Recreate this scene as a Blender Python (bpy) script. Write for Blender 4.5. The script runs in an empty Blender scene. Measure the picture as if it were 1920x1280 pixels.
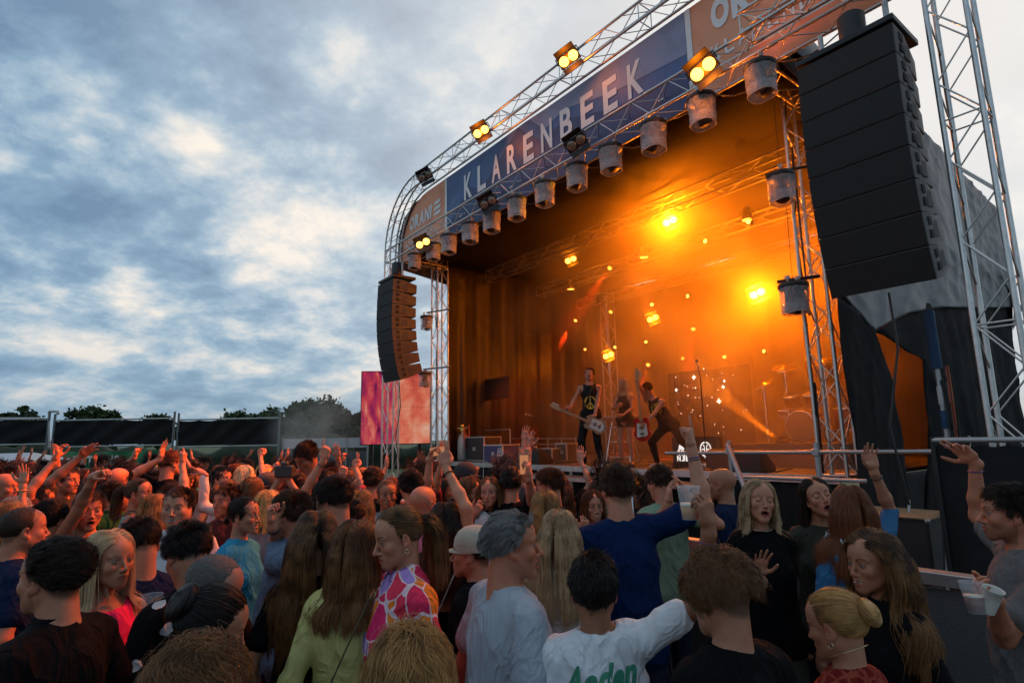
import bpy, bmesh, math, random
import numpy as np
from math import sin, cos, tan, atan2, radians, pi, sqrt, hypot
from mathutils import Vector, Matrix
rng = np.random.default_rng(7)
random.seed(7)
SC = bpy.context.scene
COL = SC.collection

# ------------------------------------------------------------------ camera
FPX, PITCH, ROLL = 1083.0, radians(9.44), radians(1.15)
CAM = np.array([0.0, 0.0, 2.1])
_F = np.array([0, cos(PITCH), sin(PITCH)])
_R0 = np.array([1.0, 0, 0]); _U0 = np.array([0, -sin(PITCH), cos(PITCH)])
_R = cos(ROLL)*_R0 - sin(ROLL)*_U0
_U = sin(ROLL)*_R0 + cos(ROLL)*_U0
cam = bpy.data.cameras.new('camera')
cam.sensor_width = 36.0
cam.lens = 36.0*FPX/1920.0
cam.clip_start = 0.05
cam.clip_end = 3000.0
camo = bpy.data.objects.new('camera', cam)
COL.objects.link(camo)
camo.matrix_world = Matrix(((_R[0], _U[0], -_F[0], CAM[0]), (_R[1], _U[1], -_F[1], CAM[1]),
                            (_R[2], _U[2], -_F[2], CAM[2]), (0, 0, 0, 1)))
SC.camera = camo

def ray(x, y):
    return _F + _R*(x-960)/FPX + _U*(640-y)/FPX
def at(x, y, Y):                     # the point at depth Y (world y) that the photograph shows at x, y
    d = ray(x, y); return CAM + d*(Y/d[1])
def atz(x, y, z):
    d = ray(x, y); return CAM + d*((z-CAM[2])/d[2])

# ------------------------------------------------------------------ world, sun, exposure
W = bpy.data.worlds.new('World'); SC.world = W; W.use_nodes = True
SC.view_settings.view_transform = 'Standard'
SC.view_settings.look = 'None'
SC.view_settings.exposure = 0.0
SC.view_settings.gamma = 1.0
SC.view_settings.use_curve_mapping = False
SUN_AZ, SUN_EL = radians(20), radians(14)     # azimuth from +y towards +x

class NT:
    """tiny node helper"""
    def __init__(s, tree): s.t = tree
    def n(s, typ, ins=None, **kw):
        nd = s.t.nodes.new(typ)
        for k, v in kw.items(): setattr(nd, k, v)
        for k, v in (ins or {}).items():
            sock = nd.inputs[k]
            if isinstance(v, bpy.types.NodeSocket): s.t.links.new(v, sock)
            else: sock.default_value = v
        return nd
    def math(s, op, a, b=0.0, c=0.0, clamp=False):
        nd = s.n('ShaderNodeMath', {0: a, 1: b, 2: c}, operation=op, use_clamp=clamp); return nd.outputs[0]
    def ramp(s, fac, stops, interp='LINEAR'):
        nd = s.n('ShaderNodeValToRGB', {'Fac': fac}); cr = nd.color_ramp; cr.interpolation = interp
        while len(cr.elements) < len(stops): cr.elements.new(0.5)
        for e, (p, c) in zip(cr.elements, stops):
            e.position = p; e.color = (*c, 1) if len(c) == 3 else c
        return nd.outputs['Color']
    def mix(s, fac, a, b, blend='MIX'):
        nd = s.n('ShaderNodeMix', data_type='RGBA', blend_type=blend)
        for i, v in ((0, fac), (6, a), (7, b)):
            if isinstance(v, bpy.types.NodeSocket): s.t.links.new(v, nd.inputs[i])
            else: nd.inputs[i].default_value = (*v, 1) if (isinstance(v, tuple) and len(v) == 3) else v
        return nd.outputs[2]
    def noise(s, vec, scale, detail=4, rough=.55, dist=0.0, dims='3D'):
        ins = {'Scale': scale, 'Detail': detail, 'Roughness': rough, 'Distortion': dist}
        if vec is not None: ins['Vector'] = vec
        return s.n('ShaderNodeTexNoise', ins, noise_dimensions=dims)

wt = NT(W.node_tree)
for nd in list(W.node_tree.nodes): W.node_tree.nodes.remove(nd)
sky = wt.n('ShaderNodeTexSky', sky_type='NISHITA')
sky.sun_disc = False
sky.sun_elevation = SUN_EL
sky.sun_rotation = SUN_AZ
sky.air_density = 1.0; sky.dust_density = 2.0; sky.ozone_density = 1.5
tc = wt.n('ShaderNodeTexCoord')
sep = wt.n('ShaderNodeSeparateXYZ', {0: tc.outputs['Generated']})
zc = wt.math('MAXIMUM', sep.outputs[2], 0.0)
zc2 = wt.math('ADD', zc, 0.30)
px_ = wt.math('DIVIDE', sep.outputs[0], zc2)
py_ = wt.math('DIVIDE', sep.outputs[1], zc2)
vec = wt.n('ShaderNodeCombineXYZ', {0: px_, 1: py_, 2: 0.0}).outputs[0]
vec = wt.n('ShaderNodeMapping', {'Vector': vec, 'Location': (3.1, 1.7, 0.4), 'Rotation': (0, 0, 0.5), 'Scale': (1.0, 1.0, 1)}).outputs[0]
n1 = wt.noise(vec, 2.7, 9, .58, .15).outputs[0]
n2 = wt.noise(vec, 5.8, 9, .60, .12).outputs[0]
n3 = wt.noise(vec, 1.15, 3, .5, .1).outputs[0]
dens = wt.math('ADD', wt.math('MULTIPLY', n1, .52), wt.math('MULTIPLY', n2, .30))
dens = wt.math('ADD', dens, wt.math('MULTIPLY', n3, .34))
# thick slate-blue cloud -> thin pale cloud -> creamy gaps
cloudcol = wt.ramp(dens, [(0.49, (.15, .26, .40)), (0.56, (.25, .39, .54)), (0.60, (.40, .53, .64)), (0.64, (.66, .70, .72)), (0.69, (1.0, .90, .79))])
# warmer and brighter towards the low sun (behind the stage), bluer away from it
sd = (sin(SUN_AZ+radians(18))*cos(radians(35)), cos(SUN_AZ+radians(18))*cos(radians(35)), sin(radians(35)))
dt = wt.n('ShaderNodeVectorMath', {0: tc.outputs['Generated'], 1: sd}, operation='DOT_PRODUCT').outputs['Value']
glow = wt.math('POWER', wt.math('MAXIMUM', dt, 0.0), 3.6)
bright = wt.mix(wt.math('MULTIPLY', glow, .9), cloudcol, (.95, .90, .85))
# the hazy band just above the horizon
hz = wt.math('POWER', wt.math('SUBTRACT', 1.0, zc, clamp=True), 9.0)
hcol = wt.ramp(sep.outputs[2], [(0.0, (.25, .36, .45)), (0.10, (.24, .37, .49)), (0.25, (.25, .36, .46))])
bright = wt.mix(wt.math('MULTIPLY', hz, .8), bright, hcol)
cl = wt.n('ShaderNodeBackground', {'Color': bright, 'Strength': 1.1})
bg = wt.n('ShaderNodeBackground', {'Color': sky.outputs[0], 'Strength': 0.05})
ad = wt.n('ShaderNodeMixShader', {0: 0.9, 1: bg.outputs[0], 2: cl.outputs[0]})
out = wt.n('ShaderNodeOutputWorld', {'Surface': ad.outputs[0]})

sl = bpy.data.lights.new('sun', 'SUN'); sl.energy = 0.5; sl.angle = radians(25); sl.color = (1.0, .86, .72)
so = bpy.data.objects.new('sun', sl); COL.objects.link(so)
_sd = Vector((sin(SUN_AZ)*cos(SUN_EL), cos(SUN_AZ)*cos(SUN_EL), sin(SUN_EL)))
so.rotation_euler = _sd.to_track_quat('Z', 'Y').to_euler()
SC.cycles.max_bounces = 6; SC.cycles.diffuse_bounces = 2; SC.cycles.glossy_bounces = 2
SC.cycles.transmission_bounces = 4; SC.cycles.transparent_max_bounces = 12; SC.cycles.volume_bounces = 0
SC.cycles.sample_clamp_indirect = 3.0
SC.cycles.use_adaptive_sampling = True; SC.cycles.adaptive_threshold = 0.02

# ------------------------------------------------------------------ object helpers
def tag(o, label=None, cat=None, group=None, kind=None):
    if label: o['label'] = label
    if cat: o['category'] = cat
    if group: o['group'] = group
    if kind: o['kind'] = kind
    return o
def empty(name, loc=(0, 0, 0), rz=0.0, label=None, cat=None, group=None, parent=None):
    o = bpy.data.objects.new(name, None); COL.objects.link(o); o.empty_display_size = .1
    o.location = loc; o.rotation_euler = (0, 0, rz)
    if parent: o.parent = parent
    return tag(o, label, cat, group)
def meshobj(name, verts, faces, mat, parent=None, smooth=False, loc=None):
    me = bpy.data.meshes.new(name)
    verts = np.asarray(verts, dtype=np.float32)
    if isinstance(faces, np.ndarray) and faces.ndim == 2:
        n, k = faces.shape
        me.vertices.add(len(verts)); me.vertices.foreach_set('co', verts.ravel())
        me.loops.add(n*k); me.loops.foreach_set('vertex_index', faces.astype(np.int32).ravel())
        me.polygons.add(n); me.polygons.foreach_set('loop_start', np.arange(0, n*k, k, dtype=np.int32))
        me.polygons.foreach_set('loop_total', np.full(n, k, dtype=np.int32))
        me.update(calc_edges=True)
    else:
        me.from_pydata([tuple(v) for v in verts.tolist()], [], [tuple(f) for f in faces]); me.update()
    if mat is not None:
        me.materials.append(mat)
    if smooth: me.polygons.foreach_set('use_smooth', np.ones(len(me.polygons), dtype=bool))
    o = bpy.data.objects.new(name, me); COL.objects.link(o)
    if parent: o.parent = parent
    if loc is not None: o.location = loc
    return o
class MB:
    """collects boxes, tubes and sheets and links them as one mesh"""
    def __init__(s): s.v = []; s.f = []
    def add(s, vs, fs):
        b = len(s.v); s.v += [tuple(map(float, v)) for v in vs]; s.f += [tuple(i+b for i in f) for f in fs]; return s
    def box(s, c, d, R=None):
        c = np.array(c, float); d = np.array(d, float)/2
        vs = np.array([(x, y, z) for x in (-1, 1) for y in (-1, 1) for z in (-1, 1)])*d
        if R is not None: vs = vs @ np.array(R).T
        fs = [(0, 1, 3, 2), (4, 6, 7, 5), (0, 4, 5, 1), (2, 3, 7, 6), (0, 2, 6, 4), (1, 5, 7, 3)]
        if R is not None and np.linalg.det(np.array(R)) < 0: fs = [f[::-1] for f in fs]
        return s.add(vs+c, fs)
    def tube(s, a, b, ra, rb=None, n=8, caps=True):
        rb = ra if rb is None else rb
        a = np.array(a, float); b = np.array(b, float); d = b-a; d = d/(np.linalg.norm(d)+1e-9)
        u = np.cross(d, (0, 0, 1)) if abs(d[2]) < .95 else np.cross(d, (1, 0, 0)); u /= np.linalg.norm(u); w = np.cross(d, u)
        vs = []
        for P, r in ((a, ra), (b, rb)):
            for i in range(n):
                t = 2*pi*i/n; vs.append(P+r*(cos(t)*u+sin(t)*w))
        fs = [(i, (i+1) % n, n+(i+1) % n, n+i) for i in range(n)]
        if caps: fs += [tuple(range(n))[::-1], tuple(range(n, 2*n))]
        return s.add(vs, fs)
    def path(s, pts, r, n=6):
        pts = np.array(pts, float); m = len(pts)
        T = np.gradient(pts, axis=0); T /= np.linalg.norm(T, axis=1)[:, None]+1e-9
        rr = np.full(m, r) if np.isscalar(r) else np.array(r)
        vs = []; u = None
        for i in range(m):
            ref = np.array((0, 0, 1.)) if abs(T[i][2]) < .9 else np.array((1., 0, 0))
            u2 = np.cross(T[i], ref) if u is None else u-T[i]*(u@T[i]); u = u2/np.linalg.norm(u2); w = np.cross(T[i], u)
            for k in range(n):
                t = 2*pi*k/n; vs.append(pts[i]+rr[i]*(cos(t)*u+sin(t)*w))
        fs = [(i*n+k, i*n+(k+1) % n, (i+1)*n+(k+1) % n, (i+1)*n+k) for i in range(m-1) for k in range(n)]
        fs += [tuple(range(n))[::-1], tuple(range((m-1)*n, m*n))]
        return s.add(vs, fs)
    def lathe(s, prof, c=(0, 0, 0), n=24, R=None, close=False):
        vs = []
        for r, z in prof:
            for i in range(n):
                t = 2*pi*i/n; vs.append((r*cos(t), r*sin(t), z))
        vs = np.array(vs)
        if R is not None: vs = vs @ np.array(R).T
        m = len(prof)
        fs = [(j*n+i, j*n+(i+1) % n, (j+1)*n+(i+1) % n, (j+1)*n+i) for j in range(m-1) for i in range(n)]
        if close: fs += [tuple(range(n))[::-1], tuple(range((m-1)*n, m*n))]
        return s.add(vs+np.array(c), fs)
    def prism(s, poly, o, ax, ay, n, th):
        """polygon in the plane (o, ax, ay), extruded by th along n"""
        o, ax, ay, n = map(lambda q: np.array(q, float), (o, ax, ay, n)); k = len(poly)
        vs = [o+ax*x+ay*y for x, y in poly]+[o+ax*x+ay*y+n*th for x, y in poly]
        fs = [tuple(range(k))[::-1], tuple(range(k, 2*k))]+[(i, (i+1) % k, k+(i+1) % k, k+i) for i in range(k)]
        return s.add(vs, fs)
    def build(s, name, mat, parent=None, smooth=False, loc=None):
        return meshobj(name, s.v, s.f, mat, parent, smooth, loc)
def bevel(o, w, seg=2):
    m = o.modifiers.new('b', 'BEVEL'); m.width = w; m.segments = seg; m.limit_method = 'ANGLE'; return o
def rotz(a): return np.array([[cos(a), -sin(a), 0], [sin(a), cos(a), 0], [0, 0, 1.]])
def rotx(a): return np.array([[1, 0, 0], [0, cos(a), -sin(a)], [0, sin(a), cos(a)]])
def roty(a): return np.array([[cos(a), 0, sin(a)], [0, 1, 0], [-sin(a), 0, cos(a)]])
def unit(v): v = np.array(v, float); return v/(np.linalg.norm(v)+1e-12)

# ------------------------------------------------------------------ materials
def new_mat(name):
    m = bpy.data.materials.new(name); m.use_nodes = True
    nt = m.node_tree; b = nt.nodes['Principled BSDF']; return m, NT(nt), b
_mc = {}
def mat(name, col, rough=.6, metal=0.0, var=.12, vscale=8.0, bump=0.0, bscale=60.0, spec=.5, emit=None, estr=0.0, trans=0.0, alpha=1.0, coords='Object', dirt=0.0):
    if name in _mc: return _mc[name]
    m, t, b = new_mat(name)
    tcn = t.n('ShaderNodeTexCoord'); v = tcn.outputs[coords]
    nz = t.noise(v, vscale, 5).outputs[0]
    dk = tuple(c*(1-var) for c in col); lt = tuple(min(1, c*(1+var)) for c in col)
    c = t.ramp(nz, [(.3, dk), (.7, lt)])
    if dirt > 0:
        n2_ = t.noise(v, vscale*.37, 6, .7).outputs[0]
        c = t.mix(t.ramp(n2_, [(.5, (0, 0, 0)), (.72, (dirt,)*3)]), c, (.05, .045, .04))
    t.t.links.new(c, b.inputs['Base Color'])
    b.inputs['Roughness'].default_value = rough; b.inputs['Metallic'].default_value = metal
    b.inputs['Specular IOR Level'].default_value = spec
    if bump > 0:
        bn = t.noise(v, bscale, 4)
        bp = t.n('ShaderNodeBump', {'Strength': bump, 'Distance': .01, 'Height': bn.outputs[0]})
        t.t.links.new(bp.outputs[0], b.inputs['Normal'])
    if emit is not None:
        b.inputs['Emission Color'].default_value = (*emit, 1); b.inputs['Emission Strength'].default_value = estr
    b.inputs['Transmission Weight'].default_value = trans; b.inputs['Alpha'].default_value = alpha
    _mc[name] = m; return m
# ------------------------------------------------------------------ people: one implicit surface per body
BIG = .07
def smin(a, b, k):
    if k <= 0: return np.minimum(a, b)
    h = np.maximum(k-np.abs(a-b), 0)/k
    return np.minimum(a, b)-h*h*k*.25
def Cp(a, b, ra, rb=None, k=.02, op='u'): return ('c', np.array(a, float), np.array(b, float), ra, ra if rb is None else rb, k, op)
def El(c, r, R=None, k=.02, op='u'): return ('e', np.array(c, float), np.array(r, float), R, k, op)
def prim_d(pr, X, Y, Z):
    if pr[0] == 'c':
        _, a, b, ra, rb, k, op = pr
        ba = b-a; L2 = float(ba@ba)+1e-12
        x, y, z = X-a[0], Y-a[1], Z-a[2]
        t = np.clip((x*ba[0]+y*ba[1]+z*ba[2])/L2, 0, 1)
        return np.sqrt((x-t*ba[0])**2+(y-t*ba[1])**2+(z-t*ba[2])**2)-(ra+(rb-ra)*t)
    _, c, r, R, k, op = pr
    x, y, z = X-c[0], Y-c[1], Z-c[2]
    if R is not None:
        x, y, z = (R[0, 0]*x+R[1, 0]*y+R[2, 0]*z, R[0, 1]*x+R[1, 1]*y+R[2, 1]*z, R[0, 2]*x+R[1, 2]*y+R[2, 2]*z)
    k0 = np.sqrt((x/r[0])**2+(y/r[1])**2+(z/r[2])**2)
    k1 = np.sqrt((x/r[0]**2)**2+(y/r[1]**2)**2+(z/r[2]**2)**2)+1e-9
    return k0*(k0-1)/k1
def prim_bb(pr):
    if pr[0] == 'c':
        r = max(pr[3], pr[4]); return np.minimum(pr[1], pr[2])-r, np.maximum(pr[1], pr[2])+r
    r = pr[2] if pr[3] is None else np.abs(pr[3]) @ pr[2]
    return pr[1]-r, pr[1]+r
def sdf_grid(prims, lo, hi, h):
    lo = np.array(lo, float); hi = np.array(hi, float)
    n = np.ceil((hi-lo)/h).astype(int)+1
    ax = [(lo[i]+h*np.arange(n[i])).astype(np.float32) for i in range(3)]
    V = np.full(n, BIG, np.float32); m = .05
    for pr in prims:
        a, b = prim_bb(pr)
        i0 = np.maximum(np.floor((a-m-lo)/h).astype(int), 0); i1 = np.minimum(np.ceil((b+m-lo)/h).astype(int)+1, n)
        if (i1 <= i0).any(): continue
        d = prim_d(pr, ax[0][i0[0]:i1[0], None, None], ax[1][None, i0[1]:i1[1], None], ax[2][None, None, i0[2]:i1[2]])
        s = V[i0[0]:i1[0], i0[1]:i1[1], i0[2]:i1[2]]
        k, op = pr[-2], pr[-1]
        if op == 'u': s[...] = smin(s, d, k)
        elif op == 's': s[...] = -smin(-s, d, k)
        elif op == 'i': V[...] = BIG if False else V
    return V, ax
_E12 = [(a, b) for a in ((0, 0, 0), (0, 0, 1), (0, 1, 0), (0, 1, 1), (1, 0, 0), (1, 0, 1), (1, 1, 0), (1, 1, 1))
        for b in ((0, 0, 0), (0, 0, 1), (0, 1, 0), (0, 1, 1), (1, 0, 0), (1, 0, 1), (1, 1, 0), (1, 1, 1)) if a < b and sum(abs(i-j) for i, j in zip(a, b)) == 1]
def surfnets(V, ax, h):
    S = V < 0
    n = V.shape
    cnt = np.zeros((n[0]-1, n[1]-1, n[2]-1), np.int8)
    for i in (0, 1):
        for j in (0, 1):
            for k in (0, 1): cnt += S[i:n[0]-1+i, j:n[1]-1+j, k:n[2]-1+k]
    mask = (cnt > 0) & (cnt < 8)
    idx = np.full(mask.shape, -1, np.int32); c = np.argwhere(mask); idx[mask] = np.arange(len(c))
    acc = np.zeros((len(c), 3), np.float32); num = np.zeros(len(c), np.float32)
    for a, b in _E12:
        va = V[c[:, 0]+a[0], c[:, 1]+a[1], c[:, 2]+a[2]]; vb = V[c[:, 0]+b[0], c[:, 1]+b[1], c[:, 2]+b[2]]
        cr = (va < 0) != (vb < 0); t = np.where(cr, va/np.where(va == vb, 1, va-vb), 0)
        for q in range(3): acc[:, q] += np.where(cr, a[q]+t*(b[q]-a[q]), 0)
        num += cr
    P = np.stack([ax[0][c[:, 0]], ax[1][c[:, 1]], ax[2][c[:, 2]]], 1)+h*acc/num[:, None]
    fs = []
    for q in range(3):
        o = [(1, 2), (2, 0), (0, 1)][q]
        sl0 = [slice(None)]*3; sl1 = [slice(None)]*3; sl0[q] = slice(None, -1); sl1[q] = slice(1, None)
        A = S[tuple(sl0)]; B = S[tuple(sl1)]
        e = np.argwhere(A != B)
        e = e[(e[:, o[0]] > 0) & (e[:, o[1]] > 0) & (e[:, o[0]] < n[o[0]]-1) & (e[:, o[1]] < n[o[1]]-1)]
        if len(e) == 0: continue
        flip = A[e[:, 0], e[:, 1], e[:, 2]]
        def g(d0, d1):
            f = e.copy(); f[:, o[0]] -= d0; f[:, o[1]] -= d1; return idx[f[:, 0], f[:, 1], f[:, 2]]
        q4 = np.stack([g(1, 1), g(0, 1), g(0, 0), g(1, 0)], 1)
        q4[~flip] = q4[~flip][:, ::-1]
        fs.append(q4)
    return P, (np.concatenate(fs) if fs else np.zeros((0, 4), np.int32))
def blob(prims, blocks):
    """one surface from several grid blocks of the same field (fine for head and hands, coarse for the trunk)"""
    Ps, Fs, b = [], [], 0
    for lo, hi, h in blocks:
        V, ax = sdf_grid(prims, lo, hi, h); P, Fq = surfnets(V, ax, h)
        Ps.append(P); Fs.append(Fq+b); b += len(P)
    return np.concatenate(Ps), np.concatenate(Fs)
def cut_block(blocks_fine, P, Fq, pad):
    """drop coarse faces that lie wholly inside a fine block"""
    keep = np.ones(len(Fq), bool); cen = P[Fq].mean(1)
    for lo, hi, h in blocks_fine:
        keep &= ~((cen > np.array(lo)+pad) & (cen < np.array(hi)-pad)).all(1)
    return Fq[keep]
_wv = np.random.default_rng(3)
_WD = _wv.normal(size=(24, 3)); _WD /= np.linalg.norm(_WD, axis=1)[:, None]; _WP = _wv.uniform(0, 6.28, 24)
def wnoise(P, fr, seed=0, n=5):
    o = np.zeros(len(P))
    for i in range(n):
        j = (seed*5+i) % 24; o += np.sin(P @ _WD[j]*fr*(1+.23*i)+_WP[j]+seed)
    return o/n
def vnormals(P, Fq):
    N = np.zeros_like(P); a = P[Fq[:, 2]]-P[Fq[:, 0]]; b = P[Fq[:, 3]]-P[Fq[:, 1]]; nn = np.cross(a, b)
    for i in range(4): np.add.at(N, Fq[:, i], nn)
    return N/(np.linalg.norm(N, axis=1)[:, None]+1e-12)

# -- materials of people
def skin_mat():
    if 'skin' in _mc: return _mc['skin']
    m, t, b = new_mat('skin')
    at_ = t.n('ShaderNodeAttribute', attribute_name='tint')
    nz = t.noise(t.n('ShaderNodeTexCoord').outputs['Object'], 90, 5)
    c = t.mix(.35, at_.outputs['Color'], t.mix(1.0, at_.outputs['Color'], t.ramp(nz.outputs[0], [(.3, (.80, .70, .66)), (.7, (1, 1, 1))]), 'MULTIPLY'))
    t.t.links.new(c, b.inputs['Base Color'])
    b.inputs['Roughness'].default_value = .48; b.inputs['Specular IOR Level'].default_value = .38
    b.inputs['Subsurface Weight'].default_value = .12; b.inputs['Subsurface Scale'].default_value = .012
    b.inputs['Subsurface Radius'].default_value = (1, .35, .2)
    bp = t.n('ShaderNodeBump', {'Strength': .45, 'Distance': .003, 'Height': t.noise(t.n('ShaderNodeTexCoord').outputs['Object'], 320, 3).outputs[0]})
    t.t.links.new(bp.outputs[0], b.inputs['Normal'])
    _mc['skin'] = m; return m
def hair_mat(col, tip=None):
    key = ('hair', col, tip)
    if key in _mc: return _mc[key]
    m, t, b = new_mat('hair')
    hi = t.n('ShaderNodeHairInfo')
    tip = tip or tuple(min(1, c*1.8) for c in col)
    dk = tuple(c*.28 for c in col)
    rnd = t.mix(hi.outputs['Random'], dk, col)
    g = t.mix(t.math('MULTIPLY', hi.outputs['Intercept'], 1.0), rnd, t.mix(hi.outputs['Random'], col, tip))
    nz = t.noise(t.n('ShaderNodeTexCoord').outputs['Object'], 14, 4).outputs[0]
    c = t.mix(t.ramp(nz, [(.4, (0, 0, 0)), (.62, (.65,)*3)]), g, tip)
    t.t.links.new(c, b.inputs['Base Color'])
    b.inputs['Roughness'].default_value = .33; b.inputs['Specular IOR Level'].default_value = .32
    b.inputs['Anisotropic'].default_value = .6
    _mc[key] = m; return m
def cap_mat(col):
    key = ('cap', col)
    if key in _mc: return _mc[key]
    m, t, b = new_mat('hair_base')
    tcn = t.n('ShaderNodeTexCoord'); mp = t.n('ShaderNodeMapping', {'Vector': tcn.outputs['Object'], 'Scale': (1, 1, .25)})
    nz = t.noise(mp.outputs[0], 160, 5, .7)
    c = t.ramp(nz.outputs[0], [(.3, tuple(c*.3 for c in col)), (.7, tuple(c*.95 for c in col))])
    t.t.links.new(c, b.inputs['Base Color']); b.inputs['Roughness'].default_value = .55; b.inputs['Specular IOR Level'].default_value = .3
    bp = t.n('ShaderNodeBump', {'Strength': .9, 'Distance': .004, 'Height': nz.outputs[0]}); t.t.links.new(bp.outputs[0], b.inputs['Normal'])
    _mc[key] = m; return m
def cloth_mat(col, kind='plain', col2=(.8, .8, .8), rough=.85):
    key = ('cloth', col, kind, col2)
    if key in _mc: return _mc[key]
    m, t, b = new_mat('cloth_'+kind)
    tcn = t.n('ShaderNodeTexCoord'); v = tcn.outputs['Object']
    nz = t.noise(v, 6, 5, .6).outputs[0]
    c = t.mix(nz, tuple(x*.86 for x in col), tuple(min(1, x*1.1) for x in col))
    if kind == 'floral':          # big overlapping petals in pink, orange, lilac with pale outlines
        wv = t.n('ShaderNodeMapping', {'Vector': v, 'Scale': (1, 1, .75)}).outputs[0]
        ds = t.noise(wv, 5, 3).outputs['Color']
        wv2 = t.n('ShaderNodeVectorMath', {0: wv, 1: t.n('ShaderNodeVectorMath', {0: ds, 3: .10}, operation='SCALE').outputs[0]}, operation='ADD').outputs[0]
        vo = t.n('ShaderNodeTexVoronoi', {'Vector': wv2, 'Scale': 13.0, 'Randomness': 1.0})
        s1 = t.n('ShaderNodeSeparateColor', {0: vo.outputs['Color']}).outputs[0]
        c = t.ramp(s1, [(0, (.70, .035, .10)), (.34, (.62, .03, .12)), (.36, (.85, .22, .03)), (.55, (.80, .05, .10)), (.66, (.42, .26, .62)), (.82, (.75, .03, .14)), (.9, (.80, .55, .60))], 'CONSTANT')
        ve = t.n('ShaderNodeTexVoronoi', {'Vector': wv2, 'Scale': 13.0}, feature='DISTANCE_TO_EDGE')
        c = t.mix(t.math('LESS_THAN', ve.outputs['Distance'], .035), c, (.80, .62, .66))
    elif kind == 'flowers':       # scattered white blossoms on a dark ground
        vo = t.n('ShaderNodeTexVoronoi', {'Vector': v, 'Scale': 11.0})
        nn = t.noise(v, 45, 2).outputs[0]
        c = t.mix(t.math('LESS_THAN', t.math('ADD', vo.outputs['Distance'], t.math('MULTIPLY', nn, .25)), .40), c, col2)
    elif kind == 'leopard' or kind == 'paisley':
        vo = t.n('ShaderNodeTexVoronoi', {'Vector': v, 'Scale': 34.0 if kind == 'leopard' else 26.0}, feature='DISTANCE_TO_EDGE')
        nn = t.noise(v, 22, 2).outputs[0]
        c = t.mix(t.math('LESS_THAN', vo.outputs['Distance'], t.math('MULTIPLY', nn, .22)), c, col2)
    elif kind == 'stripe':
        wv = t.n('ShaderNodeTexWave', {'Vector': v, 'Scale': 9.0, 'Distortion': .4}, bands_direction='Z')
        c = t.mix(t.math('GREATER_THAN', wv.outputs['Fac'], .6), c, col2)
    elif kind == 'denim':
        c = t.mix(t.noise(v, 240, 2).outputs[0], c, tuple(x*.6 for x in col))
    t.t.links.new(c, b.inputs['Base Color'])
    b.inputs['Roughness'].default_value = rough; b.inputs['Specular IOR Level'].default_value = .10
    wr = t.noise(t.n('ShaderNodeMapping', {'Vector': v, 'Scale': (1, 1, .45)}).outputs[0], 13, 4, .5, .8).outputs[0]
    rg1 = t.noise(t.n('ShaderNodeMapping', {'Vector': v, 'Rotation': (.3, .5, .2), 'Scale': (1, 1, .5)}).outputs[0], 6.5, 3, .5, 1.0).outputs[0]
    rdg = t.math('POWER', t.math('SUBTRACT', 1.0, t.math('MULTIPLY', t.math('ABSOLUTE', t.math('SUBTRACT', rg1, .5)), 3.2), clamp=True), 3.0)
    hh_ = t.math('ADD', t.math('MULTIPLY', rdg, 1.0), t.math('MULTIPLY', wr, .8))
    b1 = t.n('ShaderNodeBump', {'Strength': .6, 'Distance': .018, 'Height': hh_})
    b2 = t.n('ShaderNodeBump', {'Strength': .25, 'Distance': .002, 'Height': t.noise(v, 500, 2).outputs[0], 'Normal': b1.outputs[0]})
    t.t.links.new(b2.outputs[0], b.inputs['Normal'])
    _mc[key] = m; return m

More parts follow.
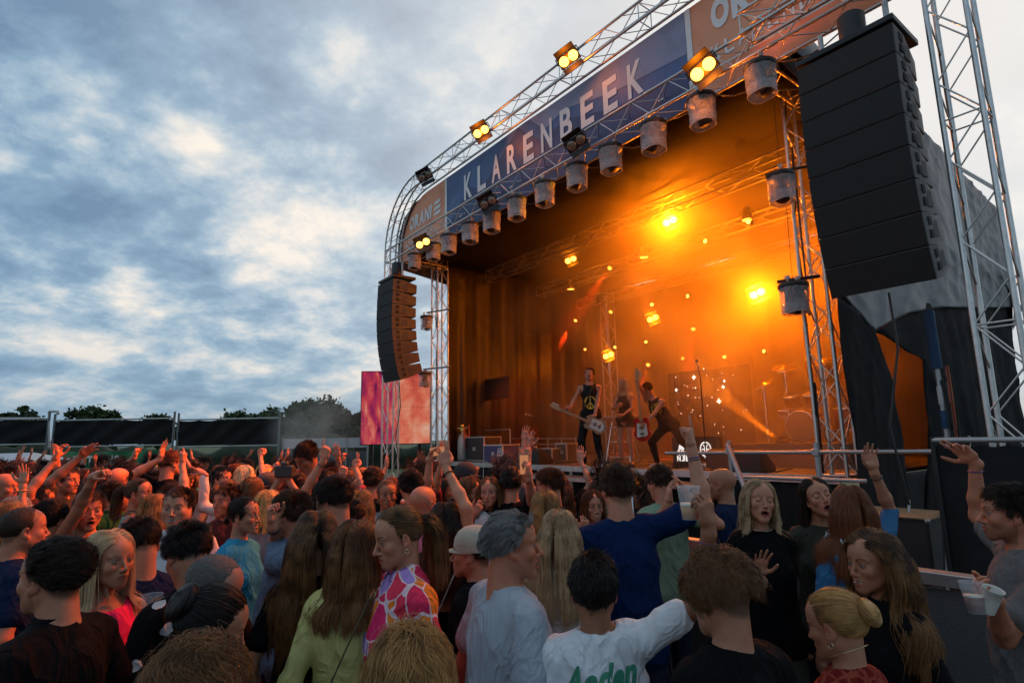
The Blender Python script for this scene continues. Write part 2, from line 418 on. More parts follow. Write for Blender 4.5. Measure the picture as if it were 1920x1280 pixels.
# -- head
def head_prims(ch, Rh, s, o):
    """o: mouth open (0..1), jaw width, nose size, brow"""
    T = lambda p: ch+Rh @ (np.array(p, float)*s)
    E = lambda c, r, k, op='u', R=None: El(T(c), np.array(r)*s, Rh if R is None else Rh @ R, k*s, op)
    C_ = lambda a, b, ra, rb=None, k=.012, op='u': Cp(T(a), T(b), ra*s, (ra if rb is None else rb)*s, k*s, op)
    fm = o.get('fem', 0); jw = o.get('jaw', 1.0 if not fm else .88); ns = o.get('nose', .95 if not fm else .72); mo = o.get('mouth', 0.0); fat = o.get('fat', 0.0 if not fm else .35); bw = o.get('brow', 1.0 if not fm else .35)
    jd = mo*.014
    ps = [E((0, -.012, .030), (.0755, .097, .086), .0),
          E((0, .036, .040), (.060, .052, .052), .03),
          E((0, .030, -.040), (.059*jw+fat*.01, .058, .070), .03),
          C_((.047*jw, .005, -.052), (.012, .072, -.094-jd), .017+fat*.01, .015, .03),
          C_((-.047*jw, .005, -.052), (-.012, .072, -.094-jd), .017+fat*.01, .015, .03),
          E((0, .074, -.096-jd), (.019*jw, .014, .016), .022),
          E((.038, .062, -.026), (.022, .022, .020), .025), E((-.038, .062, -.026), (.022, .022, .020), .025),
          C_((.014, .087, .020), (.046, .073, .022), .0075*bw, .006, .014), C_((-.014, .087, .020), (-.046, .073, .022), .0075*bw, .006, .014),
          E((.032, .0985, .000), (.017, .016, .0135), .014, 's'), E((-.032, .0985, .000), (.017, .016, .0135), .014, 's'),
          C_((0, .084, .014), (0, .112*1.0+.006*(ns-1), -.034), .0065, .0085*ns, .012),
          E((0, .109+.004*(ns-1), -.036), (.0095*ns, .011*ns, .0088*ns), .008),
          E((.0125*ns, .098, -.040), (.0075, .0085, .007), .007), E((-.0125*ns, .098, -.040), (.0075, .0085, .007), .007),
          E((.006, .106, -.0475), (.0035, .005, .003), .003, 's'), E((-.006, .106, -.0475), (.0035, .005, .003), .003, 's'),
          E((0, .076, -.064), (.030, .018, .024), .018),
          C_((-.019, .0905, -.0625), (0, .0985, -.0610), .0032, .0048, .006), C_((.019, .0905, -.0625), (0, .0985, -.0610), .0032, .0048, .006),
          C_((-.017, .0895, -.0715-jd*1.1), (.0, .0965, -.0745-jd*1.1), .003, .0056, .006), C_((.017, .0895, -.0715-jd*1.1), (.0, .0965, -.0745-jd*1.1), .003, .0056, .006)]
    if mo > .05:
        ps.append(E((0, .099, -.0665-jd*.55), (.015+.009*o.get('smile', 0), .022, .002+jd*.75), .003, 's'))
    else:
        ps.append(C_((-.021, .0985, -.0675), (.021, .0985, -.0675), .0024, None, .003, 's'))
    for sx in (1, -1):
        ps += [E((sx*.032, .0760, .0005), (.0150, .0135, .0125), .004),
               E((sx*.0755, -.004, -.010), (.0085, .0195, .031), .006, 'u', rotz(-sx*.38) @ rotx(-.12)),
               E((sx*.0830, .004, -.006), (.0058, .0105, .018), .004, 's', rotz(-sx*.38)),
               E((sx*.0745, .008, -.036), (.0065, .008, .010), .008)]
    return ps
def hairline(p):
    """p in head space (n,3): > 0 inside the hair region"""
    ys = np.array([-.12, -.085, -.05, -.025, -.008, .010, .030, .052, .075, .12])
    zs = np.array([-.085, -.078, -.055, -.020, .012, -.012, .020, .050, .070, .080])
    return p[:, 2]-np.interp(p[:, 1], ys, zs)
def skin_tint(P, ch, Rh, s, base, o, rest_hand=None):
    q = ((P-ch) @ Rh)/s
    n = len(P); col = np.tile(np.array(base, float), (n, 1))
    def g(c, r): return np.exp(-(((q-np.array(c))/np.array(r))**2).sum(1))
    red = g((.043, .07, -.03), (.02, .03, .02))+g((-.043, .07, -.03), (.02, .03, .02))+g((0, .115, -.04), (.013, .02, .012))+g((.08, 0, -.01), (.02, .03, .035))+g((-.08, 0, -.01), (.02, .03, .035))
    red = np.clip(red, 0, 1)[:, None]*.45
    col = col*(1-red)+col*np.array([1.12, .66, .62])*red
    def put(m, c): col[m] = col[m]*(1-1)+np.array(c)
    # stubble / beard
    st = o.get('beard', 0.0)
    if st > 0:
        m = (q[:, 1] > .0) & (q[:, 2] < -.035) & (q[:, 2] > -.125) & (np.abs(q[:, 0]) < .075)
        w = np.clip((-.035-q[:, 2])/.02, 0, 1)*m*st
        col = col*(1-w[:, None])+np.array(o.get('hairc', (.05, .03, .02)))*w[:, None]
    # scalp (short hair / fade)
    fd = o.get('fade', 0.0)
    if fd > 0:
        w = (np.clip((hairline(q)+.004)/.022, 0, 1)*fd*(np.abs(q[:, 0]) < .12)*(q[:, 2] < .16)*(q[:, 2] > -.1))[:, None]
        col = col*(1-w)+np.array(o.get('hairc', (.05, .03, .02)))*w
    # lips, brows, eyes
    lipc = o.get('lip', (base[0]*.78, base[1]*.45, base[2]*.48))
    jd = o.get('mouth', 0)*.014
    lm = (np.abs(q[:, 0]) < .024) & (q[:, 1] > .086) & (np.abs(q[:, 2]+.0675+jd*.5) < .0105*(1-(np.abs(q[:, 0])/.026)**2)+jd*.7)
    put(lm, lipc)
    if o.get('mouth', 0) > .05:
        im = (np.abs(q[:, 0]) < .018) & (q[:, 1] > .07) & (q[:, 1] < .094) & (np.abs(q[:, 2]+.0665+jd*.55) < .0015+jd*.75)
        put(im, (.05, .01, .01))
        if o.get('smile', 0) > 0: put((np.abs(q[:, 0]) < .021) & (q[:, 1] > .072) & (q[:, 1] < .0965) & (np.abs(q[:, 2]+.0665+jd*.4) < .0022+jd*.6), (.70, .66, .60))
    elif o.get('smile', 0) > 0:
        put((np.abs(q[:, 0]) < .017) & (q[:, 1] > .088) & (np.abs(q[:, 2]+.0668) < .0035), (.75, .7, .62))
    bc = o.get('browc', tuple(.6*c for c in o.get('hairc', (.06, .04, .03))))
    ax_ = np.abs(q[:, 0]); bm = (q[:, 1] > .055) & (ax_ > .013) & (ax_ < .051) & (np.abs(q[:, 2]-(.0205+.0075*np.sin(np.clip((ax_-.012)/.038, 0, 1)*2.2))) < .0036*(1.25-ax_/.06))
    put(bm, bc)
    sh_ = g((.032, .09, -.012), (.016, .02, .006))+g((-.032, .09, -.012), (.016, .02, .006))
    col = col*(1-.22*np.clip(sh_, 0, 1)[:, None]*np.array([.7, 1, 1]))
    mt_ = wnoise(q, 130, 4, 6)*.10+wnoise(q, 45, 6, 5)*.08
    col = col*(1+mt_[:, None]*np.array([.6, 1, 1]))
    for sx in (1, -1):
        ex, ez = q[:, 0]-sx*.032, q[:, 2]-.0005
        fr = q[:, 1] > .075
        if o.get('closed'):
            put(fr & (np.abs(ex) < .013) & (np.abs(ez+.004) < .0018), (.03, .02, .015))
        else:
            al = (np.abs(ex) < .0135) & (np.abs(ez) < .0062*(1-(ex/.015)**2)) & fr
            put(al, (.26, .22, .20)); gx = o.get('gaze', 0)*.005
            put(al & ((ex-gx)**2+ez**2 < .0056**2), o.get('iris', (.10, .07, .05)))
            put(fr & (np.abs(ex) < .0150) & (np.abs(ez-.0062*(1-(ex/.016)**2)-.001) < .0022), (.03, .018, .015))
    if o.get('glitter'):
        w = g((.043, .078, -.018), (.014, .03, .008))+g((-.043, .078, -.018), (.014, .03, .008))
        put(w > .6, (.9, .85, .8))
    return np.clip(col, 0, 1)

# -- hand
CURL = {'open': (.08, .05, .05, .08, .1), 'wave': (.15, .1, .12, .2, .2), 'relaxed': (.35, .4, .45, .5, .3), 'fist': (1, 1, 1, 1, .8),
        'point': (.03, .95, 1, 1, .75), 'peace': (.03, .05, 1, 1, .9), 'hold': (.55, .55, .58, .62, .35), 'clap': (.2, .2, .22, .25, .1), 'grip': (.8, .82, .85, .88, .6), 'fan': (.0, .1, .35, .55, .0)}
def hand_prims(w, d, nrm, side, pose, s=1.0, fat=1.0):
    """w wrist, d finger direction, nrm palm-facing direction; side = +1 right hand, -1 left"""
    d = unit(d); nrm = unit(np.array(nrm)-d*(np.array(nrm)@d)); t = np.cross(d, nrm)*side*-1.0
    # with palm towards nrm and fingers along d, the thumb of a right hand lies at d x nrm * -1
    T = lambda x, y, z: w+(t*x+d*y+nrm*z)*s
    ps = [Cp(T(0, -.02, 0), T(0, .02, 0), .024*s*fat, .026*s*fat, .02),
          Cp(T(.022, .03, .002), T(.028, .082, -.002), .015*s*fat, .0115*s*fat, .016), Cp(T(0, .025, 0), T(.008, .088, -.003), .016*s*fat, .0115*s*fat, .016),
          Cp(T(-.012, .025, 0), T(-.012, .084, -.003), .016*s*fat, .0115*s*fat, .016), Cp(T(-.024, .03, .0), T(-.030, .076, -.002), .014*s*fat, .010*s*fat, .016),
          El(T(.022, .035, .008), (.017*s, .017*s, .017*s), None, .014)]
    cu = CURL[pose]; spread = {'open': .16, 'wave': .12, 'fan': .2, 'hold': .08}.get(pose, .03)
    bx = (.029, .010, -.0105, -.029); by = (.086, .092, .088, .079); L = (.072, .080, .074, .058)
    for i in range(4):
        p = T(bx[i], by[i], -.002); th = 0.0; sp = spread*(1.2-i*.85) if i < 2 else -spread*(i-1.4)
        dr0 = unit(d*cos(sp)+t*sin(sp)); r = (.0079, .0083, .0079, .0068)[i]*s*fat
        for j, (fr, am) in enumerate(((.45, 1.35), (.30, 1.7), (.25, 1.1))):
            th += cu[i]*am
            q = p+(dr0*cos(th)+nrm*sin(th))*L[i]*fr*s
            ps.append(Cp(p, q, r, r*.90, .005 if j == 0 else .003)); p = q; r *= .90
    th = cu[4]
    p0 = T(.026, .022, .006)
    d1 = unit(t*(.85-.5*th)+d*.62+nrm*(.25+.55*th)); p1 = p0+d1*.044*s
    d2 = unit(t*(.45-.75*th)+d*.85+nrm*(.2+.35*th)); p2 = p1+d2*.032*s
    d3 = unit(t*(.3-.9*th)+d*.95+nrm*.2); p3 = p2+d3*.026*s
    ps += [Cp(p0, p1, .0135*s*fat, .0105*s*fat, .012), Cp(p1, p2, .0102*s*fat, .0095*s*fat, .004), Cp(p2, p3, .0094*s*fat, .0078*s*fat, .003)]
    return ps
def ik(a, c, l1, l2, hint):
    """elbow position"""
    a = np.array(a, float); c = np.array(c, float); v = c-a; L = np.linalg.norm(v); Lm = (l1+l2)*.998
    if L > Lm: c = a+v/L*Lm; v = c-a; L = Lm
    x = (l1*l1-l2*l2+L*L)/(2*L); y = sqrt(max(l1*l1-x*x, 1e-6))
    u = v/L; h = np.array(hint, float); h = h-u*(h@u); h = unit(h)
    return a+u*x+h*y, c
def make_curves(name, pts, rad, m, parent):
    """pts (n,k,3), rad (k,) or (n,k)"""
    n, k = pts.shape[:2]
    hc = bpy.data.hair_curves.new(name)
    hc.add_curves([k]*n)
    hc.position_data.foreach_set('vector', pts.astype(np.float32).ravel())
    at_ = hc.attributes.get('radius') or hc.attributes.new('radius', 'FLOAT', 'POINT')
    r = np.broadcast_to(np.array(rad, np.float32), (n, k)).ravel()
    at_.data.foreach_set('value', np.ascontiguousarray(r))
    hc.materials.append(m)
    o = bpy.data.objects.new(name, hc); COL.objects.link(o)
    if parent: o.parent = parent
    return o
def ell_push(P, c, R, r):
    q = (P-c) @ R; k = np.sqrt(((q/r)**2).sum(-1)); ins = k < 1
    q2 = q/np.maximum(k, 1e-6)[..., None]
    return np.where(ins[..., None], q2 @ R.T+c, P)
def hair_strands(style, n, ch, Rh, s, S, rg, length=.4, seg=14):
    """S: dict of body colliders. returns (n,k,3), radii"""
    cC = ch+Rh @ (np.array([0, -.012, .030])*s)
    r0 = np.array([.0755, .097, .086])*s
    # roots on the scalp
    u = rg.normal(size=(n*4, 3)); u /= np.linalg.norm(u, axis=1)[:, None]
    q = u*(r0/s)+np.array([0, -.012, .030])
    ok = hairline(q) > (.004 if style not in ('bun', 'pony', 'updo') else .0)
    if style == 'fringe': ok &= (q[:, 2] < .055)
    if style == 'top': ok &= (q[:, 2] > .035)
    if 'under' in S: ok &= (q[:, 2]+.25*q[:, 1] > S['under'])
    q = q[ok][:n]; n = len(q); nl = unit_rows(q-np.array([0, -.012, .030])) if False else None
    nrm = (q-np.array([0, -.012, .030]))/(r0/s)**2; nrm /= np.linalg.norm(nrm, axis=1)[:, None]
    off = rg.uniform(.1, 1, n)
    P = np.empty((n, seg, 3)); g = Rh.T @ np.array([0, 0, -1.0])     # gravity in head space
    p = q.copy()
    side = np.sign(q[:, 0]+rg.normal(size=n)*.006); side[side == 0] = 1
    c0 = np.array([0, -.012, .030]); rr = r0/s
    lay = {'short': .012, 'top': .018, 'buzz': .004, 'fringe': .004, 'curly': .028, 'long': .016, 'wavy': .024, 'bob': .020, 'pony': .007, 'bun': .008, 'updo': .012, 'messy': .03}[style]
    if style in ('short', 'top', 'fringe', 'buzz'):
        L = (S.get('L') or {'short': .050, 'top': .075, 'fringe': .025, 'buzz': .010}[style])*rg.uniform(.6, 1.1, n)
        L *= np.clip(.35+(q[:, 2]+.05)/.13, .3, 1.0)
        comb = S.get('comb', np.array([.25, .6, .0]))
        cd = comb-nrm*(nrm @ comb)[:, None]
        swirl = np.stack([-(q[:, 1]+.05), q[:, 0], q[:, 0]*0], 1)*3.0
        d = nrm*.55+cd*1.0+swirl+rg.normal(size=(n, 3))*.22+np.array([0, 0, -.25])*(q[:, 2:3] < .04)
        d /= np.linalg.norm(d, axis=1)[:, None]
        for i in range(seg):
            P[:, i] = p; p = p+d*(L/seg)[:, None]
            d = d*.93-nrm*.09+np.array([0, 0, -.02]); d /= np.linalg.norm(d, axis=1)[:, None]
            k = np.sqrt((((p-c0)/rr)**2).sum(1)); mn = 1.0+.02+lay*off*min(1, i/3)*3; p = c0+(p-c0)*np.maximum(1, mn/k)[:, None]
    elif style in ('curly', 'messy'):
        L = length*rg.uniform(.6, 1.1, n); d = nrm+rg.normal(size=(n, 3))*.35
        ph = wnoise(q, 60, 2)*6; am = .010 if style == 'curly' else .012; fq = 2.3 if style == 'curly' else 1.6
        a1 = np.cross(nrm, np.array([0, 0, 1.0])); a1 /= np.linalg.norm(a1, axis=1)[:, None]+1e-6; a2 = np.cross(nrm, a1)
        for i in range(seg):
            t = i/(seg-1); w = am*min(1, t*2.5)
            P[:, i] = p+(a1*np.cos(ph+t*6.28*fq)[:, None]+a2*np.sin(ph+t*6.28*fq)[:, None])*w
            dd = d/np.linalg.norm(d, axis=1)[:, None]; p = p+dd*(L/seg)[:, None]; d = dd+(g*.26 if style == 'curly' else g*.5)
            k = np.sqrt((((p-c0)/rr)**2).sum(1)); mn = 1.0+.05+off*.30*min(1, t*2); p = c0+(p-c0)*np.maximum(1, mn/k)[:, None]
        P = c0+(P-c0)
    elif style in ('pony', 'bun', 'updo'):
        tp = S.get('tail', np.array([0, -.105, .03])); vv = tp-q; dist = np.linalg.norm(vv, axis=1)
        for i in range(seg):
            t = i/(seg-1)
            x = q*(1-t)+tp*t; k = np.sqrt((((x-c0)/rr)**2).sum(1)); mn = (1.03+lay/.09*off*sin(pi*min(1, t*1.1)))
            mn = mn*(1-t**6)+t**6*k*1.0 if i == seg-1 else mn
            P[:, i] = c0+(x-c0)*np.maximum(1, mn/np.maximum(k, 1e-4))[:, None] if i < seg-1 else x
    if style in ('long', 'wavy', 'bob'):
        # comb away from the parting, then fall
        part = S.get('part', 0.0)
        side = np.sign(q[:, 0]-part+rg.normal(size=n)*.004); side[side == 0] = 1
        back = np.clip((-q[:, 1])/.09, 0, 1)
        comb = np.stack([side*(1.0-.55*back), -.42-.3*back, np.zeros(n)], 1)
        comb[:, 1] += np.where(q[:, 1] > .05, .12, 0)
        L = length*rg.uniform(.78, 1.05, n)+.10
        d = comb+nrm*.25; d /= np.linalg.norm(d, axis=1)[:, None]
        Pw = np.empty((n, seg, 3)); gw = np.array([0, 0, -1.0])
        pw = ch+(Rh @ (q*s).T).T; dw = (Rh @ d.T).T
        offw = off*lay*s
        jit = rg.normal(size=(n, 3))*.035
        lean = S.get('hairlean', np.zeros(3))
        for i in range(seg):
            Pw[:, i] = pw; t = i/(seg-1)
            pw = pw+dw*(L/seg)[:, None]
            for ci, (c, R, r) in enumerate(S['coll']):
                if ci == 0:      # stay on the skull until the hair passes its widest point
                    qq = (pw-c) @ R; r_ = np.array(r)[None, :]+offw[:, None]; k = np.sqrt(((qq/r_)**2).sum(1)); wz = np.clip((qq[:, 2]+.035)/.05, 0, 1)*.92
                    kk = np.where(k > 1, 1/(k*wz+(1-wz)) if False else (1/np.maximum(k, 1e-5))*wz+(1-wz), 1.0)
                    pw = (qq*kk[:, None]) @ R.T+c
                qq = (pw-c) @ R; r_ = np.array(r)[None, :]+offw[:, None]; k = np.sqrt(((qq/r_)**2).sum(1))
                pw = np.where((k < 1)[:, None], (qq/np.maximum(k, 1e-5)[:, None]) @ R.T+c, pw)
            # keep the hair off the face
            ql = ((pw-ch) @ Rh)/s
            fm = (ql[:, 1] > .035) & (np.abs(ql[:, 0]) < .066) & (ql[:, 2] < .052)
            ql[:, 0] = np.where(fm, np.where(side*ql[:, 0] > 0, side, side)*.068, ql[:, 0])
            pw = ch+(Rh @ (ql*s).T).T
            step = Pw[:, i]; nd = pw-step; nd /= np.linalg.norm(nd, axis=1)[:, None]+1e-9
            ztop = np.clip((ql[:, 2]-.0)/.11, 0, 1)[:, None]
            dw = nd*(.42+.3*ztop)+gw*(.85-.62*ztop)+jit*.6+lean*.12+(Rh @ comb.T).T*.22*ztop
            dw /= np.linalg.norm(dw, axis=1)[:, None]
        if style == 'wavy' or S.get('wave', 0):
            am = S.get('wave', .010); ph = wnoise(Pw[:, 0], 38, 1)*5+rg.normal(size=n)*.3
            for i in range(seg):
                t = i/(seg-1); a = am*np.clip((t-.2)/.4, 0, 1)
                Pw[:, i, 0] += a*np.sin(ph+t*6.28*2.6); Pw[:, i, 1] += a*np.cos(ph*1.3+t*6.28*2.4)
        # clumping
        ng = max(20, n//40); gi = rg.integers(0, n, ng)
        dd = ((Pw[:, 0][:, None, :]-Pw[gi, 0][None])**2).sum(2); own = gi[np.argmin(dd, 1)]
        cl = S.get('clump', .55)
        for i in range(seg):
            w = cl*(i/(seg-1))**1.3; Pw[:, i] = Pw[:, i]*(1-w)+Pw[own, i]*w
        fl = rg.uniform(size=n) < .05; Pw = Pw+(fl[:, None, None]*rg.normal(size=(n, 1, 3))*.016)*np.linspace(0, 1, seg)[None, :, None]
        r = S.get('sr', .0016)
        rad = np.interp(np.linspace(0, 1, seg), [0, .15, .8, 1], [r*.8, r, r*.9, r*.25])
        return Pw, rad
    if style in ('curly', 'messy', 'short', 'top'):
        ng = max(30, n//(22 if style != 'curly' else 30)); gi = rg.integers(0, n, ng)
        dd = ((P[:, 0][:, None, :]-P[gi, 0][None])**2).sum(2); own = gi[np.argmin(dd, 1)]; cl = S.get('clump') or {'curly': .72, 'messy': .62, 'short': .55, 'top': .6}[style]
        for i in range(seg):
            w = cl*(i/(seg-1)); P[:, i] = P[:, i]*(1-w)+P[own, i]*w
    fl = rg.uniform(size=n) < .06; P = P+(fl[:, None, None]*rg.normal(size=(n, 1, 3))*.010)*np.linspace(0, 1, seg)[None, :, None]
    Pw = ch+(P.reshape(-1, 3)*s @ Rh.T).reshape(P.shape)
    r = S.get('sr', .0014)*{'buzz': .7, 'fringe': .8}.get(style, 1)
    return Pw, np.interp(np.linspace(0, 1, seg), [0, .5, 1], [r, r*.85, r*.25])

SKIN = {'fair': (.46, .205, .12), 'mid': (.38, .165, .09), 'tan': (.31, .13, .066), 'ruddy': (.44, .165, .09), 'dark': (.25, .13, .08)}
HAIRC = {'black': (.006, .004, .0035), 'dark': (.014, .007, .004), 'brown': (.040, .017, .0075), 'light': (.16, .072, .026), 'blond': (.56, .31, .10), 'ash': (.38, .23, .115),
         'honey': (.28, .125, .040), 'red': (.20, .060, .022), 'grey': (.24, .23, .22), 'auburn': (.10, .030, .011), 'platinum': (.66, .48, .27), 'salt': (.15, .14, .13)}
NPEOPLE = [0]
def build_person(sp):
    """sp: loc (x,y,z), H, yaw (0 = towards the camera, 90 = image right, 180 = away), pose, hair, clothes. Returns the root Empty."""
    NPEOPLE[0] += 1
    rg = np.random.default_rng(100+sp.get('seed', NPEOPLE[0]))
    lod = sp.get('lod', 1)                       # 0 near, 1 middle, 2 far
    hh, hb, hk = ((.0040, .014, .0044), (.0062, .018, .0058), (.0100, .026, .0085))[lod]
    H = sp['H']; s = sp.get('s', H/1.76); fem = sp.get('sex', 'm') == 'f'; fat = sp.get('fat', 0.0)
    hs = s**.4*(0.95 if fem else 1.0)*1.02
    yaw = sp['yaw']; root = empty('person', sp['loc'], pi+radians(yaw) if True else 0)
    # local frame: faces +y, x = the person's right
    Rw = rotz(pi+radians(yaw)); loc = np.array(sp['loc'], float)
    toL = lambda P: (np.array(P, float)-loc) @ Rw
    lean = np.array(sp.get('lean', (0, 0, 0)), float)     # head offset (x, y) in local frame
    hy, hp, hr = [radians(a) for a in sp.get('head', (0, 0, 0))]     # turn right(+), nod down(+), tilt right
    Rh = rotz(-hy) @ rotx(-hp) @ roty(hr)
    ch = np.array([lean[0], lean[1]+.02, H-.118*hs])
    shw = sp.get('shw', .168 if not fem else .142)*s+fat*.03
    nb = np.array([lean[0]*.8, lean[1]*.75-.015, H-.30*s+.02])
    sz = H-.350*s
    sh = {1: np.array([lean[0]*.75+shw, lean[1]*.7-.01, sz]), -1: np.array([lean[0]*.75-shw, lean[1]*.7-.01, sz])}
    for k in (1, -1):
        if sp.get('shrug%+d' % k): sh[k] = sh[k]+np.array([0, 0, sp['shrug%+d' % k]])
    for k in (1, -1):
        a = sp.get('arm%+d' % k, {}) or {}
        if 'wl' in a or 'w' in a:
            wz_ = (np.array(a['wl'], float)*s if 'wl' in a else toL(a['w']))[2]
            up = min(1, max(0, (wz_-sz-.05)/.35)); sh[k] = sh[k]+np.array([-k*.022*up, 0, .050*up])
    che = np.array([lean[0]*.6, lean[1]*.55, H-.47*s]); pel = np.array([0, 0, min(.94*s, H-.76*s)]); wai = np.array([lean[0]*.25, lean[1]*.25, 1.08*s])
    if 's' in sp: wai = che*.45+pel*.55
    base = SKIN[sp.get('skin', 'fair')]; base = tuple(np.clip(np.array(base)*rg.uniform(.92, 1.06), 0, 1))
    hc = HAIRC[sp.get('hairc', 'brown')]; ho = dict(sp.get('face', {})); ho.setdefault('fem', int(fem)); ho.setdefault('hairc', hc)
    # ---- skeleton -> field
    torso = [El(che+(0, .0, .02), (.150*s+fat*.03 if not fem else .130*s+fat*.03, (.108 if not fem else .098)*s+fat*.03, .17*s), None, .05),
             Cp(sh[-1]+(.035, 0, .004), sh[1]+(-.035, 0, .004), .045*s+fat*.01, None, .04),
             Cp(nb+(0, 0, -.02), sh[1]+(-.03*s, 0, .008), .044*s, .032*s, .035), Cp(nb+(0, 0, -.02), sh[-1]+(.03*s, 0, .008), .044*s, .032*s, .035),
             El(wai+(0, .005+fat*.04, 0), ((.132 if not fem else .112)*s+fat*.07, (.096 if not fem else .085)*s+fat*.09, .17*s), None, .06),
             El(pel, ((.158 if not fem else .165)*s+fat*.04, .112*s+fat*.04, .13*s), None, .06)]
    if fem:
        for k in (1, -1): torso.append(El(che+(k*.060*s, .075*s, -.025), (.055*s, .047*s, .056*s), None, .05))
    legs = []
    J = sp.get('legs', {})
    for k in (1, -1):
        hip = pel+np.array([k*.088*s, 0, -.03]); kn = np.array(J.get('knee%+d' % k, (k*.10*s, .02, .50*s)), float); an = np.array(J.get('ankle%+d' % k, (k*.11*s, -.01, .085)), float)
        fd = unit(J.get('foot%+d' % k, (k*.25, 1, 0)))
        legs.append((k, hip, kn, an, fd))
    legp = []
    for k, hip, kn, an, fd in legs:
        legp += [Cp(hip, kn, .083*s+fat*.02, .056*s, .05), Cp(kn, an, .056*s, .034*s, .03), El(kn*.7+an*.3-fd*.015, (.05*s, .052*s, .10*s), None, .03),
                 Cp(an+(0, 0, -.03), an+fd*.13+(0, 0, -.05), .034, .028, .03)]
    la, lf = .285*s, .255*s
    arms = {}; armp = []; handp = []; hblocks = []
    for k in (1, -1):
        a = sp.get('arm%+d' % k, {}) or {}
        if 'wl' in a: w = np.array(a['wl'], float)*(s if a.get('rel', 1) else 1)
        elif 'w' in a: w = toL(a['w'])
        else: w = sh[k]+np.array([k*.07, .05, -.50*s])
        hint = np.array(a.get('hint', (k*.5, -.6, -.6)), float)
        el, w = ik(sh[k], w, la, lf, hint)
        fdir = unit(w-el); d = a.get('d'); d = fdir if d is None else (unit(unit(toL(loc+np.array(d)))+fdir*.25) if not a.get('dl') else unit(d))
        nr = a.get('n'); nr = np.array([-k*1.0, .2, 0]) if nr is None else (toL(loc+np.array(nr)) if not a.get('dl') else np.array(nr))
        pose = a.get('pose', 'relaxed'); arms[k] = (sh[k], el, w, d, nr, pose)
        thick = (.93 if not fem else .78)*s+fat*.15
        armp += [Cp(sh[k]+(0, 0, -.012), el, .046*thick, .039*thick, .03), Cp(el, el+(w-el)*.35, .039*thick, .041*thick, .02), Cp(el+(w-el)*.35, w, .041*thick, .025*thick, .02),
                 El(sh[k]+(0, 0, -.004), (.047*thick, .048*thick, .045*thick), None, .03)]
        hsz = (1.0 if not fem else .9)*s*sp.get('hand', 1.0)*.98
        handp += hand_prims(w+fdir*.02*s, d, nr, k, pose, hsz, 1.0 if lod < 2 else 1.12)
        c = w+d*.085*s; hblocks.append((c-.135*s, c+.135*s, hk))
    nk = .056*s*(1 if not fem else .84)+fat*.012
    neck = [Cp(nb+(0, -.005, -.03), ch+Rh @ np.array([0, -.025, -.055]), nk*1.08, nk*.94, .03)]
    hd = head_prims(ch, Rh, hs, ho)
    allp = [hd[0]]+neck+hd[1:]+torso+armp+handp+legp
    hb_lo = ch-np.array([.125, .145, .15]); hb_hi = ch+np.array([.125, .145, .15])
    fine = [(hb_lo, hb_hi, hh)]+hblocks
    pts = np.array([v[2] for v in arms.values()]+[sh[1], sh[-1], ch]+[l[3] for l in legs])
    lo = np.minimum(pts.min(0), [-.28, -.2, 0])-.12; hi = np.maximum(pts.max(0), [.28, .25, H])+.12; lo[2] = -.03
    P0, F0 = blob(allp, [(lo, hi, hb)]); F0 = cut_block(fine, P0, F0, hb*.6)
    P1, F1 = blob(allp, fine)
    # overlapping hand / head blocks: drop duplicated fine faces
    P = np.concatenate([P0, P1]); Fq = np.concatenate([F0, F1+len(P0)])
    used = np.zeros(len(P), bool); used[Fq.ravel()] = True; rm = np.cumsum(used)-1; P = P[used]; Fq = rm[Fq].astype(np.int32)
    body = meshobj('body', P, Fq, skin_mat(), root, True)
    tint = skin_tint(P, ch, Rh, hs, base, ho)
    # knuckles and finger tips a little redder
    for k in (1, -1):
        dd = np.linalg.norm(P-(arms[k][2]+arms[k][3]*.1), axis=1); w_ = np.clip(1-dd/.1, 0, 1)[:, None]*.35; tint = tint*(1-w_)+tint*np.array([1.08, .8, .78])*w_
    ca = body.data.color_attributes.new('tint', 'FLOAT_COLOR', 'POINT')
    ca.data.foreach_set('color', np.concatenate([tint, np.ones((len(P), 1))], 1).astype(np.float32).ravel())
    # ---- clothes
    def garment(name, prims, mt, lo, hi, h, fold=.006, cutf=None, parent=root, seed=0):
        V, ax = sdf_grid(prims, lo, hi, h)
        if cutf is not None:
            X, Y, Z = np.meshgrid(*ax, indexing='ij'); V = np.maximum(V, cutf(X, Y, Z)).astype(np.float32)
        Pg, Fg = surfnets(V, ax, h)
        if len(Pg) == 0: return None
        if fold > 0:
            N = vnormals(Pg, Fg); w = Pg*np.array([1, 1, .55])
            rd = np.clip(1-np.abs(wnoise(w @ rotx(.5).T, 15, seed+sp.get('seed', 1), 4))*3.2, 0, 1)**2; rd2 = np.clip(1-np.abs(wnoise(w @ roty(.7).T, 26, seed+1+sp.get('seed', 1), 4))*3.2, 0, 1)**2; f = rd*1.1+rd2*.6+.35*wnoise(w, 34, seed+2, 4)-.3
            Pg = Pg+N*(f*fold)[:, None]
        return meshobj(name, Pg, Fg, mt, parent, True)
    top = sp.get('top', ('tee', (.02, .02, .022)))
    kind, tcol = top[0], top[1]; pat = top[2] if len(top) > 2 else 'plain'; c2 = top[3] if len(top) > 3 else (.8, .8, .8)
    gh = (.0085, .012, .020)[lod]
    hem = sp.get('hem', .84)*s
    infl = sp.get('loose', .012 if kind in ('tank', 'cami', 'strapless') else .018)
    def inf(pr, e):
        if pr[0] == 'c': return ('c', pr[1], pr[2], pr[3]+e, pr[4]+e, pr[5], pr[6])
        return ('e', pr[1], pr[2]+e, pr[3], pr[4], pr[5])
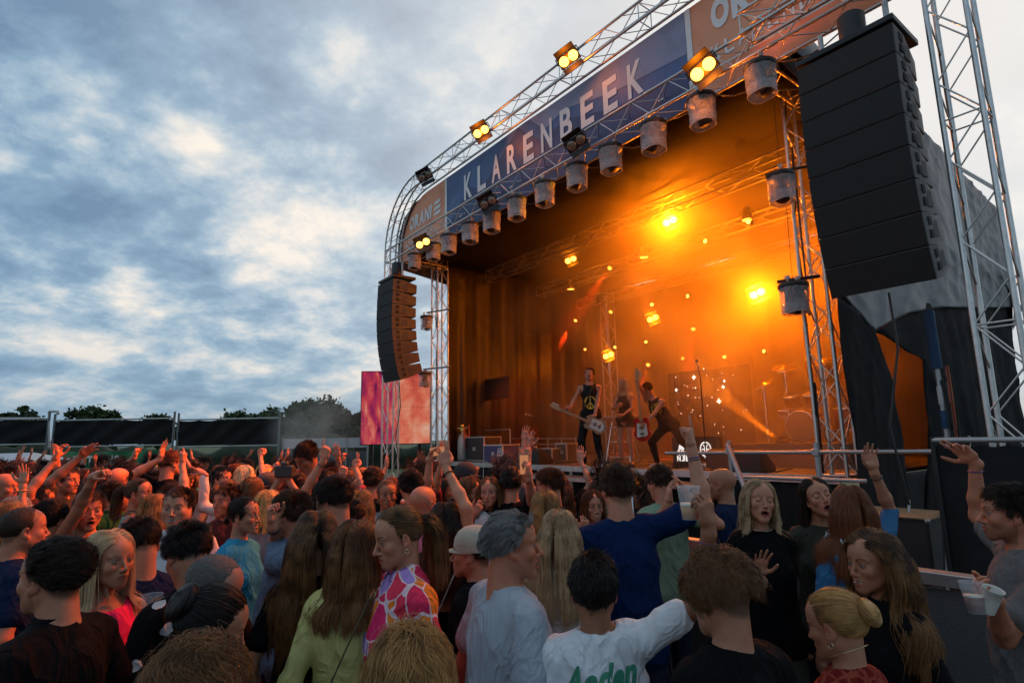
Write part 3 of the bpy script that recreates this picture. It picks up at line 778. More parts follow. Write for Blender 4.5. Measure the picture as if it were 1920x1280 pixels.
    if kind != 'none':
        pr = [inf(p, infl) for p in torso]
        if kind in ('tank', 'cami', 'strapless'): pass
        elif kind in ('tee', 'shirt', 'long', 'polo', 'dress'):
            fr = sp.get('sleeve', {'tee': .62, 'shirt': .85, 'polo': .6, 'long': 1.0, 'dress': .5}[kind])
            for k in (1, -1):
                a, el, w = arms[k][:3]; th = (1.0 if not fem else .85)*s+fat*.18
                e2 = a+(el-a)*min(fr, 1)
                pr += [Cp(a+(0, 0, -.012), e2, .054*th+infl*.1, .060*th if kind != 'long' else .05*th, .03)]
                if kind == 'long' and fr >= 1: pr += [Cp(el, w-(w-el)*.02, .048*th, .036*th, .03)]
                if kind == 'shirt': pr[-1] = Cp(a, e2, .062*th, .060*th, .03)
        if kind == 'dress' or sp.get('flare'): pr += [Cp(wai+(0, 0, -.02), np.array([0, 0, .70*s]), .13*s, .20*s, .06)]
        for k, hip, kn, an, fd in legs: pr += [Cp(hip, hip+(kn-hip)*.25, .10*s+fat*.02, .09*s, .05)]
        if kind not in ('cami', 'strapless', 'tank'):
            m0 = (che+wai)/2; pr += [El((m0[0], m0[1]+(.02 if fem else .01), m0[2]-.06*s), ((.158 if not fem else .138)*s+fat*.05, (.118 if not fem else .108)*s+fat*.07, .30*s), None, .05)]
        nl = {'tee': .074, 'shirt': .062, 'polo': .062, 'long': .068, 'dress': .085, 'tank': .095, 'cami': .13, 'strapless': .3}[kind]*s
        nc = nb+np.array([0, .012 if kind not in ('tank', 'cami') else .03, .055*s if kind not in ('tank', 'cami') else .05*s])
        pr.append(El(nc, (nl*(1.0 if not sp.get('wide') else 1.35), nl*1.05, nl*.75 if kind in ('tee', 'shirt', 'polo', 'long') else nl*1.1), None, .008, 's'))
        # armholes for sleeveless tops
        if kind in ('tank', 'cami', 'strapless'):
            for k in (1, -1):
                r_ = {'tank': .078, 'cami': .098, 'strapless': .12}[kind]*s
                pr.append(El(sh[k]+np.array([k*.015, 0, -.0]), (r_, .15*s, r_*1.25), None, .008, 's'))
        if kind == 'strapless': pass
        tz = H
        def cutf(X, Y, Z): return np.maximum(hem-Z, Z-(che[2]+.05 if kind == 'strapless' else 9))
        gl = np.minimum(np.minimum(sh[1], sh[-1]), lo+.05); gpts = np.array([sh[1], sh[-1], arms[1][1], arms[-1][1]]+([arms[1][2], arms[-1][2]] if kind == 'long' else []))
        glo = np.minimum(gpts.min(0)-.12, [-.32, -.26, hem-.03]); ghi = np.maximum(gpts.max(0)+.12, [.32, .30, nb[2]+.08])
        mt = sp.get('topmat') or cloth_mat(tcol, pat, c2)
        g = garment('shirt' if kind != 'dress' else 'dress', pr, mt, glo, ghi, gh, sp.get('fold', .0075 if lod < 2 else .006), cutf, root, 3)
        if False:          # ribbed collar
            mb = MB(); a_ = np.linspace(0, 2*pi, 25)[:-1]; R_ = nl*(.93 if not sp.get('wide') else 1.25)
            base_z = nb[2]+.055*s
            ptsR = [(nc[0]+R_*cos(t), nc[1]+R_*1.04*sin(t), nc[2]-.030*s-.018*sin(t)*s+.010*abs(cos(t))) for t in a_]
            mb.path(ptsR+[ptsR[0], ptsR[1]], .0042, 6); cobj = mb.build('collar', mt, g, True)
        if kind in ('shirt', 'polo') and lod < 2:
            mb = MB(); R_ = nl*.80
            tt = np.linspace(.62*pi, 2.38*pi, 26); vs = []
            for t in tt:
                c_, s_ = cos(t), sin(t)
                for rr_, dz in ((R_*.98, .030), (R_*1.02, .048), (R_*1.42, .010+.012*max(0, s_)), (R_*1.40, .004+.012*max(0, s_))):
                    vs.append((nc[0]+rr_*c_, nc[1]+rr_*1.02*s_+.004, nb[2]+.012*s+dz*s-.022*s_*s))
            n_ = len(tt); fs = [(i*4+j, i*4+(j+1), (i+1)*4+j+1, (i+1)*4+j) for i in range(n_-1) for j in range(3)]
            mb.add(vs, fs); cobj = mb.build('collar', mt, g, True)
            m_ = cobj.modifiers.new('s', 'SOLIDIFY'); m_.thickness = .003
        if kind in ('cami', 'strapless') and sp.get('straps', kind == 'cami'):
            for k in (1, -1):
                mb = MB(); xx = k*.078*s
                Pp = [(lean[0]*.6+xx*.95, lean[1]*.55+.10*s*1.0, che[2]+.055*s), (lean[0]*.7+xx, lean[1]*.65+.055*s, sz+.035*s), (lean[0]*.75+xx, lean[1]*.7-.012, sz+.062*s), (lean[0]*.75+xx*.98, lean[1]*.7-.075*s, sz+.02*s), (lean[0]*.65+xx*.9, lean[1]*.6-.105*s, sz-.07*s), (lean[0]*.6+xx*.85, lean[1]*.55-.105*s, che[2]+.035*s)]
                mb.path(smooth_path(Pp, 4), .006, 6); mb.build('shoulder_strap', mt, g, True)
    # trousers and shoes
    bt = sp.get('bottom', ('jeans', (.022, .03, .055)))
    if bt[0] != 'none':
        pr = [inf(torso[-1], .010)]
        fr = 1.0 if bt[0] != 'shorts' else .0
        for k, hip, kn, an, fd in legs:
            th = .093*s+fat*.02
            if bt[0] == 'shorts': pr += [Cp(hip, hip+(kn-hip)*bt[2] if len(bt) > 2 else hip+(kn-hip)*.75, th, .085*s, .05)]
            else: pr += [Cp(hip, kn, th, .066*s, .05), Cp(kn, an+(0, 0, .02), .064*s, .050*s, .03), El(kn*.7+an*.3-fd*.015, (.056*s, .058*s, .10*s), None, .03)]
        pz = np.array([l[3] for l in legs]+[l[2] for l in legs])
        garment('trousers' if bt[0] != 'shorts' else 'shorts', pr, cloth_mat(bt[1], 'denim' if bt[0] == 'jeans' else 'plain'), np.minimum(pz.min(0)-.12, [-.28, -.2, .06]), np.maximum(pz.max(0)+.12, [.28, .2, (.97 if 's' not in sp else pel[2]/s+.06)*s+.05]), (.014, .020, .028)[lod], .006,
                (lambda X, Y, Z: Z-(pel[2]+.06*s)), root, 7)
    if lod < 2 or sp.get('shoes'):
        for k, hip, kn, an, fd in legs:
            ps = [Cp(an+(0, 0, .0)-fd*.03, an-fd*.035+(0, 0, -.045), .042, .044, .02), Cp(an-fd*.03+(0, 0, -.05), an+fd*.155+(0, 0, -.055), .044, .036, .03)]
            lo_ = an-.24; hi_ = an+.24; lo_[2] = an[2]-.13
            zb = an[2]-.085
            garment('shoe', ps, mat('shoe_'+str(sp.get('shoe', (.03,)*3)), sp.get('shoe', (.03, .03, .03)), .6), lo_, hi_, .010 if lod < 1 else .014, 0, (lambda X, Y, Z: zb-Z))
    # ---- hair
    st = sp.get('hair', 'short')
    coll = [(ch+Rh @ (np.array([0, -.012, .030])*hs), Rh, np.array([.077, .098, .088])*hs), (ch+Rh @ (np.array([0, .02, -.035])*hs), Rh, np.array([.064, .06, .07])*hs),
            (nb+np.array([0, 0, .03]), np.eye(3), np.array([nk+.004, nk+.004, .11])),
            (che+np.array([0, 0, .03]), np.eye(3), np.array([(.155 if not fem else .138)*s+fat*.03+infl, .112*s+fat*.03+infl, .19*s])),
            ((sh[1]+sh[-1])/2+np.array([0, 0, .0]), np.eye(3), np.array([shw+.035*s, .060*s+infl, .052*s+infl*.5])),
            (wai, np.eye(3), np.array([.14, .11, .18])*s)]
    S = dict(coll=coll); S['L'] = sp.get('hlen') if st == 'short' else None; S.update(sp.get('hairopt', {}))
    S.setdefault('sr', (.0009, .0017, .0040)[lod])
    nst = {'short': 2600, 'top': 2000, 'buzz': 1500, 'fringe': 500, 'curly': 3600, 'long': 3600, 'wavy': 3600, 'bob': 3000, 'pony': 1700, 'bun': 1900, 'updo': 2000, 'messy': 3200, 'bald': 0}[st]
    nst = int(nst*(2.4, .8, .16)[lod]*sp.get('hairn', 1)); seg = (14, 10, 8)[lod]
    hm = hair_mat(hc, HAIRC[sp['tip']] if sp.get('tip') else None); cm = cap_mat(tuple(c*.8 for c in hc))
    cap = None
    if st != 'bald':
        th = ({'short': .005, 'top': .006, 'buzz': .0035, 'fringe': .002, 'curly': .011, 'long': .004, 'wavy': .004, 'bob': .004, 'pony': .004, 'bun': .004, 'updo': .005, 'messy': .009} if lod < 2 else {'short': .009, 'top': .01, 'buzz': .0035, 'fringe': .002, 'curly': .02, 'long': .013, 'wavy': .016, 'bob': .014, 'pony': .007, 'bun': .008, 'updo': .012, 'messy': .018})[st]*hs
        cc = ch+Rh @ (np.array([0, -.012, .030])*hs)
        V, ax = sdf_grid([El(cc, np.array([.0755, .097, .086])*hs+th, Rh, 0)], cc-.155*hs, cc+.155*hs, hh*1.25)
        X, Y, Z = np.meshgrid(*ax, indexing='ij'); Q = ((np.stack([X.ravel(), Y.ravel(), Z.ravel()], 1)-ch) @ Rh)/hs
        hl = hairline(Q)-(.002 if st in ('short', 'top', 'buzz', 'fringe') else .010)
        if st == 'fringe': hl = np.minimum(hl, .052-Q[:, 2])
        if 'under' in S: hl = np.minimum(hl, Q[:, 2]+.25*Q[:, 1]-S['under'])
        if sp.get('recede'): hl = np.minimum(hl, (.062+sp['recede'])-Q[:, 1]-.0)
        nz = wnoise(Q, 70, 1, 6)*.25*th+wnoise(Q, 150, 2, 6)*.15*th
        V = np.maximum(V-nz.reshape(V.shape)*.9, (-hl*hs).reshape(V.shape)*.8).astype(np.float32)
        Pc, Fc = surfnets(V, ax, hh*1.25); cap = meshobj('hair', Pc, Fc, cm, root, True)
        if nst:
            Pw, rad = hair_strands(st, nst, ch, Rh, hs, S, rg, sp.get('hlen', .33), seg)
            if sp.get('recede'):
                q0 = ((Pw[:, 0]-ch) @ Rh)/hs; Pw = Pw[q0[:, 1] < .062+sp['recede']]
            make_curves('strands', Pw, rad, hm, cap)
        if st in ('pony', 'bun', 'updo'):
            tp = ch+Rh @ (S.get('tail', np.array([0, -.105, .03]))*hs)
            if st == 'pony':
                nn = int(1300*(1, .5, .2)[lod]); L = sp.get('hlen', .33)
                a_ = rg.normal(size=(nn, 3))*.011; dcur = np.tile(unit(Rh @ np.array([0, -1.0, .25])), (nn, 1))+rg.normal(size=(nn, 3))*.22
                p = tp+a_; PP = np.empty((nn, seg, 3))
                for i in range(seg):
                    PP[:, i] = p; dcur /= np.linalg.norm(dcur, axis=1)[:, None]; p = p+dcur*(L*rg.uniform(.9, 1.05, (nn, 1))/seg); dcur = dcur*.7+np.array([0, 0, -.42])
                    for (c, R, r) in coll: p = ell_push(p, c, R, r+.004)
                am = .008
                for i in range(seg): PP[:, i, 0] += am*np.sin(a_[:, 0]*300+i*.9)*i/seg
                make_curves('ponytail', PP, np.interp(np.linspace(0, 1, seg), [0, .8, 1], [S['sr'], S['sr'], .0004]), hm, cap)
            else:
                br = sp.get('bunr', .036); nn = int(700*(1, .5, .2)[lod]); PP = np.empty((nn, 26, 3)); ctr = tp+Rh @ np.array([0, -.022, .006])
                axd = unit(Rh @ np.array([.1, -1.0, .35])); e1 = unit(np.cross(axd, [0, 0, 1.0])); e2 = np.cross(axd, e1)
                for j in range(nn):
                    R0 = rg.uniform(.25, 1)*br; ph = rg.uniform(0, 6.28); ph2 = rg.uniform(0, 6.28); t = np.linspace(0, 6.28*.95, 26)
                    tube = .016*br/.036; off = tube*np.cos(ph2+t*.8); of2 = tube*np.sin(ph2+t*.8)
                    PP[j] = ctr+np.outer(np.cos(ph+t)*(R0*.72+off), e1)+np.outer(np.sin(ph+t)*(R0*.72+off), e2)+np.outer(of2+.010*(1-R0/br)*1.5, axd)
                make_curves('bun', PP, S['sr']*1.1, hm, cap)
    for h in sp.get('extras', []): h(dict(root=root, ch=ch, Rh=Rh, hs=hs, arms=arms, s=s, nb=nb, sh=sh, che=che, wai=wai, H=H, body=body, lean=lean, loc=loc, Rw=Rw, cap=cap, fat=fat, infl=infl))
    root['_arms'] = 0; del root['_arms']
    tag(root, sp['label'], 'person', sp.get('group'))
    return root, dict(arms=arms, Rw=Rw, loc=loc, s=s, ch=ch, Rh=Rh)
def smooth_path(P, k=4):
    P = np.array(P, float); n = len(P); Q = []
    for i in range(n-1):
        p0, p1, p2, p3 = P[max(i-1, 0)], P[i], P[i+1], P[min(i+2, n-1)]
        for j in range(k):
            t = j/k; Q.append(.5*((2*p1)+(p2-p0)*t+(2*p0-5*p1+4*p2-p3)*t*t+(3*p1-3*p2+p0-p3)*t**3))
    Q.append(P[-1]); return np.array(Q)
# ------------------------------------------------------------------ stage frame: a along the front (right to left), b into the stage
SO = np.array([4.36, 7.95]); SU = np.array([-.61, .792]); SV = np.array([.792, .61])
def S(a, b, z): P = SO+SU*a+SV*b; return np.array([P[0], P[1], z])
def atB(x, y, b):
    d = ray(x, y); c = (CAM[:2]-SO) @ SV; t = (b-c)/(d[:2] @ SV); return CAM+d*t
def aOf(P): return float((np.array(P)[:2]-SO) @ SU)
US = np.array([*SU, 0.]); VS = np.array([*SV, 0.]); ZS = np.array([0, 0, 1.])
RS = np.stack([US, VS, ZS], 1)       # stage frame as a matrix (a is left-handed with b; fine for boxes)

M_alu = mat('aluminium', (.62, .62, .60), .34, .85, .10, 14, .15, 120, dirt=.15)
M_steel = mat('galvanised_steel', (.42, .43, .43), .45, .7, .15, 10, .15, 90, dirt=.3)
M_blackmetal = mat('black_metal', (.018, .018, .019), .45, .3, .2, 20, .1, 200)
M_blackcloth = mat('black_cloth', (.012, .012, .013), .8, 0, .3, 5, .35, 9, spec=.25)
M_rubber = mat('black_plastic', (.02, .02, .02), .5, 0, .2, 20)
M_grass = mat('grass_ground', (.055, .075, .03), .95, 0, .4, 3, .6, 25)

# ground
def make_ground():
    m, t, b = new_mat('trampled_ground')
    v = t.n('ShaderNodeTexCoord').outputs['Object']
    n_ = t.noise(v, 1.2, 8, .65).outputs[0]; n2_ = t.noise(v, 24, 5, .7).outputs[0]
    far = t.n('ShaderNodeVectorMath', {0: v}, operation='LENGTH').outputs['Value']
    dirt = t.ramp(n_, [(.35, (.045, .04, .032)), (.5, (.07, .06, .045)), (.65, (.05, .062, .03))])
    gr = t.ramp(n2_, [(.3, (.035, .06, .018)), (.7, (.075, .10, .035))])
    c = t.mix(t.math('MULTIPLY', t.math('SUBTRACT', far, 16, clamp=False), .2, clamp=True), dirt, gr)
    t.t.links.new(c, b.inputs['Base Color']); b.inputs['Roughness'].default_value = .95
    bp = t.n('ShaderNodeBump', {'Strength': .8, 'Distance': .04, 'Height': n2_}); t.t.links.new(bp.outputs[0], b.inputs['Normal'])
    g = MB(); N = 40; L = 900.0
    xs = np.sign(np.linspace(-1, 1, N+1))*np.abs(np.linspace(-1, 1, N+1))**3*L
    vs = [(x, y, 0.0) for x in xs for y in xs]; fs = [(i*(N+1)+j, (i+1)*(N+1)+j, (i+1)*(N+1)+j+1, i*(N+1)+j+1) for i in range(N) for j in range(N)]
    g.add(vs, fs); tag(g.build('ground', m), 'trampled grass and dirt of the festival field', kind='structure')
make_ground()

_rod = {}
def rod(name, a, b, r, m, parent, off=(0, 0, 0), n=8):
    key = (m.name, n)
    if key not in _rod:
        mb = MB(); mb.tube((0, 0, 0), (0, 0, 1), 1, n=n); me = mb.build(name, m, None, True); _rod[key] = me.data; bpy.data.objects.remove(me)
    o = bpy.data.objects.new(name, _rod[key]); COL.objects.link(o); o.parent = parent
    a = Vector(a)-Vector(off); b = Vector(b)-Vector(off); d = b-a
    o.matrix_local = Matrix.Translation(a) @ d.to_track_quat('Z', 'Y').to_matrix().to_4x4() @ Matrix.Diagonal((r, r, d.length, 1))
    return o
def truss(name, label, A, B, e1, e2, w, h, pitch=.35, rc=.025, rb=.009, corners=((-1, -1), (1, -1), (1, 1), (-1, 1)), cat='truss', group=None, joints=2.0, m=None):
    """box (or triangular) lattice truss; e1, e2 the section axes"""
    A = np.array(A, float); B = np.array(B, float); e1 = unit(e1); e2 = unit(e2); m = m or M_alu
    root = empty(name, A, label=label, cat=cat, group=group)
    d = B-A; L = np.linalg.norm(d); d /= L; cs = [e1*i*w/2+e2*j*h/2 for i, j in corners]
    for c in cs: rod('chord', A+c, B+c, rc, m, root, A, 12)
    n = max(1, int(round(L/pitch))); k = len(cs)
    for q in range(k):
        c0, c1 = cs[q], cs[(q+1) % k]
        for i in range(n):
            p0 = A+d*L*i/n; p1 = A+d*L*(i+1)/n
            if (i+q) % 2: rod('brace', p0+c0, p1+c1, rb, m, root, A, 6)
            else: rod('brace', p0+c1, p1+c0, rb, m, root, A, 6)
        rod('end_bar', A+c0+d*.02, A+c1+d*.02, rb*1.2, m, root, A, 6); rod('end_bar', B+c0-d*.02, B+c1-d*.02, rb*1.2, m, root, A, 6)
    if joints:
        nj = int(L//joints)
        for i in range(1, nj+1):
            for c in cs: rod('coupler', A+c+d*(i*joints-.06), A+c+d*(i*joints+.06), rc*1.28, m, root, A, 10)
    return root

# ------------------------------------------------------------------ stage structure
DZ = 1.50; A1 = 10.55; ROOF = 7.25
# deck panels with aluminium edge
deck = empty('stage_deck', S(0, 0, 0), label='raised black stage deck of plywood panels with aluminium edge', cat='stage')
def stage_child(o, root):
    o.parent = root; o.matrix_parent_inverse = root.matrix_basis.inverted() if False else Matrix.Translation(-Vector(root.location)); return o
M_deck = mat('stage_plywood', (.045, .04, .038), .55, 0, .25, 6, .1, 40, dirt=.2)
pan = None
for i in range(5):
    for j in range(8):
        mb = MB(); mb.box(S((i+.5)*2.11, (j+.5)*1.0, DZ-.03), (2.095, .985, .06), RS)
        stage_child(mb.build('deck_panel', M_deck), deck)
mb = MB(); mb.box(S(5.27, -.015, DZ-.05), (10.55, .03, .11), RS); stage_child(mb.build('edge_rail', M_alu), deck)
for i in range(11):
    mb = MB(); a = i*1.055
    mb.box(S(a, .05, (DZ-.1)/2), (.05, .05, DZ-.1), RS); stage_child(mb.build('deck_leg', M_alu), deck)
    if i < 10:
        x0 = a+.03; N = 12
        vs = []; fs = []
        for q in range(N+1):
            aa = x0+q*(.995/N); bb = -.005+.02*sin(q*1.9+i)
            vs += [S(aa, bb+.03, DZ-.11), S(aa, bb+.035+.02*sin(q*2.3), .02)]
        fs = [(2*q, 2*q+2, 2*q+3, 2*q+1) for q in range(N)]
        mb = MB(); mb.add(vs, fs); stage_child(mb.build('skirt', M_blackcloth, None, True), deck)
# lower apron platform in front of the stage for a stretch
ap = empty('stage_apron', S(2, -.5, 0), label='low grey apron platform with pale legs in front of the stage deck', cat='platform')
for i in range(3):
    mb = MB(); mb.box(S(2.4+i*1.6, -.36, DZ-.20), (1.58, .55, .06), RS); stage_child(mb.build('deck_panel', M_deck), ap)
    for s_ in (-.74, .74):
        mb = MB(); mb.tube(S(2.4+i*1.6+s_, -.58, 0), S(2.4+i*1.6+s_, -.58, DZ-.23), .024, n=10); stage_child(mb.build('leg', M_alu, None, True), ap)
mb = MB(); mb.box(S(4.0, -.645, DZ-.20), (4.8, .02, .07), RS); stage_child(mb.build('edge_rail', M_alu), ap)

# masking cloths: hanging black tarps with folds
def drape(name, label, p00, p10, z1, z0, nrm, m, amp=.05, folds=9, cat='curtain', pull=None, nz=26, seed=0, th=.004, kind=None):
    """cloth from p00 to p10 (xy), top z1, bottom z0"""
    L = np.linalg.norm(np.array(p10)[:2]-np.array(p00)[:2]); nx = int(max(20, folds*8)); vs = []
    for j in range(nz+1):
        t = j/nz
        for i in range(nx+1):
            s_ = i/nx; P = np.array(p00)*(1-s_)+np.array(p10)*s_
            w = amp*(.35+.65*t)*(sin(s_*folds*6.28+seed+1.3*sin(s_*7+seed))+.5*sin(s_*folds*15.1+seed*2+2*t)+.5*sin((s_*3+t*4)*2.1+seed))
            if pull:
                for (ps, pt, pr, pa) in pull:
                    d_ = hypot((s_-ps)*L, (t-pt)*(z1-z0)); ang = atan2((t-pt)*(z1-z0), (s_-ps)*L)
                    w += pa*np.exp(-d_/pr)*sin(ang*13+d_*2)
            P = P+np.array(nrm)*w; vs.append((P[0], P[1], z1*(1-t)+z0*t))
    fs = np.array([(j*(nx+1)+i, j*(nx+1)+i+1, (j+1)*(nx+1)+i+1, (j+1)*(nx+1)+i) for j in range(nz) for i in range(nx)])
    o = meshobj(name, vs, fs, m, None, True); sm = o.modifiers.new('s', 'SOLIDIFY'); sm.thickness = th
    return tag(o, label, cat)
M_tarp = mat('black_pvc_tarp', (.014, .010, .008), .42, 0, .2, 3, .5, 5, spec=.3)
M_silver = mat('grey_pvc_tarp', (.085, .088, .094), .42, 0, .25, 2.2, .5, 4, spec=.5, dirt=.35)
drape('side_curtain', 'dark creased tarp hanging along the left inner side of the stage', S(A1+.05, .3, 0), S(A1+.05, 7.0, 0), ROOF-.05, DZ, -US, M_tarp, .05, 9, pull=[(.45, .30, .5, .035), (.12, .2, .5, .03), (.75, .45, .4, .03)], nz=60, seed=1)
drape('back_curtain', 'black backdrop cloth across the rear of the stage', S(A1+.0, 7.05, 0), S(-.25, 7.05, 0), ROOF-.05, DZ, -VS, M_tarp, .05, 16, nz=30, seed=4)
# roof skin and its outer shell
def roof():
    root = empty('stage_roof', S(0, 0, ROOF), label='black canvas roof stretched over the stage', cat='roof')
    mb = MB(); prof = [(-.30, 7.0), (-.30, 7.9), (-.1, 8.35), (.4, 8.6), (5.2, 8.75), (10.2, 8.6), (10.8, 8.35), (11.1, 7.9), (11.15, 7.0)]
    vs = []; nb_ = 9
    for k in range(nb_):
        b_ = -1.05+k*1.03
        for (a_, z_) in prof: vs.append(S(a_, b_, z_-.16*k+.03*sin(k*3.1+a_*2)))
    n_ = len(prof); fs = [(k*n_+i, k*n_+i+1, (k+1)*n_+i+1, (k+1)*n_+i) for k in range(nb_-1) for i in range(n_-1)]
    mb.add(vs, fs); o = stage_child(mb.build('outer_skin', M_silver, None, True), root); s_ = o.modifiers.new('s', 'SOLIDIFY'); s_.thickness = .01
    mb = MB(); vs = [S(a_, b_, ROOF+.05*sin(a_*2.2+b_)) for a_ in np.linspace(-.4, 10.95, 12) for b_ in np.linspace(-1.0, 7.1, 8)]
    fs = [(i*8+j, i*8+j+1, (i+1)*8+j+1, (i+1)*8+j) for i in range(11) for j in range(7)]
    mb.add(vs, fs); o = stage_child(mb.build('ceiling_cloth', M_blackcloth, None, True), root); s_ = o.modifiers.new('s', 'SOLIDIFY'); s_.thickness = .01
    return root
roof()
# columns
CW = .34
truss('truss_column', 'aluminium lattice column at the right front corner of the stage', S(0, 0, DZ), S(0, 0, 7.0), US, VS, CW, CW, .42, .025, .010, group='corner columns of the stage')
truss('truss_column', 'aluminium lattice column at the left front corner of the stage', S(A1-.02, 0, DZ), S(A1-.02, 0, 7.0), US, VS, CW, CW, .42, .025, .010, group='corner columns of the stage')
truss('truss_column', 'lattice column at the far rear corner of the stage', S(A1-.4, 6.6, DZ), S(A1-.4, 6.6, ROOF-.1), US, VS, CW, CW, .5, .025, .010)
# front beam (lower) and its hangers
truss('front_truss', 'long aluminium box truss across the stage opening carrying the covered lamps', S(-2.4, -1.3, 7.215), S(11.0, -1.3, 7.215), VS, ZS, .36, .37, .36, .024, .009)
for a_ in (0, A1):
    truss('link_truss', 'short truss linking the front beam to the %s column head' % ('right' if a_ == 0 else 'left'), S(a_, -1.1, 7.2), S(a_, .2, 7.2), US, ZS, .30, .30, .32, .022, .009)
for i_, (b_, z_) in enumerate(((1.6, 6.95), (3.6, 6.75), (5.4, 6.55))):
    truss('rear_truss', ['first lighting truss behind the stage opening', 'middle lighting truss inside the stage roof', 'rearmost lighting truss before the backdrop'][i_], S(.3, b_, z_), S(10.3, b_, z_), VS, ZS, .3, .3, .5, .024, .010, m=mat('dull_truss', (.25, .25, .25), .5, .6))

# the arch: two legs, rounded shoulders, top beam, all one lattice
def arch():
    root = empty('arch_truss', S(11, -1.35, 0), label='tall lattice arch with rounded shoulders framing the stage front', cat='truss')
    off = np.array(root.location)
    aL, aR, zt, r, w, dth = 11.03, -2.36, 9.02, 1.75, .33, .32
    def pathpt(inset):
        P = []; R = r-inset
        P.append((aL-inset, .0)); 
        for z in np.arange(.42, zt-r+.01, .42): P.append((aL-inset, z))
        for k in range(1, 9):
            t = k/8*pi/2; P.append((aL-r+R*cos(t), zt-r+R*sin(t)))
        n = 26
        for k in range(1, n+1): P.append((aL-r+(aR+r-(aL-r))*k/n, zt-inset))
        for k in range(1, 9):
            t = pi/2+k/8*pi/2; P.append((aR+r+R*cos(t), zt-r+R*sin(t)))
        for z in np.arange(zt-r, .1, -.42): P.append((aR+inset, z))
        return P
    outer, inner = pathpt(0), pathpt(w); n = min(len(outer), len(inner)); outer, inner = outer[:n], inner[:n]
    lines = {}
    for nm, P in (('o', outer), ('i', inner)):
        for b_ in (-1.5, -1.5+dth):
            W_ = [S(a, b_, z) for a, z in P]; lines[nm, b_] = W_
            mb = MB(); mb.path([q-off for q in W_], .025, 10); mb.build('chord', M_alu, root, True)
    b0, b1 = -1.5, -1.5+dth
    faces = [(('o', b0), ('i', b0)), (('o', b1), ('i', b1)), (('o', b0), ('o', b1)), (('i', b0), ('i', b1))]
    for q, (u_, v_) in enumerate(faces):
        for i in range(n-1):
            if q < 2:
                (rod('brace', lines[u_][i], lines[v_][i+1], .009, M_alu, root, off, 6) if i % 2 else rod('brace', lines[v_][i], lines[u_][i+1], .009, M_alu, root, off, 6))
            elif i % 2 == 0: rod('brace', lines[u_][i], lines[v_][i+1], .009, M_alu, root, off, 6)
            if i % 5 == 0: rod('batten', lines[u_][i], lines[v_][i], .010, M_alu, root, off, 6)
    return root
arch()
# ------------------------------------------------------------------ banner
FONT = [None]
def text_geo(txt, bold=0.0, res=3, font=None):
    cu = bpy.data.curves.new('t', 'FONT'); cu.body = txt; cu.size = 1.0; cu.offset = bold; cu.resolution_u = res; cu.fill_mode = 'FRONT'
    o = bpy.data.objects.new('t', cu); COL.objects.link(o)
    bpy.context.view_layer.update(); me = bpy.data.meshes.new_from_object(o.evaluated_get(bpy.context.evaluated_depsgraph_get()))
    v = np.array([q.co[:] for q in me.vertices]); f = [tuple(p.vertices) for p in me.polygons]
    bpy.data.objects.remove(o); bpy.data.meshes.remove(me); return v, f
def letters(txt, o, ax, ay, h, w, m, parent, off, gap=.12, bold=.02, name='letter', slant=0.0, wave=None, hole=None, nrm=None):
    """each letter a flat mesh; o lower-left corner, ax / ay unit axes, letter height h, letter width w"""
    x = 0.0
    for chx in txt:
        if chx == ' ': x += w*.7; continue
        v, f = text_geo(chx, bold); mn, mx = v.min(0), v.max(0); sw = w*(.32 if chx in 'I' else 1.0)
        q = (v-mn)/(mx-mn+1e-9)
        X = x+q[:, 0]*sw+slant*q[:, 1]*h; Y = q[:, 1]*h
        P = np.array(o)+np.outer(X, ax)+np.outer(Y, ay)-np.array(off)
        meshobj(name, P, f, m, parent); x += sw+w*gap
    return x
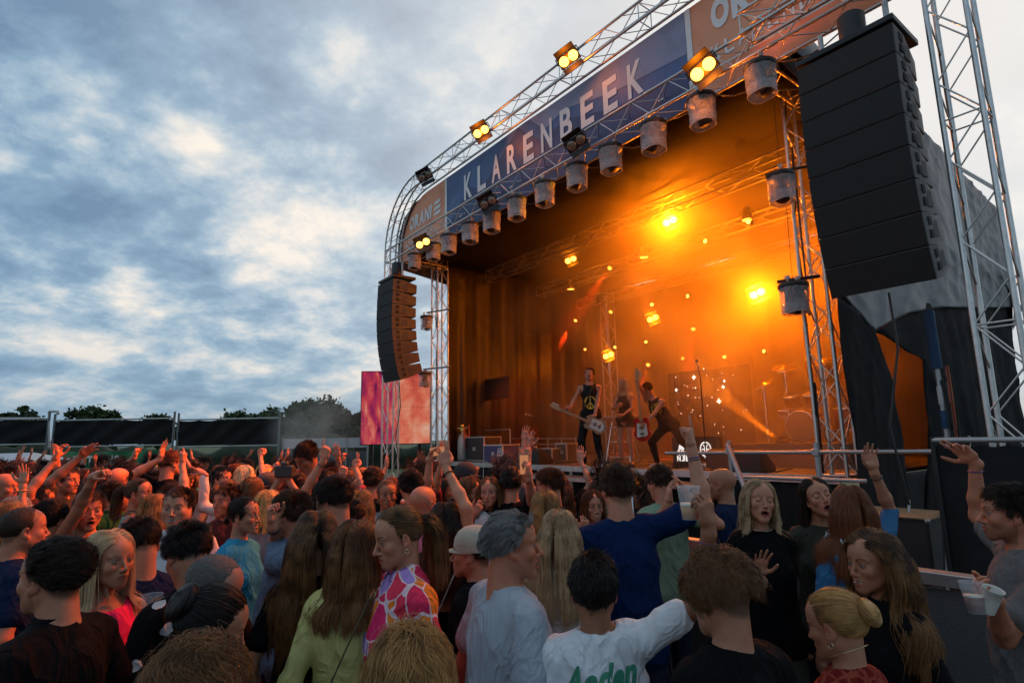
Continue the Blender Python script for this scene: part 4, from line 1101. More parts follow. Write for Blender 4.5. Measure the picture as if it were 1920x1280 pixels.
def banner():
    root = empty('banner', S(4, -1.14, 7.2), label='long printed banner reading KLARENBEEK between the arch and the front truss', cat='banner'); off = np.array(root.location)
    def pvc(name, c1, c2=None):
        m, t, b = new_mat(name); v = t.n('ShaderNodeTexCoord').outputs['Object']
        n_ = t.noise(v, 1.1, 4, .5, .6).outputs[0]
        c = t.ramp(n_, [(.42, c1), (.50, tuple(x*1.0 for x in (c2 or c1)))], 'LINEAR')
        wv_ = t.n('ShaderNodeTexNoise', {'Vector': t.n('ShaderNodeMapping', {'Vector': v, 'Scale': (1, 1, .15)}).outputs[0], 'Scale': 4.0})
        t.t.links.new(c, b.inputs['Base Color']); b.inputs['Roughness'].default_value = .5
        bp = t.n('ShaderNodeBump', {'Strength': .35, 'Distance': .03, 'Height': wv_.outputs[0]}); t.t.links.new(bp.outputs[0], b.inputs['Normal'])
        return m
    mblue = pvc('blue_print', (.065, .12, .27), (.08, .15, .34)); mblue2 = pvc('pale_blue_print', (.24, .28, .42), (.28, .32, .48)); mnavy = pvc('navy_print', (.034, .058, .15), (.045, .075, .19))
    mor = pvc('orange_print', (.82, .30, .14), (.88, .38, .21)); mwh = pvc('white_print', (.80, .80, .80), (.86, .86, .86))
    mor2 = pvc('dark_orange_print', (.50, .10, .035), (.56, .13, .05))
    z0, z1, b_ = 7.02, 8.63, -1.14
    def panel(name, poly, m, db=0.0):
        # fine grid clipped to a polygon is not needed: the print is one taut sheet
        mb = MB(); mb.add([S(a, b_-db, z)-off for a, z in poly], [tuple(range(len(poly)))])
        o = mb.build(name, m, root); return o
    def curve(n=9):
        return [(9.25+1.42*cos(t), 7.22+1.41*sin(t)) for t in np.linspace(0, pi/2, n)]
    EL = 8.28; ER = 1.02
    cu = [(a, z) for a, z in curve()]
    panel('orange_panel', [(EL, z0), (10.67, z0)]+cu+[(EL, z1)], mor)
    panel('blue_panel', [(ER, z0), (EL-.0, z0), (EL-.0, z1), (ER, z1)], mblue)
    panel('orange_panel', [(-1.7, z0), (ER, z0), (ER, z1), (-1.7, z1)], mor)
    for e in (EL, ER):
        panel('white_stripe', [(e-.05, z0), (e+.05, z0), (e+.05, z1), (e-.05, z1)], mwh, .008)
    # darker mountain shapes and paler sky on the blue print
    panel('printed_hill', [(EL-.06, z0), (EL-.06, 7.32), (7.2, 8.0), (6.7, 7.75), (5.3, z1), (4.5, 7.95), (3.9, 8.15), (2.6, 7.75), (ER+.06, 7.62), (ER+.06, z0)], mnavy, .004)
    panel('printed_sky', [(4.9, z1), (4.45, 8.2), (3.85, 8.35), (2.6, 8.05), (ER+.06, 7.9), (ER+.06, z1)], mblue2, .006)
    ax, ay = -US, ZS
    letters('KLARENBEEK', S(7.42, b_-.014, 7.72), ax, ay, .64, .335, mwh, root, off, .71, .028, 'letter')
    letters('ORANI', S(10.22, b_-.012, 7.80), ax, ay*1.0, .38, .25, mwh, root, off, .12, .05, 'letter', .12)
    # the last letter is drawn as three bars
    for k in range(3):
        mb = MB(); z = 7.80+k*.145; mb.add([S(a, b_-.012, zz)-off for a, zz in ((8.88, z), (8.55, z+.02), (8.52, z+.11), (8.85, z+.09))], [(0, 1, 2, 3)]); mb.build('letter_bar', mwh, root)
    letters('KLARENBEEK', S(10.25, b_-.012, 7.44), ax, ay, .17, .105, mwh, root, off, .25, .0, 'letter')
    letters('ORANJE', S(.62, b_-.012, 7.98), ax, ay, .50, .30, mwh, root, off, .12, .06, 'letter')
    letters('KLARENBEEK', S(.66, b_-.012, 7.52), ax, ay, .24, .15, mwh, root, off, .45, .01, 'letter')
banner()
# ------------------------------------------------------------------ lamps, speakers, screens
M_lens = mat('lit_lens', (1, .8, .4), .3, emit=(1.0, .50, .10), estr=28.0)
M_lensw = mat('lit_lens_hot', (1, .8, .4), .3, emit=(1.0, .44, .06), estr=5.5)
M_dim = mat('dim_lens', (1, .6, .2), .3, emit=(1.0, .32, .04), estr=5.0)
M_unlit = mat('unlit_lens', (.25, .2, .15), .15, .3)
M_plastic = None
def film_mat():
    m, t, b = new_mat('clear_rain_cover'); v = t.n('ShaderNodeTexCoord').outputs['Object']
    n_ = t.noise(v, 9, 6, .7, 1.5).outputs[0]
    b.inputs['Base Color'].default_value = (.72, .73, .75, 1); b.inputs['Roughness'].default_value = .2
    a_ = t.ramp(n_, [(.3, (.26,)*3), (.6, (.42,)*3), (.8, (.62,)*3)]); t.t.links.new(a_, b.inputs['Alpha'])
    bp = t.n('ShaderNodeBump', {'Strength': .9, 'Distance': .03, 'Height': n_}); t.t.links.new(bp.outputs[0], b.inputs['Normal'])
    return m
M_film = film_mat()
def frame_dir(d, up=(0, 0, 1)):
    """columns x, y, z with z = d"""
    z = unit(d); x = np.cross(up, z); x = unit(x) if np.linalg.norm(x) > 1e-3 else np.array([1., 0, 0]); return np.stack([x, np.cross(z, x), z], 1)
def blinder(P, d, lit, label, s=1.0, group='two-lens blinder lamps', m=None, tilt=0.0):
    """two round lenses side by side in a housing with barn doors"""
    root = empty('blinder_lamp', P, label=label, cat='stage lamp', group=group)
    R = frame_dir(d); R = R @ rotz(tilt)
    mb = MB(); mb.box(R @ np.array([0, 0, -.055*s]), (.40*s, .22*s, .12*s), R); o = bevel(mb.build('housing', M_blackmetal, root), .012)
    for sx in (-1, 1):
        mb = MB(); c = R @ np.array([sx*.095*s, 0, .012*s]); mb.lathe([(0.0001, .022*s), (.05*s, .018*s), (.078*s, .004*s), (.086*s, 0)], c, 20, R); mb.build('lens', (m or M_lensw) if lit else M_unlit, root, True)
    for sy in (-1, 1):
        mb = MB(); mb.box(R @ np.array([0, sy*.165*s, .02*s]), (.38*s, .012*s, .11*s), R @ rotx(-sy*.95)); mb.build('barn_door', M_blackmetal, root)
    mb = MB(); q = [R @ np.array(p)*s for p in ((-.22, 0, -.05), (-.22, .10, -.14), (0, .13, -.17), (.22, .10, -.14), (.22, 0, -.05))]; mb.path(q, .012*s, 6); mb.build('yoke', M_blackmetal, root)
    mb = MB(); mb.box(R @ np.array([0, .15*s, -.16*s]), (.06*s, .08*s, .05*s), R); mb.build('clamp', M_steel, root)
    return root
def point(P, e, col, r=.06, parent=None, typ='POINT', d=None, size=60, blend=.5):
    l = bpy.data.lights.new('lamp_light', typ); l.energy = e; l.color = col; l.shadow_soft_size = r
    if typ == 'SPOT': l.spot_size = radians(size); l.spot_blend = blend
    o = bpy.data.objects.new('lamp_light', l); COL.objects.link(o)
    o.location = P
    if d is not None: o.rotation_euler = (-Vector(d)).to_track_quat('Z', 'Y').to_euler()
    if parent: o.parent = parent; o.location = Vector(P)-Vector(parent.location)
    return o
ORANGE = (1.0, .16, .006); AMBER = (1.0, .205, .004); RED = (1.0, .05, .005)
# blinders on the arch and on the front truss
for i, (x, y, b_, lit, lb) in enumerate(((1066, 110, -1.72, 1, 'lit amber two-lens lamp high on the arch beam above the blue banner'), (902, 247, -1.72, 1, 'lit amber two-lens lamp lower on the arch beam towards its shoulder'),
        (797, 331, -1.72, 0, 'unlit two-lens lamp on the curved left shoulder of the arch'), (1318, 130, -1.75, 1, 'lit amber two-lens lamp on the front truss beside the white stripe of the banner'),
        (1080, 268, -1.75, 0, 'unlit two-lens lamp on the middle of the front truss'), (915, 380, -1.75, 0, 'unlit two-lens lamp on the left part of the front truss'), (793, 456, -1.75, 1, 'lit amber two-lens lamp at the left end of the front truss'))):
    P = atB(x, y, b_); d = unit((CAM+np.array([-.3, .8, 0]))-P)
    r_ = blinder(P, d, lit, lb, 1.0 if i in (0, 3) else .95, 'two-lens lamps on the stage front', tilt=.50)
    if lit:
        point(P+d*.16, (25 if i == 3 else 0.4 if i == 6 else 14), AMBER, .08, r_)
        tgt, e = {0: ((-4.5, 7.0, 1.4), 8500), 1: ((-6.5, 9.0, 1.4), 9500), 3: ((-2.6, 4.8, 1.5), 3200), 6: ((-5.5, 7.5, 1.5), 10)}[i]
        dd = unit(np.array(tgt)-P); point(P+dd*.16, e, (1.0, .15, .022), .10, r_, 'SPOT', dd, 58, 1.0)
# covered moving heads under the front truss
def covered_head(P, s, label, turn=0.0, group='rain-covered moving lamps', hang=True):
    root = empty('covered_moving_lamp', P, turn, label=label, cat='stage lamp', group=group)
    mb = MB(); mb.lathe([(.001, .03), (.20, .03), (.215, .015), (.215, -.035), (.20, -.05), (.001, -.05)], (0, 0, 0), 28); mb.v = [tuple(np.array(q)*s) for q in mb.v]; mb.build('cover_lid', M_rubber, root, True)
    n = 40; prof = [(.205, -.03), (.200, -.15), (.193, -.28), (.190, -.42), (.186, -.425), (.188, -.28)]; vs = []
    for r_, z_ in prof:
        for k in range(n):
            t = 2*pi*k/n; w = 1+.035*sin(t*5+z_*20)*(z_ < -.1)+.02*sin(t*11+z_*31+turn*5); vs.append((r_*w*cos(t)*s, r_*w*sin(t)*s, (z_+.012*sin(t*3+turn*3))*s))
    m_ = len(prof); fs = [(j*n+i, j*n+(i+1) % n, (j+1)*n+(i+1) % n, (j+1)*n+i) for j in range(m_-1) for i in range(n)]
    meshobj('rain_cover', vs, fs, M_film, root, True)
    mb = MB(); mb.path([(.188*s*cos(t), .188*s*sin(t), (-.425+.012*sin(t*3+turn*3))*s) for t in np.linspace(0, 2*pi, 30)], .005*s, 5); mb.build('cover_rim', mat('clear_rim', (.6, .6, .58), .3), root, True)
    mb = MB(); mb.box((0, 0, -.08*s), (.22*s, .18*s, .08*s)); mb.box((.115*s, 0, -.22*s), (.03*s, .09*s, .22*s)); mb.box((-.115*s, 0, -.22*s), (.03*s, .09*s, .22*s)); bevel(mb.build('yoke', M_rubber, root), .008)
    mb = MB(); Rt = rotx(.45*sin(turn*7+1)) @ roty(.4*cos(turn*5)); mb.lathe([(.001, .12), (.06, .11), (.09, .02), (.095, -.06), (.10, -.15), (.085, -.17), (.001, -.165)], (0, 0, -.26*s), 22, Rt)
    mb.v = [tuple((np.array(q)-np.array([0, 0, -.26*s]))*s+np.array([0, 0, -.26*s])) for q in mb.v]; hd = mb.build('lamp_head', M_rubber, root, True)
    if hang:
        mb = MB()
        for sx in (-1, 1): mb.tube((sx*.09*s, 0, .02*s), (sx*.09*s, 0, .13*s), .016*s, n=8); mb.box((sx*.09*s, 0, .12*s), (.05*s, .06*s, .05*s))
        mb.build('clamp', M_steel, root)
    return root
wrd = ['first', 'second', 'third', 'fourth', 'fifth', 'sixth', 'seventh', 'eighth', 'ninth', 'tenth', 'eleventh', 'twelfth']
for i, (x, y, sc) in enumerate(((777, 482, .9), (812, 466, .95), (841, 443, 1), (881, 418, 1), (921, 393, 1), (968, 367, 1), (1020, 335, 1), (1080, 300, 1), (1143, 262, 1), (1222, 215, 1.05), (1313, 168, 1), (1422, 105, 1))):
    P = atB(x, y, -1.42); P[2] = min(P[2], 6.93)
    P = S(aOf(P), -1.42, 6.86)
    covered_head(P, sc*.96, 'clear-covered moving lamp, %s along the front truss from its left end' % wrd[i], .7*i, 'rain-covered lamps under the front truss')
for i, (x, y, b_, lb) in enumerate(((1463, 330, -.45, 'upper clear-covered moving lamp clamped to the right corner column'), (1487, 535, -.45, 'lower clear-covered moving lamp clamped to the right corner column'))):
    P = atB(x, y, b_); covered_head(P, .93, lb, 1.2+i*2.2, 'covered lamps on the corner columns')
    mb = MB(); 
    r_ = empty('pipe_arm', P+np.array([0, 0, .12]), label='steel pipe arm holding the %s covered lamp on the right column' % ('upper' if i == 0 else 'lower'), cat='pipe', group='pipe arms on the columns')
    q = S(.0, -.17, P[2]+.12); rod('pipe', P+np.array([0, 0, .10])-US*-.22, q+np.array([0, 0, 0])+US*-.1, .024, M_blackmetal, r_, r_.location); rod('safety_wire', P+np.array([0, 0, .1]), P+np.array([.02, 0, 1.15]), .004, M_blackmetal, r_, r_.location, 6)
for i, (x, y) in enumerate(((800, 594), (797, 700))):
    P = atB(x, y, -.5); covered_head(P, .85, '%s clear-covered moving lamp beside the left corner column' % ('upper' if i == 0 else 'lower'), .4+i, 'covered lamps on the corner columns')
    for dz, nm in ((.10, 'pipe'),):
        r_ = empty('pipe_arm', P, label='pipe arm across the left column behind its %s covered lamp' % ('upper' if i == 0 else 'lower'), cat='pipe', group='pipe arms on the columns')
        q0 = P+np.array([0, 0, .12]); q1 = S(A1-.9, -.19, P[2]+.12); rod('pipe', q0, q1, .024, M_steel, r_, P)

# line arrays
def line_array(a0, a1, b0, z1, n, label, hbox, dep=.72, drop=0.0):
    root = empty('line_array', S((a0+a1)/2, b0, z1), label=label, cat='loudspeaker', group='hanging line arrays'); off = np.array(root.location)
    W = a1-a0; msp = mat('speaker_grille', (.011, .008, .007), .7, 0, .3, 60, .5, 260); mgap = mat('speaker_side', (.06, .06, .062), .6, 0, .15, 12, .1, 90, dirt=.3); mhole = mat('speaker_pocket', (.02, .02, .02), .8)
    P = S((a0+a1)/2, b0, z1); ang = -.03
    for i in range(n):
        ang = -.05+ (i/n)**1.6*.42
        dn = unit(-ZS*cos(ang)+VS*sin(ang)); bk = unit(VS*cos(ang)+ZS*sin(ang))
        c = P
        e = .004
        h0, h1 = hbox-.012, hbox*.70
        f = [c+dn*e, c+dn*(e+h0)]; r_ = [c+bk*dep+dn*(e+(h0-h1)*.5), c+bk*dep+dn*(e+(h0+h1)*.5)]
        vs = []
        for s_ in (-1, 1):
            o_ = US*s_*W/2
            vs += [f[0]+o_, f[1]+o_, f[1]+o_+bk*dep*.35, r_[1]+o_*.86, r_[0]+o_*.86, f[0]+o_+bk*dep*.35]
        fs = [(0, 1, 2, 3, 4, 5), (11, 10, 9, 8, 7, 6), (0, 6, 7, 1), (1, 7, 8, 2), (2, 8, 9, 3), (3, 9, 10, 4), (4, 10, 11, 5), (5, 11, 6, 0)]
        mb = MB(); mb.add([v-off for v in vs], fs); box = bevel(mb.build('speaker_box', mgap, root), .008, 2)
        mb = MB(); q = f[0]-bk*.006+dn*.008; q2 = f[1]-bk*.006-dn*.008; hw = US*(W/2-.006)
        mb.add([v-off for v in (q-hw, q+hw, q2+hw, q2-hw, q-hw+bk*.03, q+hw+bk*.03, q2+hw+bk*.03, q2-hw+bk*.03)], [(0, 1, 2, 3), (0, 4, 5, 1), (1, 5, 6, 2), (2, 6, 7, 3), (3, 7, 4, 0)]); mb.build('front_grille', msp, box)
        for s_ in (-1, 1):
            R_ = np.stack([US, bk, -dn], 1); mb = MB()
            pc = c+US*s_*(W/2+.002)+bk*dep*.22+dn*(e+h0*.5)-off
            mb.box(pc+dn*-.075, (.012, .085, .085), R_); mb.build('rigging_pocket', mhole, box); mb = MB(); mb.box(pc+dn*.055, (.012, .085, .085), R_); mb.build('rigging_pocket', mhole, box)
            mb = MB(); mb.box(pc+bk*.20*1.0-US*s_*.02, (.012, .16, hbox*.5), R_); mb.build('side_port', mat('speaker_mesh', (.06, .06, .06), .7, 0, .3, 80), box)
        P = f[1]+dn*.004
    # bumper frame and hoist
    mb = MB(); c = S((a0+a1)/2, b0+dep*.45, z1+.07)-off; mb.box(c, (W+.02, .9*dep, .07), RS); bevel(mb.build('bumper_frame', M_blackmetal, root), .01)
    for k in (-.35, .35):
        mb = MB(); q = c+US*k*W+ZS*.03; mb.tube(q, q+ZS*.40, .03, n=8); mb.build('chain', M_steel, root)
    mb = MB(); mb.lathe([(.001, -.22), (.13, -.22), (.14, -.1), (.14, .16), (.1, .2), (.001, .2)], c+ZS*.30, 18); mb.build('hoist_bag', M_rubber, root, True)
    # cable
    mb = MB(); q = P-off; mb.path([q+VS*.2, q+VS*.25-ZS*.6, q+VS*.2+US*.15-ZS*1.4, q+VS*.3+US*.1-ZS*2.2], .012, 6); mb.build('cable', M_rubber, root)
    return root
line_array(-1.84, -.85, -1.90, 6.24, 8, 'large black line array of eight speakers hanging beside the right column', .345, .80)
line_array(9.55, 10.45, -1.95, 6.20, 8, 'black line array of eight speakers hanging at the left end of the stage front', .335)
truss('array_beam', 'box truss above the right line array', S(-2.3, -1.75, 7.25), S(-.2, -1.75, 7.25), VS, ZS, .3, .3, .36, .024, .009)

# lamps inside the stage
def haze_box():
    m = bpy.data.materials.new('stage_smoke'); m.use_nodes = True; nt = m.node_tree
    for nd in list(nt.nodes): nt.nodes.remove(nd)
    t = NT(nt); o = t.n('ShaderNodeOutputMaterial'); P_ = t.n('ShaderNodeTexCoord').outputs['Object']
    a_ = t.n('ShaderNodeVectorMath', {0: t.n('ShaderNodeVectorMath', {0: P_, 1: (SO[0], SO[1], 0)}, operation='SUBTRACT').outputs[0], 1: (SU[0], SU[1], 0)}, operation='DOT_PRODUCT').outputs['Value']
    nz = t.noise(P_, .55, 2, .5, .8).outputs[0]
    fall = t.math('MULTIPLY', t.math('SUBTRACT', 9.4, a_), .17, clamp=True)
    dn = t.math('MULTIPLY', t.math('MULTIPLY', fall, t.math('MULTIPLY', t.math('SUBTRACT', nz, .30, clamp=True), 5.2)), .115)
    v = t.n('ShaderNodeVolumePrincipled', {'Color': (1, .84, .62, 1), 'Density': dn, 'Anisotropy': .45})  # warm stage light mixed into the smoke's colour; the smoke itself is white
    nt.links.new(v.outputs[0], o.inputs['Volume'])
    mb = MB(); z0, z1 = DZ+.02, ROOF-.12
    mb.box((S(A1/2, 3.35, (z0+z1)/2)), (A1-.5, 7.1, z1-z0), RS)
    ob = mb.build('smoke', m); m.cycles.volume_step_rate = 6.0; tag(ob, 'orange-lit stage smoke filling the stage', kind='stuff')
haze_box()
inner = [((1256, 415), 2.0, 900, 1), ((1420, 550), 3.0, 950, 1), ((1070, 487), 3.0, 36, 1), ((1020, 584), 5.0, 36, 1), ((1224, 597), 5.0, 120, 1), ((1141, 666), 5.0, 100, 1)]
names_in = ['brightest amber blinder high in the centre of the stage haze', 'bright amber blinder beside the lower column lamp', 'amber blinder high at the left of the stage truss', 'small amber blinder against the left tarp', 'amber blinder in the middle of the haze', 'amber blinder above the blonde singer']
for (xy, b_, e, _), lb in zip(inner, names_in):
    P = atB(*xy, b_); d = unit(CAM-P)
    r_ = blinder(P, d, 1, lb, .92, 'blinders inside the stage', M_lensw, tilt=.35)
    point(P+d*.16, e, AMBER, .07, r_)
spots = [((1143, 503), 3.4, 1, (-.8, -.3, -1.1)), ((952, 566), 3.4, 1, (-.5, -.2, -1.3)), ((1079, 601), 5.2, 1, (-.7, 0, -1.0)), ((1145, 585), 5.2, 1, (-.7, 0, -1.2)), ((1300, 617), 5.2, 1, (-.35, -.4, -1.2)), ((1215, 684), 5.2, 1, (-.4, -.2, -1)),
         ((1280, 672), 5.2, 0, None), ((1322, 452), 1.8, 2, (-1.2, -.2, .25)), ((1403, 416), 1.8, 2, (-1.2, -.2, .25)), ((1289, 555), 3.4, 2, (-1.2, 0, .35)), ((1222, 571), 3.4, 2, None), ((1358, 669), 5.2, 2, None), ((1432, 658), 5.2, 2, (-1, 0, .15)), ((1211, 641), 5.2, 2, None), ((1097, 655), 5.2, 0, None), ((1153, 651), 5.2, 2, None), ((1031, 622), 6, 2, None), ((1003, 553), 6, 2, None)]
M_green = mat('greenish_lens', (.6, .6, .1), .3, emit=(.85, .62, .08), estr=6.0)
def par_can(P, d, m, label, s=1.0, group='small spot lamps inside the stage'):
    root = empty('spot_lamp', P, label=label, cat='stage lamp', group=group); R = frame_dir(d)
    mb = MB(); mb.lathe([(.001, -.20), (.055, -.20), (.07, -.12), (.085, 0), (.088, .0), (.080, -.005)], (0, 0, 0), 18, R*s); mb.build('can', M_blackmetal, root, True)
    mb = MB(); mb.lathe([(.0005, .008), (.05, .004), (.075, -.004)], (0, 0, 0), 18, R*s); mb.build('lens', m, root, True)
    mb = MB(); mb.path([R @ np.array(p)*s for p in ((-.10, 0, -.08), (-.10, .10, -.12), (0, .13, -.13), (.10, .10, -.12), (.10, 0, -.08))], .009, 6); mb.build('yoke', M_blackmetal, root)
    return root
for i, (xy, b_, k, d) in enumerate(spots):
    P = atB(*xy, b_); aim = unit(CAM-P)*.8+unit(d if d is not None else (-.3, -.6, -.6)); 
    r_ = par_can(P, aim, (M_dim, M_dim, M_green)[k], 'small %s spot lamp on the %s truss, %s' % (('amber', 'red-beamed', 'yellow-green')[k], 'first' if b_ < 2 else 'middle' if b_ < 4 else 'rearmost', wrd[i % 12]+(' from the left of its kind' if i < 12 else ' of the low ones')), .55 if k != 1 else .8)
    if k == 1: point(P+unit(d)*.1, 3200, RED, .03, r_, 'SPOT', unit(d), 17, .25)
    if k == 2 and d is not None: point(P+unit(d)*.1, 500, (1, .50, .04), .03, r_, 'SPOT', unit(d), 12, .3)
# general amber wash from the truss onto players and deck
for a_, b_, e in ((2.2, 2.2, 60), (5.0, 2.4, 90), (8.2, 3.0, 10), (1.5, 5.0, 40)):
    P = S(a_, b_, 6.3); r_ = par_can(P, (0, 0, -1), M_dim, 'wash lamp hanging %s under the roof trusses' % {2.2: 'nearest the right column', 5.0: 'over the musicians', 8.2: 'near the left tarp', 1.5: 'over the drums'}[a_], 1.3)
    point(P-ZS*.1, e, ORANGE, .10, r_, 'SPOT', (-.1, -.1, -1), 130, 1.0)
# floor moving head throwing the visible beam
P = atB(1462, 805, 2.0); P[2] = DZ+.42
r_ = par_can(P, atB(1290, 680, 3.2)-P, M_lensw, 'moving lamp on the deck throwing a long amber beam to the left', 1.3)
mb = MB(); mb.box(S(0, 0, 0)*0+np.array([0, 0, -.33]), (.36, .34, .12)); mb.box((.15, 0, -.18), (.05, .1, .3)); mb.box((-.15, 0, -.18), (.05, .1, .3)); bevel(mb.build('base', M_rubber, r_), .01)
dd = unit(atB(1290, 690, 3.6)-P); point(P+dd*.15, 11000, AMBER, .03, r_, 'SPOT', dd, 11, .35)

# power cables swagged along the front truss and down the columns
r_ = empty('cable_swags', S(4, -1.1, 7.0), label='black power cables swagged along the underside of the front truss', cat='cables'); o_ = np.array(r_.location)
for k in range(13):
    a0_ = -1.2+k*.93; P_ = [S(a0_+t*.95, -1.12-.03*sin(k), 7.02-.16*(1+.5*sin(k*2.3))*sin(pi*t))-o_ for t in np.linspace(0, 1, 7)]; mb = MB(); mb.path(P_, .010, 5); mb.build('cable', M_rubber, r_, True)
for a_ in (.12, A1-.14):
    mb = MB(); mb.path(smooth_path([S(a_, -.15, 7.0)-o_, S(a_+.05, -.17, 5.5)-o_, S(a_-.03, -.18, 4.0)-o_, S(a_+.03, -.17, 2.6)-o_, S(a_, -.2, 1.55)-o_], 4), .014, 5); mb.build('cable', M_rubber, r_, True)
r_ = empty('deck_cables', S(4, 1, DZ), label='loose cables snaking over the stage deck', cat='cables'); o_ = np.array(r_.location)
for k in range(7):
    q = S(1.5+k*1.1, .4+.2*(k % 3), DZ+.012); mb = MB(); mb.path(smooth_path([q-o_, q+US*.3+VS*.4-o_, q-US*.2+VS*.9-o_, q+US*.5+VS*1.6-o_, q+US*.2+VS*2.6-o_], 6), .010, 5); mb.build('cable', M_rubber, r_, True)
# ------------------------------------------------------------------ right flank of the stage
def atA(x, y, a):
    d = ray(x, y); c = (CAM[:2]-SO) @ SU; t = (a-c)/(d[:2] @ SU); return CAM+d*t
def loft(name, label, rows, m, cat='curtain', amp=.03, seed=0, nu=40, nv=24, nrm=-US, th=.006):
    """sheet through two or more polylines (3-D points), with creases"""
    R = []
    for row in rows:
        row = np.array(row); d = np.r_[0, np.cumsum(np.linalg.norm(np.diff(row, axis=0), axis=1))]; d /= d[-1]
        u = np.linspace(0, 1, nu+1); R.append(np.stack([np.interp(u, d, row[:, k]) for k in range(3)], 1))
    R = np.array(R); v = np.linspace(0, 1, nv+1)*(len(R)-1); G = np.array([R[min(int(t), len(R)-2)]*(1-(t-min(int(t), len(R)-2)))+R[min(int(t), len(R)-2)+1]*(t-min(int(t), len(R)-2)) for t in v])
    Q = G.reshape(-1, 3); w = 1.2*wnoise(Q*np.array([1, 1, .35]), 1.9, seed, 5)+.8*np.clip(1-3.2*np.abs(wnoise((Q @ rotx(.5).T)*np.array([1, 1, .3]), 5.5, seed+1, 5)), 0, 1)+.45*np.clip(1-3.2*np.abs(wnoise((Q @ roty(.9).T)*np.array([1, 1, .25]), 9, seed+3, 5)), 0, 1)
    Q = Q+np.outer(w*amp, nrm)
    fs = np.array([(j*(nu+1)+i, j*(nu+1)+i+1, (j+1)*(nu+1)+i+1, (j+1)*(nu+1)+i) for j in range(nv) for i in range(nu)])
    o = meshobj(name, Q, fs, m, None, True); sm = o.modifiers.new('s', 'SOLIDIFY'); sm.thickness = th
    return tag(o, label, cat)
AW = -.42
tie = atA(1640, 622, AW)
loft('side_tarp', 'creased grey tarp closing the upper right side of the stage', [[S(AW-.12, .25, 7.85), S(AW-.12, 3, 7.45), S(AW-.12, 8, 6.9)], [S(AW-.02, .25, 5.2), S(AW-.1, 3, 5.3), S(AW-.1, 8, 5.3)],
      [atA(1566, 540, AW), tie, atA(1700, 588, AW), atA(1760, 577, AW), atA(1920, 577, AW), S(AW, 8, 4.2)]], M_silver, amp=.030, seed=2, nu=90, nv=60)
M_bcl2 = mat('dark_sheeting', (.008, .008, .009), .8, 0, .4, 3, .6, 6, spec=.12, dirt=.1)
loft('stage_side_cloth', 'dark cloth strip tied back beside the orange gap right of the stage column', [[atA(1566, 545, AW+.03), tie+US*.02+ZS*.05], [atA(1580, 700, AW+.03), atA(1668, 700, AW+.03)], [atA(1602, 830, AW+.03), atA(1694, 838, AW+.03)], [atA(1618, 1000, AW+.03), atA(1712, 1000, AW+.03)]], M_bcl2, amp=.022, seed=5)
loft('stage_side_cloth', 'large black cloth between the orange gap and the right arch leg', [[tie+US*.05, atA(1740, 560, AW+.05), atA(1900, 545, AW+.05), S(AW+.05, 8, 4.6)], [atA(1722, 675, AW+.05), atA(1760, 700, AW+.05), atA(1900, 700, AW+.05), S(AW+.05, 8, 2.9)],
      [atA(1738, 835, AW+.05), atA(1765, 840, AW+.05), atA(1900, 840, AW+.05), S(AW+.05, 8, 1.9)], [S(AW+.05, 1.2, .02), S(AW+.05, 2, .02), S(AW+.05, 4, .02), S(AW+.05, 8, .02)]], M_bcl2, amp=.05, seed=9)
# lower black skirts under the deck on that side
loft('stage_side_skirt', 'black skirt cloth below the deck at the right stage corner', [[S(-.3, -.02, 1.50), S(-.36, 1.25, 1.50), S(-.36, 8, 1.50)], [S(-.34, -.03, .02), S(-.36, 1.3, .02), S(-.36, 8, .02)]], M_blackcloth, amp=.02, seed=11)
# poles with tape
def taped_pole(label, A, B, r, bands, col=None):
    root = empty('scaffold_pole', A, label=label, cat='pole'); A = np.array(A); B = np.array(B)
    rod('tube', A, B, r, col or M_steel, root, A, 12)
    for t0, t1, m, k in bands: rod('tape_band', A+(B-A)*t0, A+(B-A)*t1, r*k, m, root, A, 12)
    return root
M_blue = mat('blue_strap', (.010, .045, .11), .7, 0, .2, 9); M_green2 = mat('green_tape', (.03, .42, .05), .5); M_redt = mat('red_tape', (.5, .02, .02), .5)
p1 = S(-.75, -.15, 0); q1 = atB(1741, 583, -.15); p1 = np.array([q1[0]+.02, q1[1], 0]); L_ = q1[2]
taped_pole('tall scaffold pole with a blue padded sleeve at its top', p1, q1, .026, [(.80, 1.0, M_blue, 2.1), (.60, .66, M_blue, 1.5), (.68, .74, mat('white_tape', (.5, .5, .5), .6), 1.3), (.34, .37, M_redt, 1.6)])
g1 = atB(1776, 838, -1.0); g0 = np.array([g1[0]+.03, g1[1]-.02, 0.0])
taped_pole('shorter scaffold pole banded with green tape near the right barrier', g0, g1, .030, [(.70, .90, M_green2, 1.12)])
r_ = empty('cable_bundle', p1, label='bundle of power cables strapped down the blue-sleeved pole', cat='cables')
for k in range(6):
    mb = MB(); x0 = .03+.012*k; mb.path(smooth_path([(x0, -.03, L_*.8), (x0+.03*sin(k), -.05, L_*.62), (x0-.02, -.05, L_*.5), (x0+.04*cos(k*2), -.06, L_*.34), (x0, -.05, .1)], 5), .009, 5)
    mb.build('cable', (M_rubber, M_rubber, mat('orange_cable', (.6, .16, .02), .5), M_rubber, mat('red_cable', (.4, .03, .02), .5), M_rubber)[k], r_, True)
r_ = empty('ladder', S(-1.0, -.6, 0), label='small aluminium steps below the taped poles', cat='ladder')
for sx in (0, .34):
    rod('rail', S(-.95-sx, -.9, 0), S(-.95-sx, -.5, 1.3), .016, M_steel, r_, r_.location)
for k in range(4): rod('rung', S(-.95, -.9+.1*(k+.5), .15+k*.32), S(-.95-.34, -.9+.1*(k+.5), .15+k*.32), .014, M_alu, r_, r_.location)
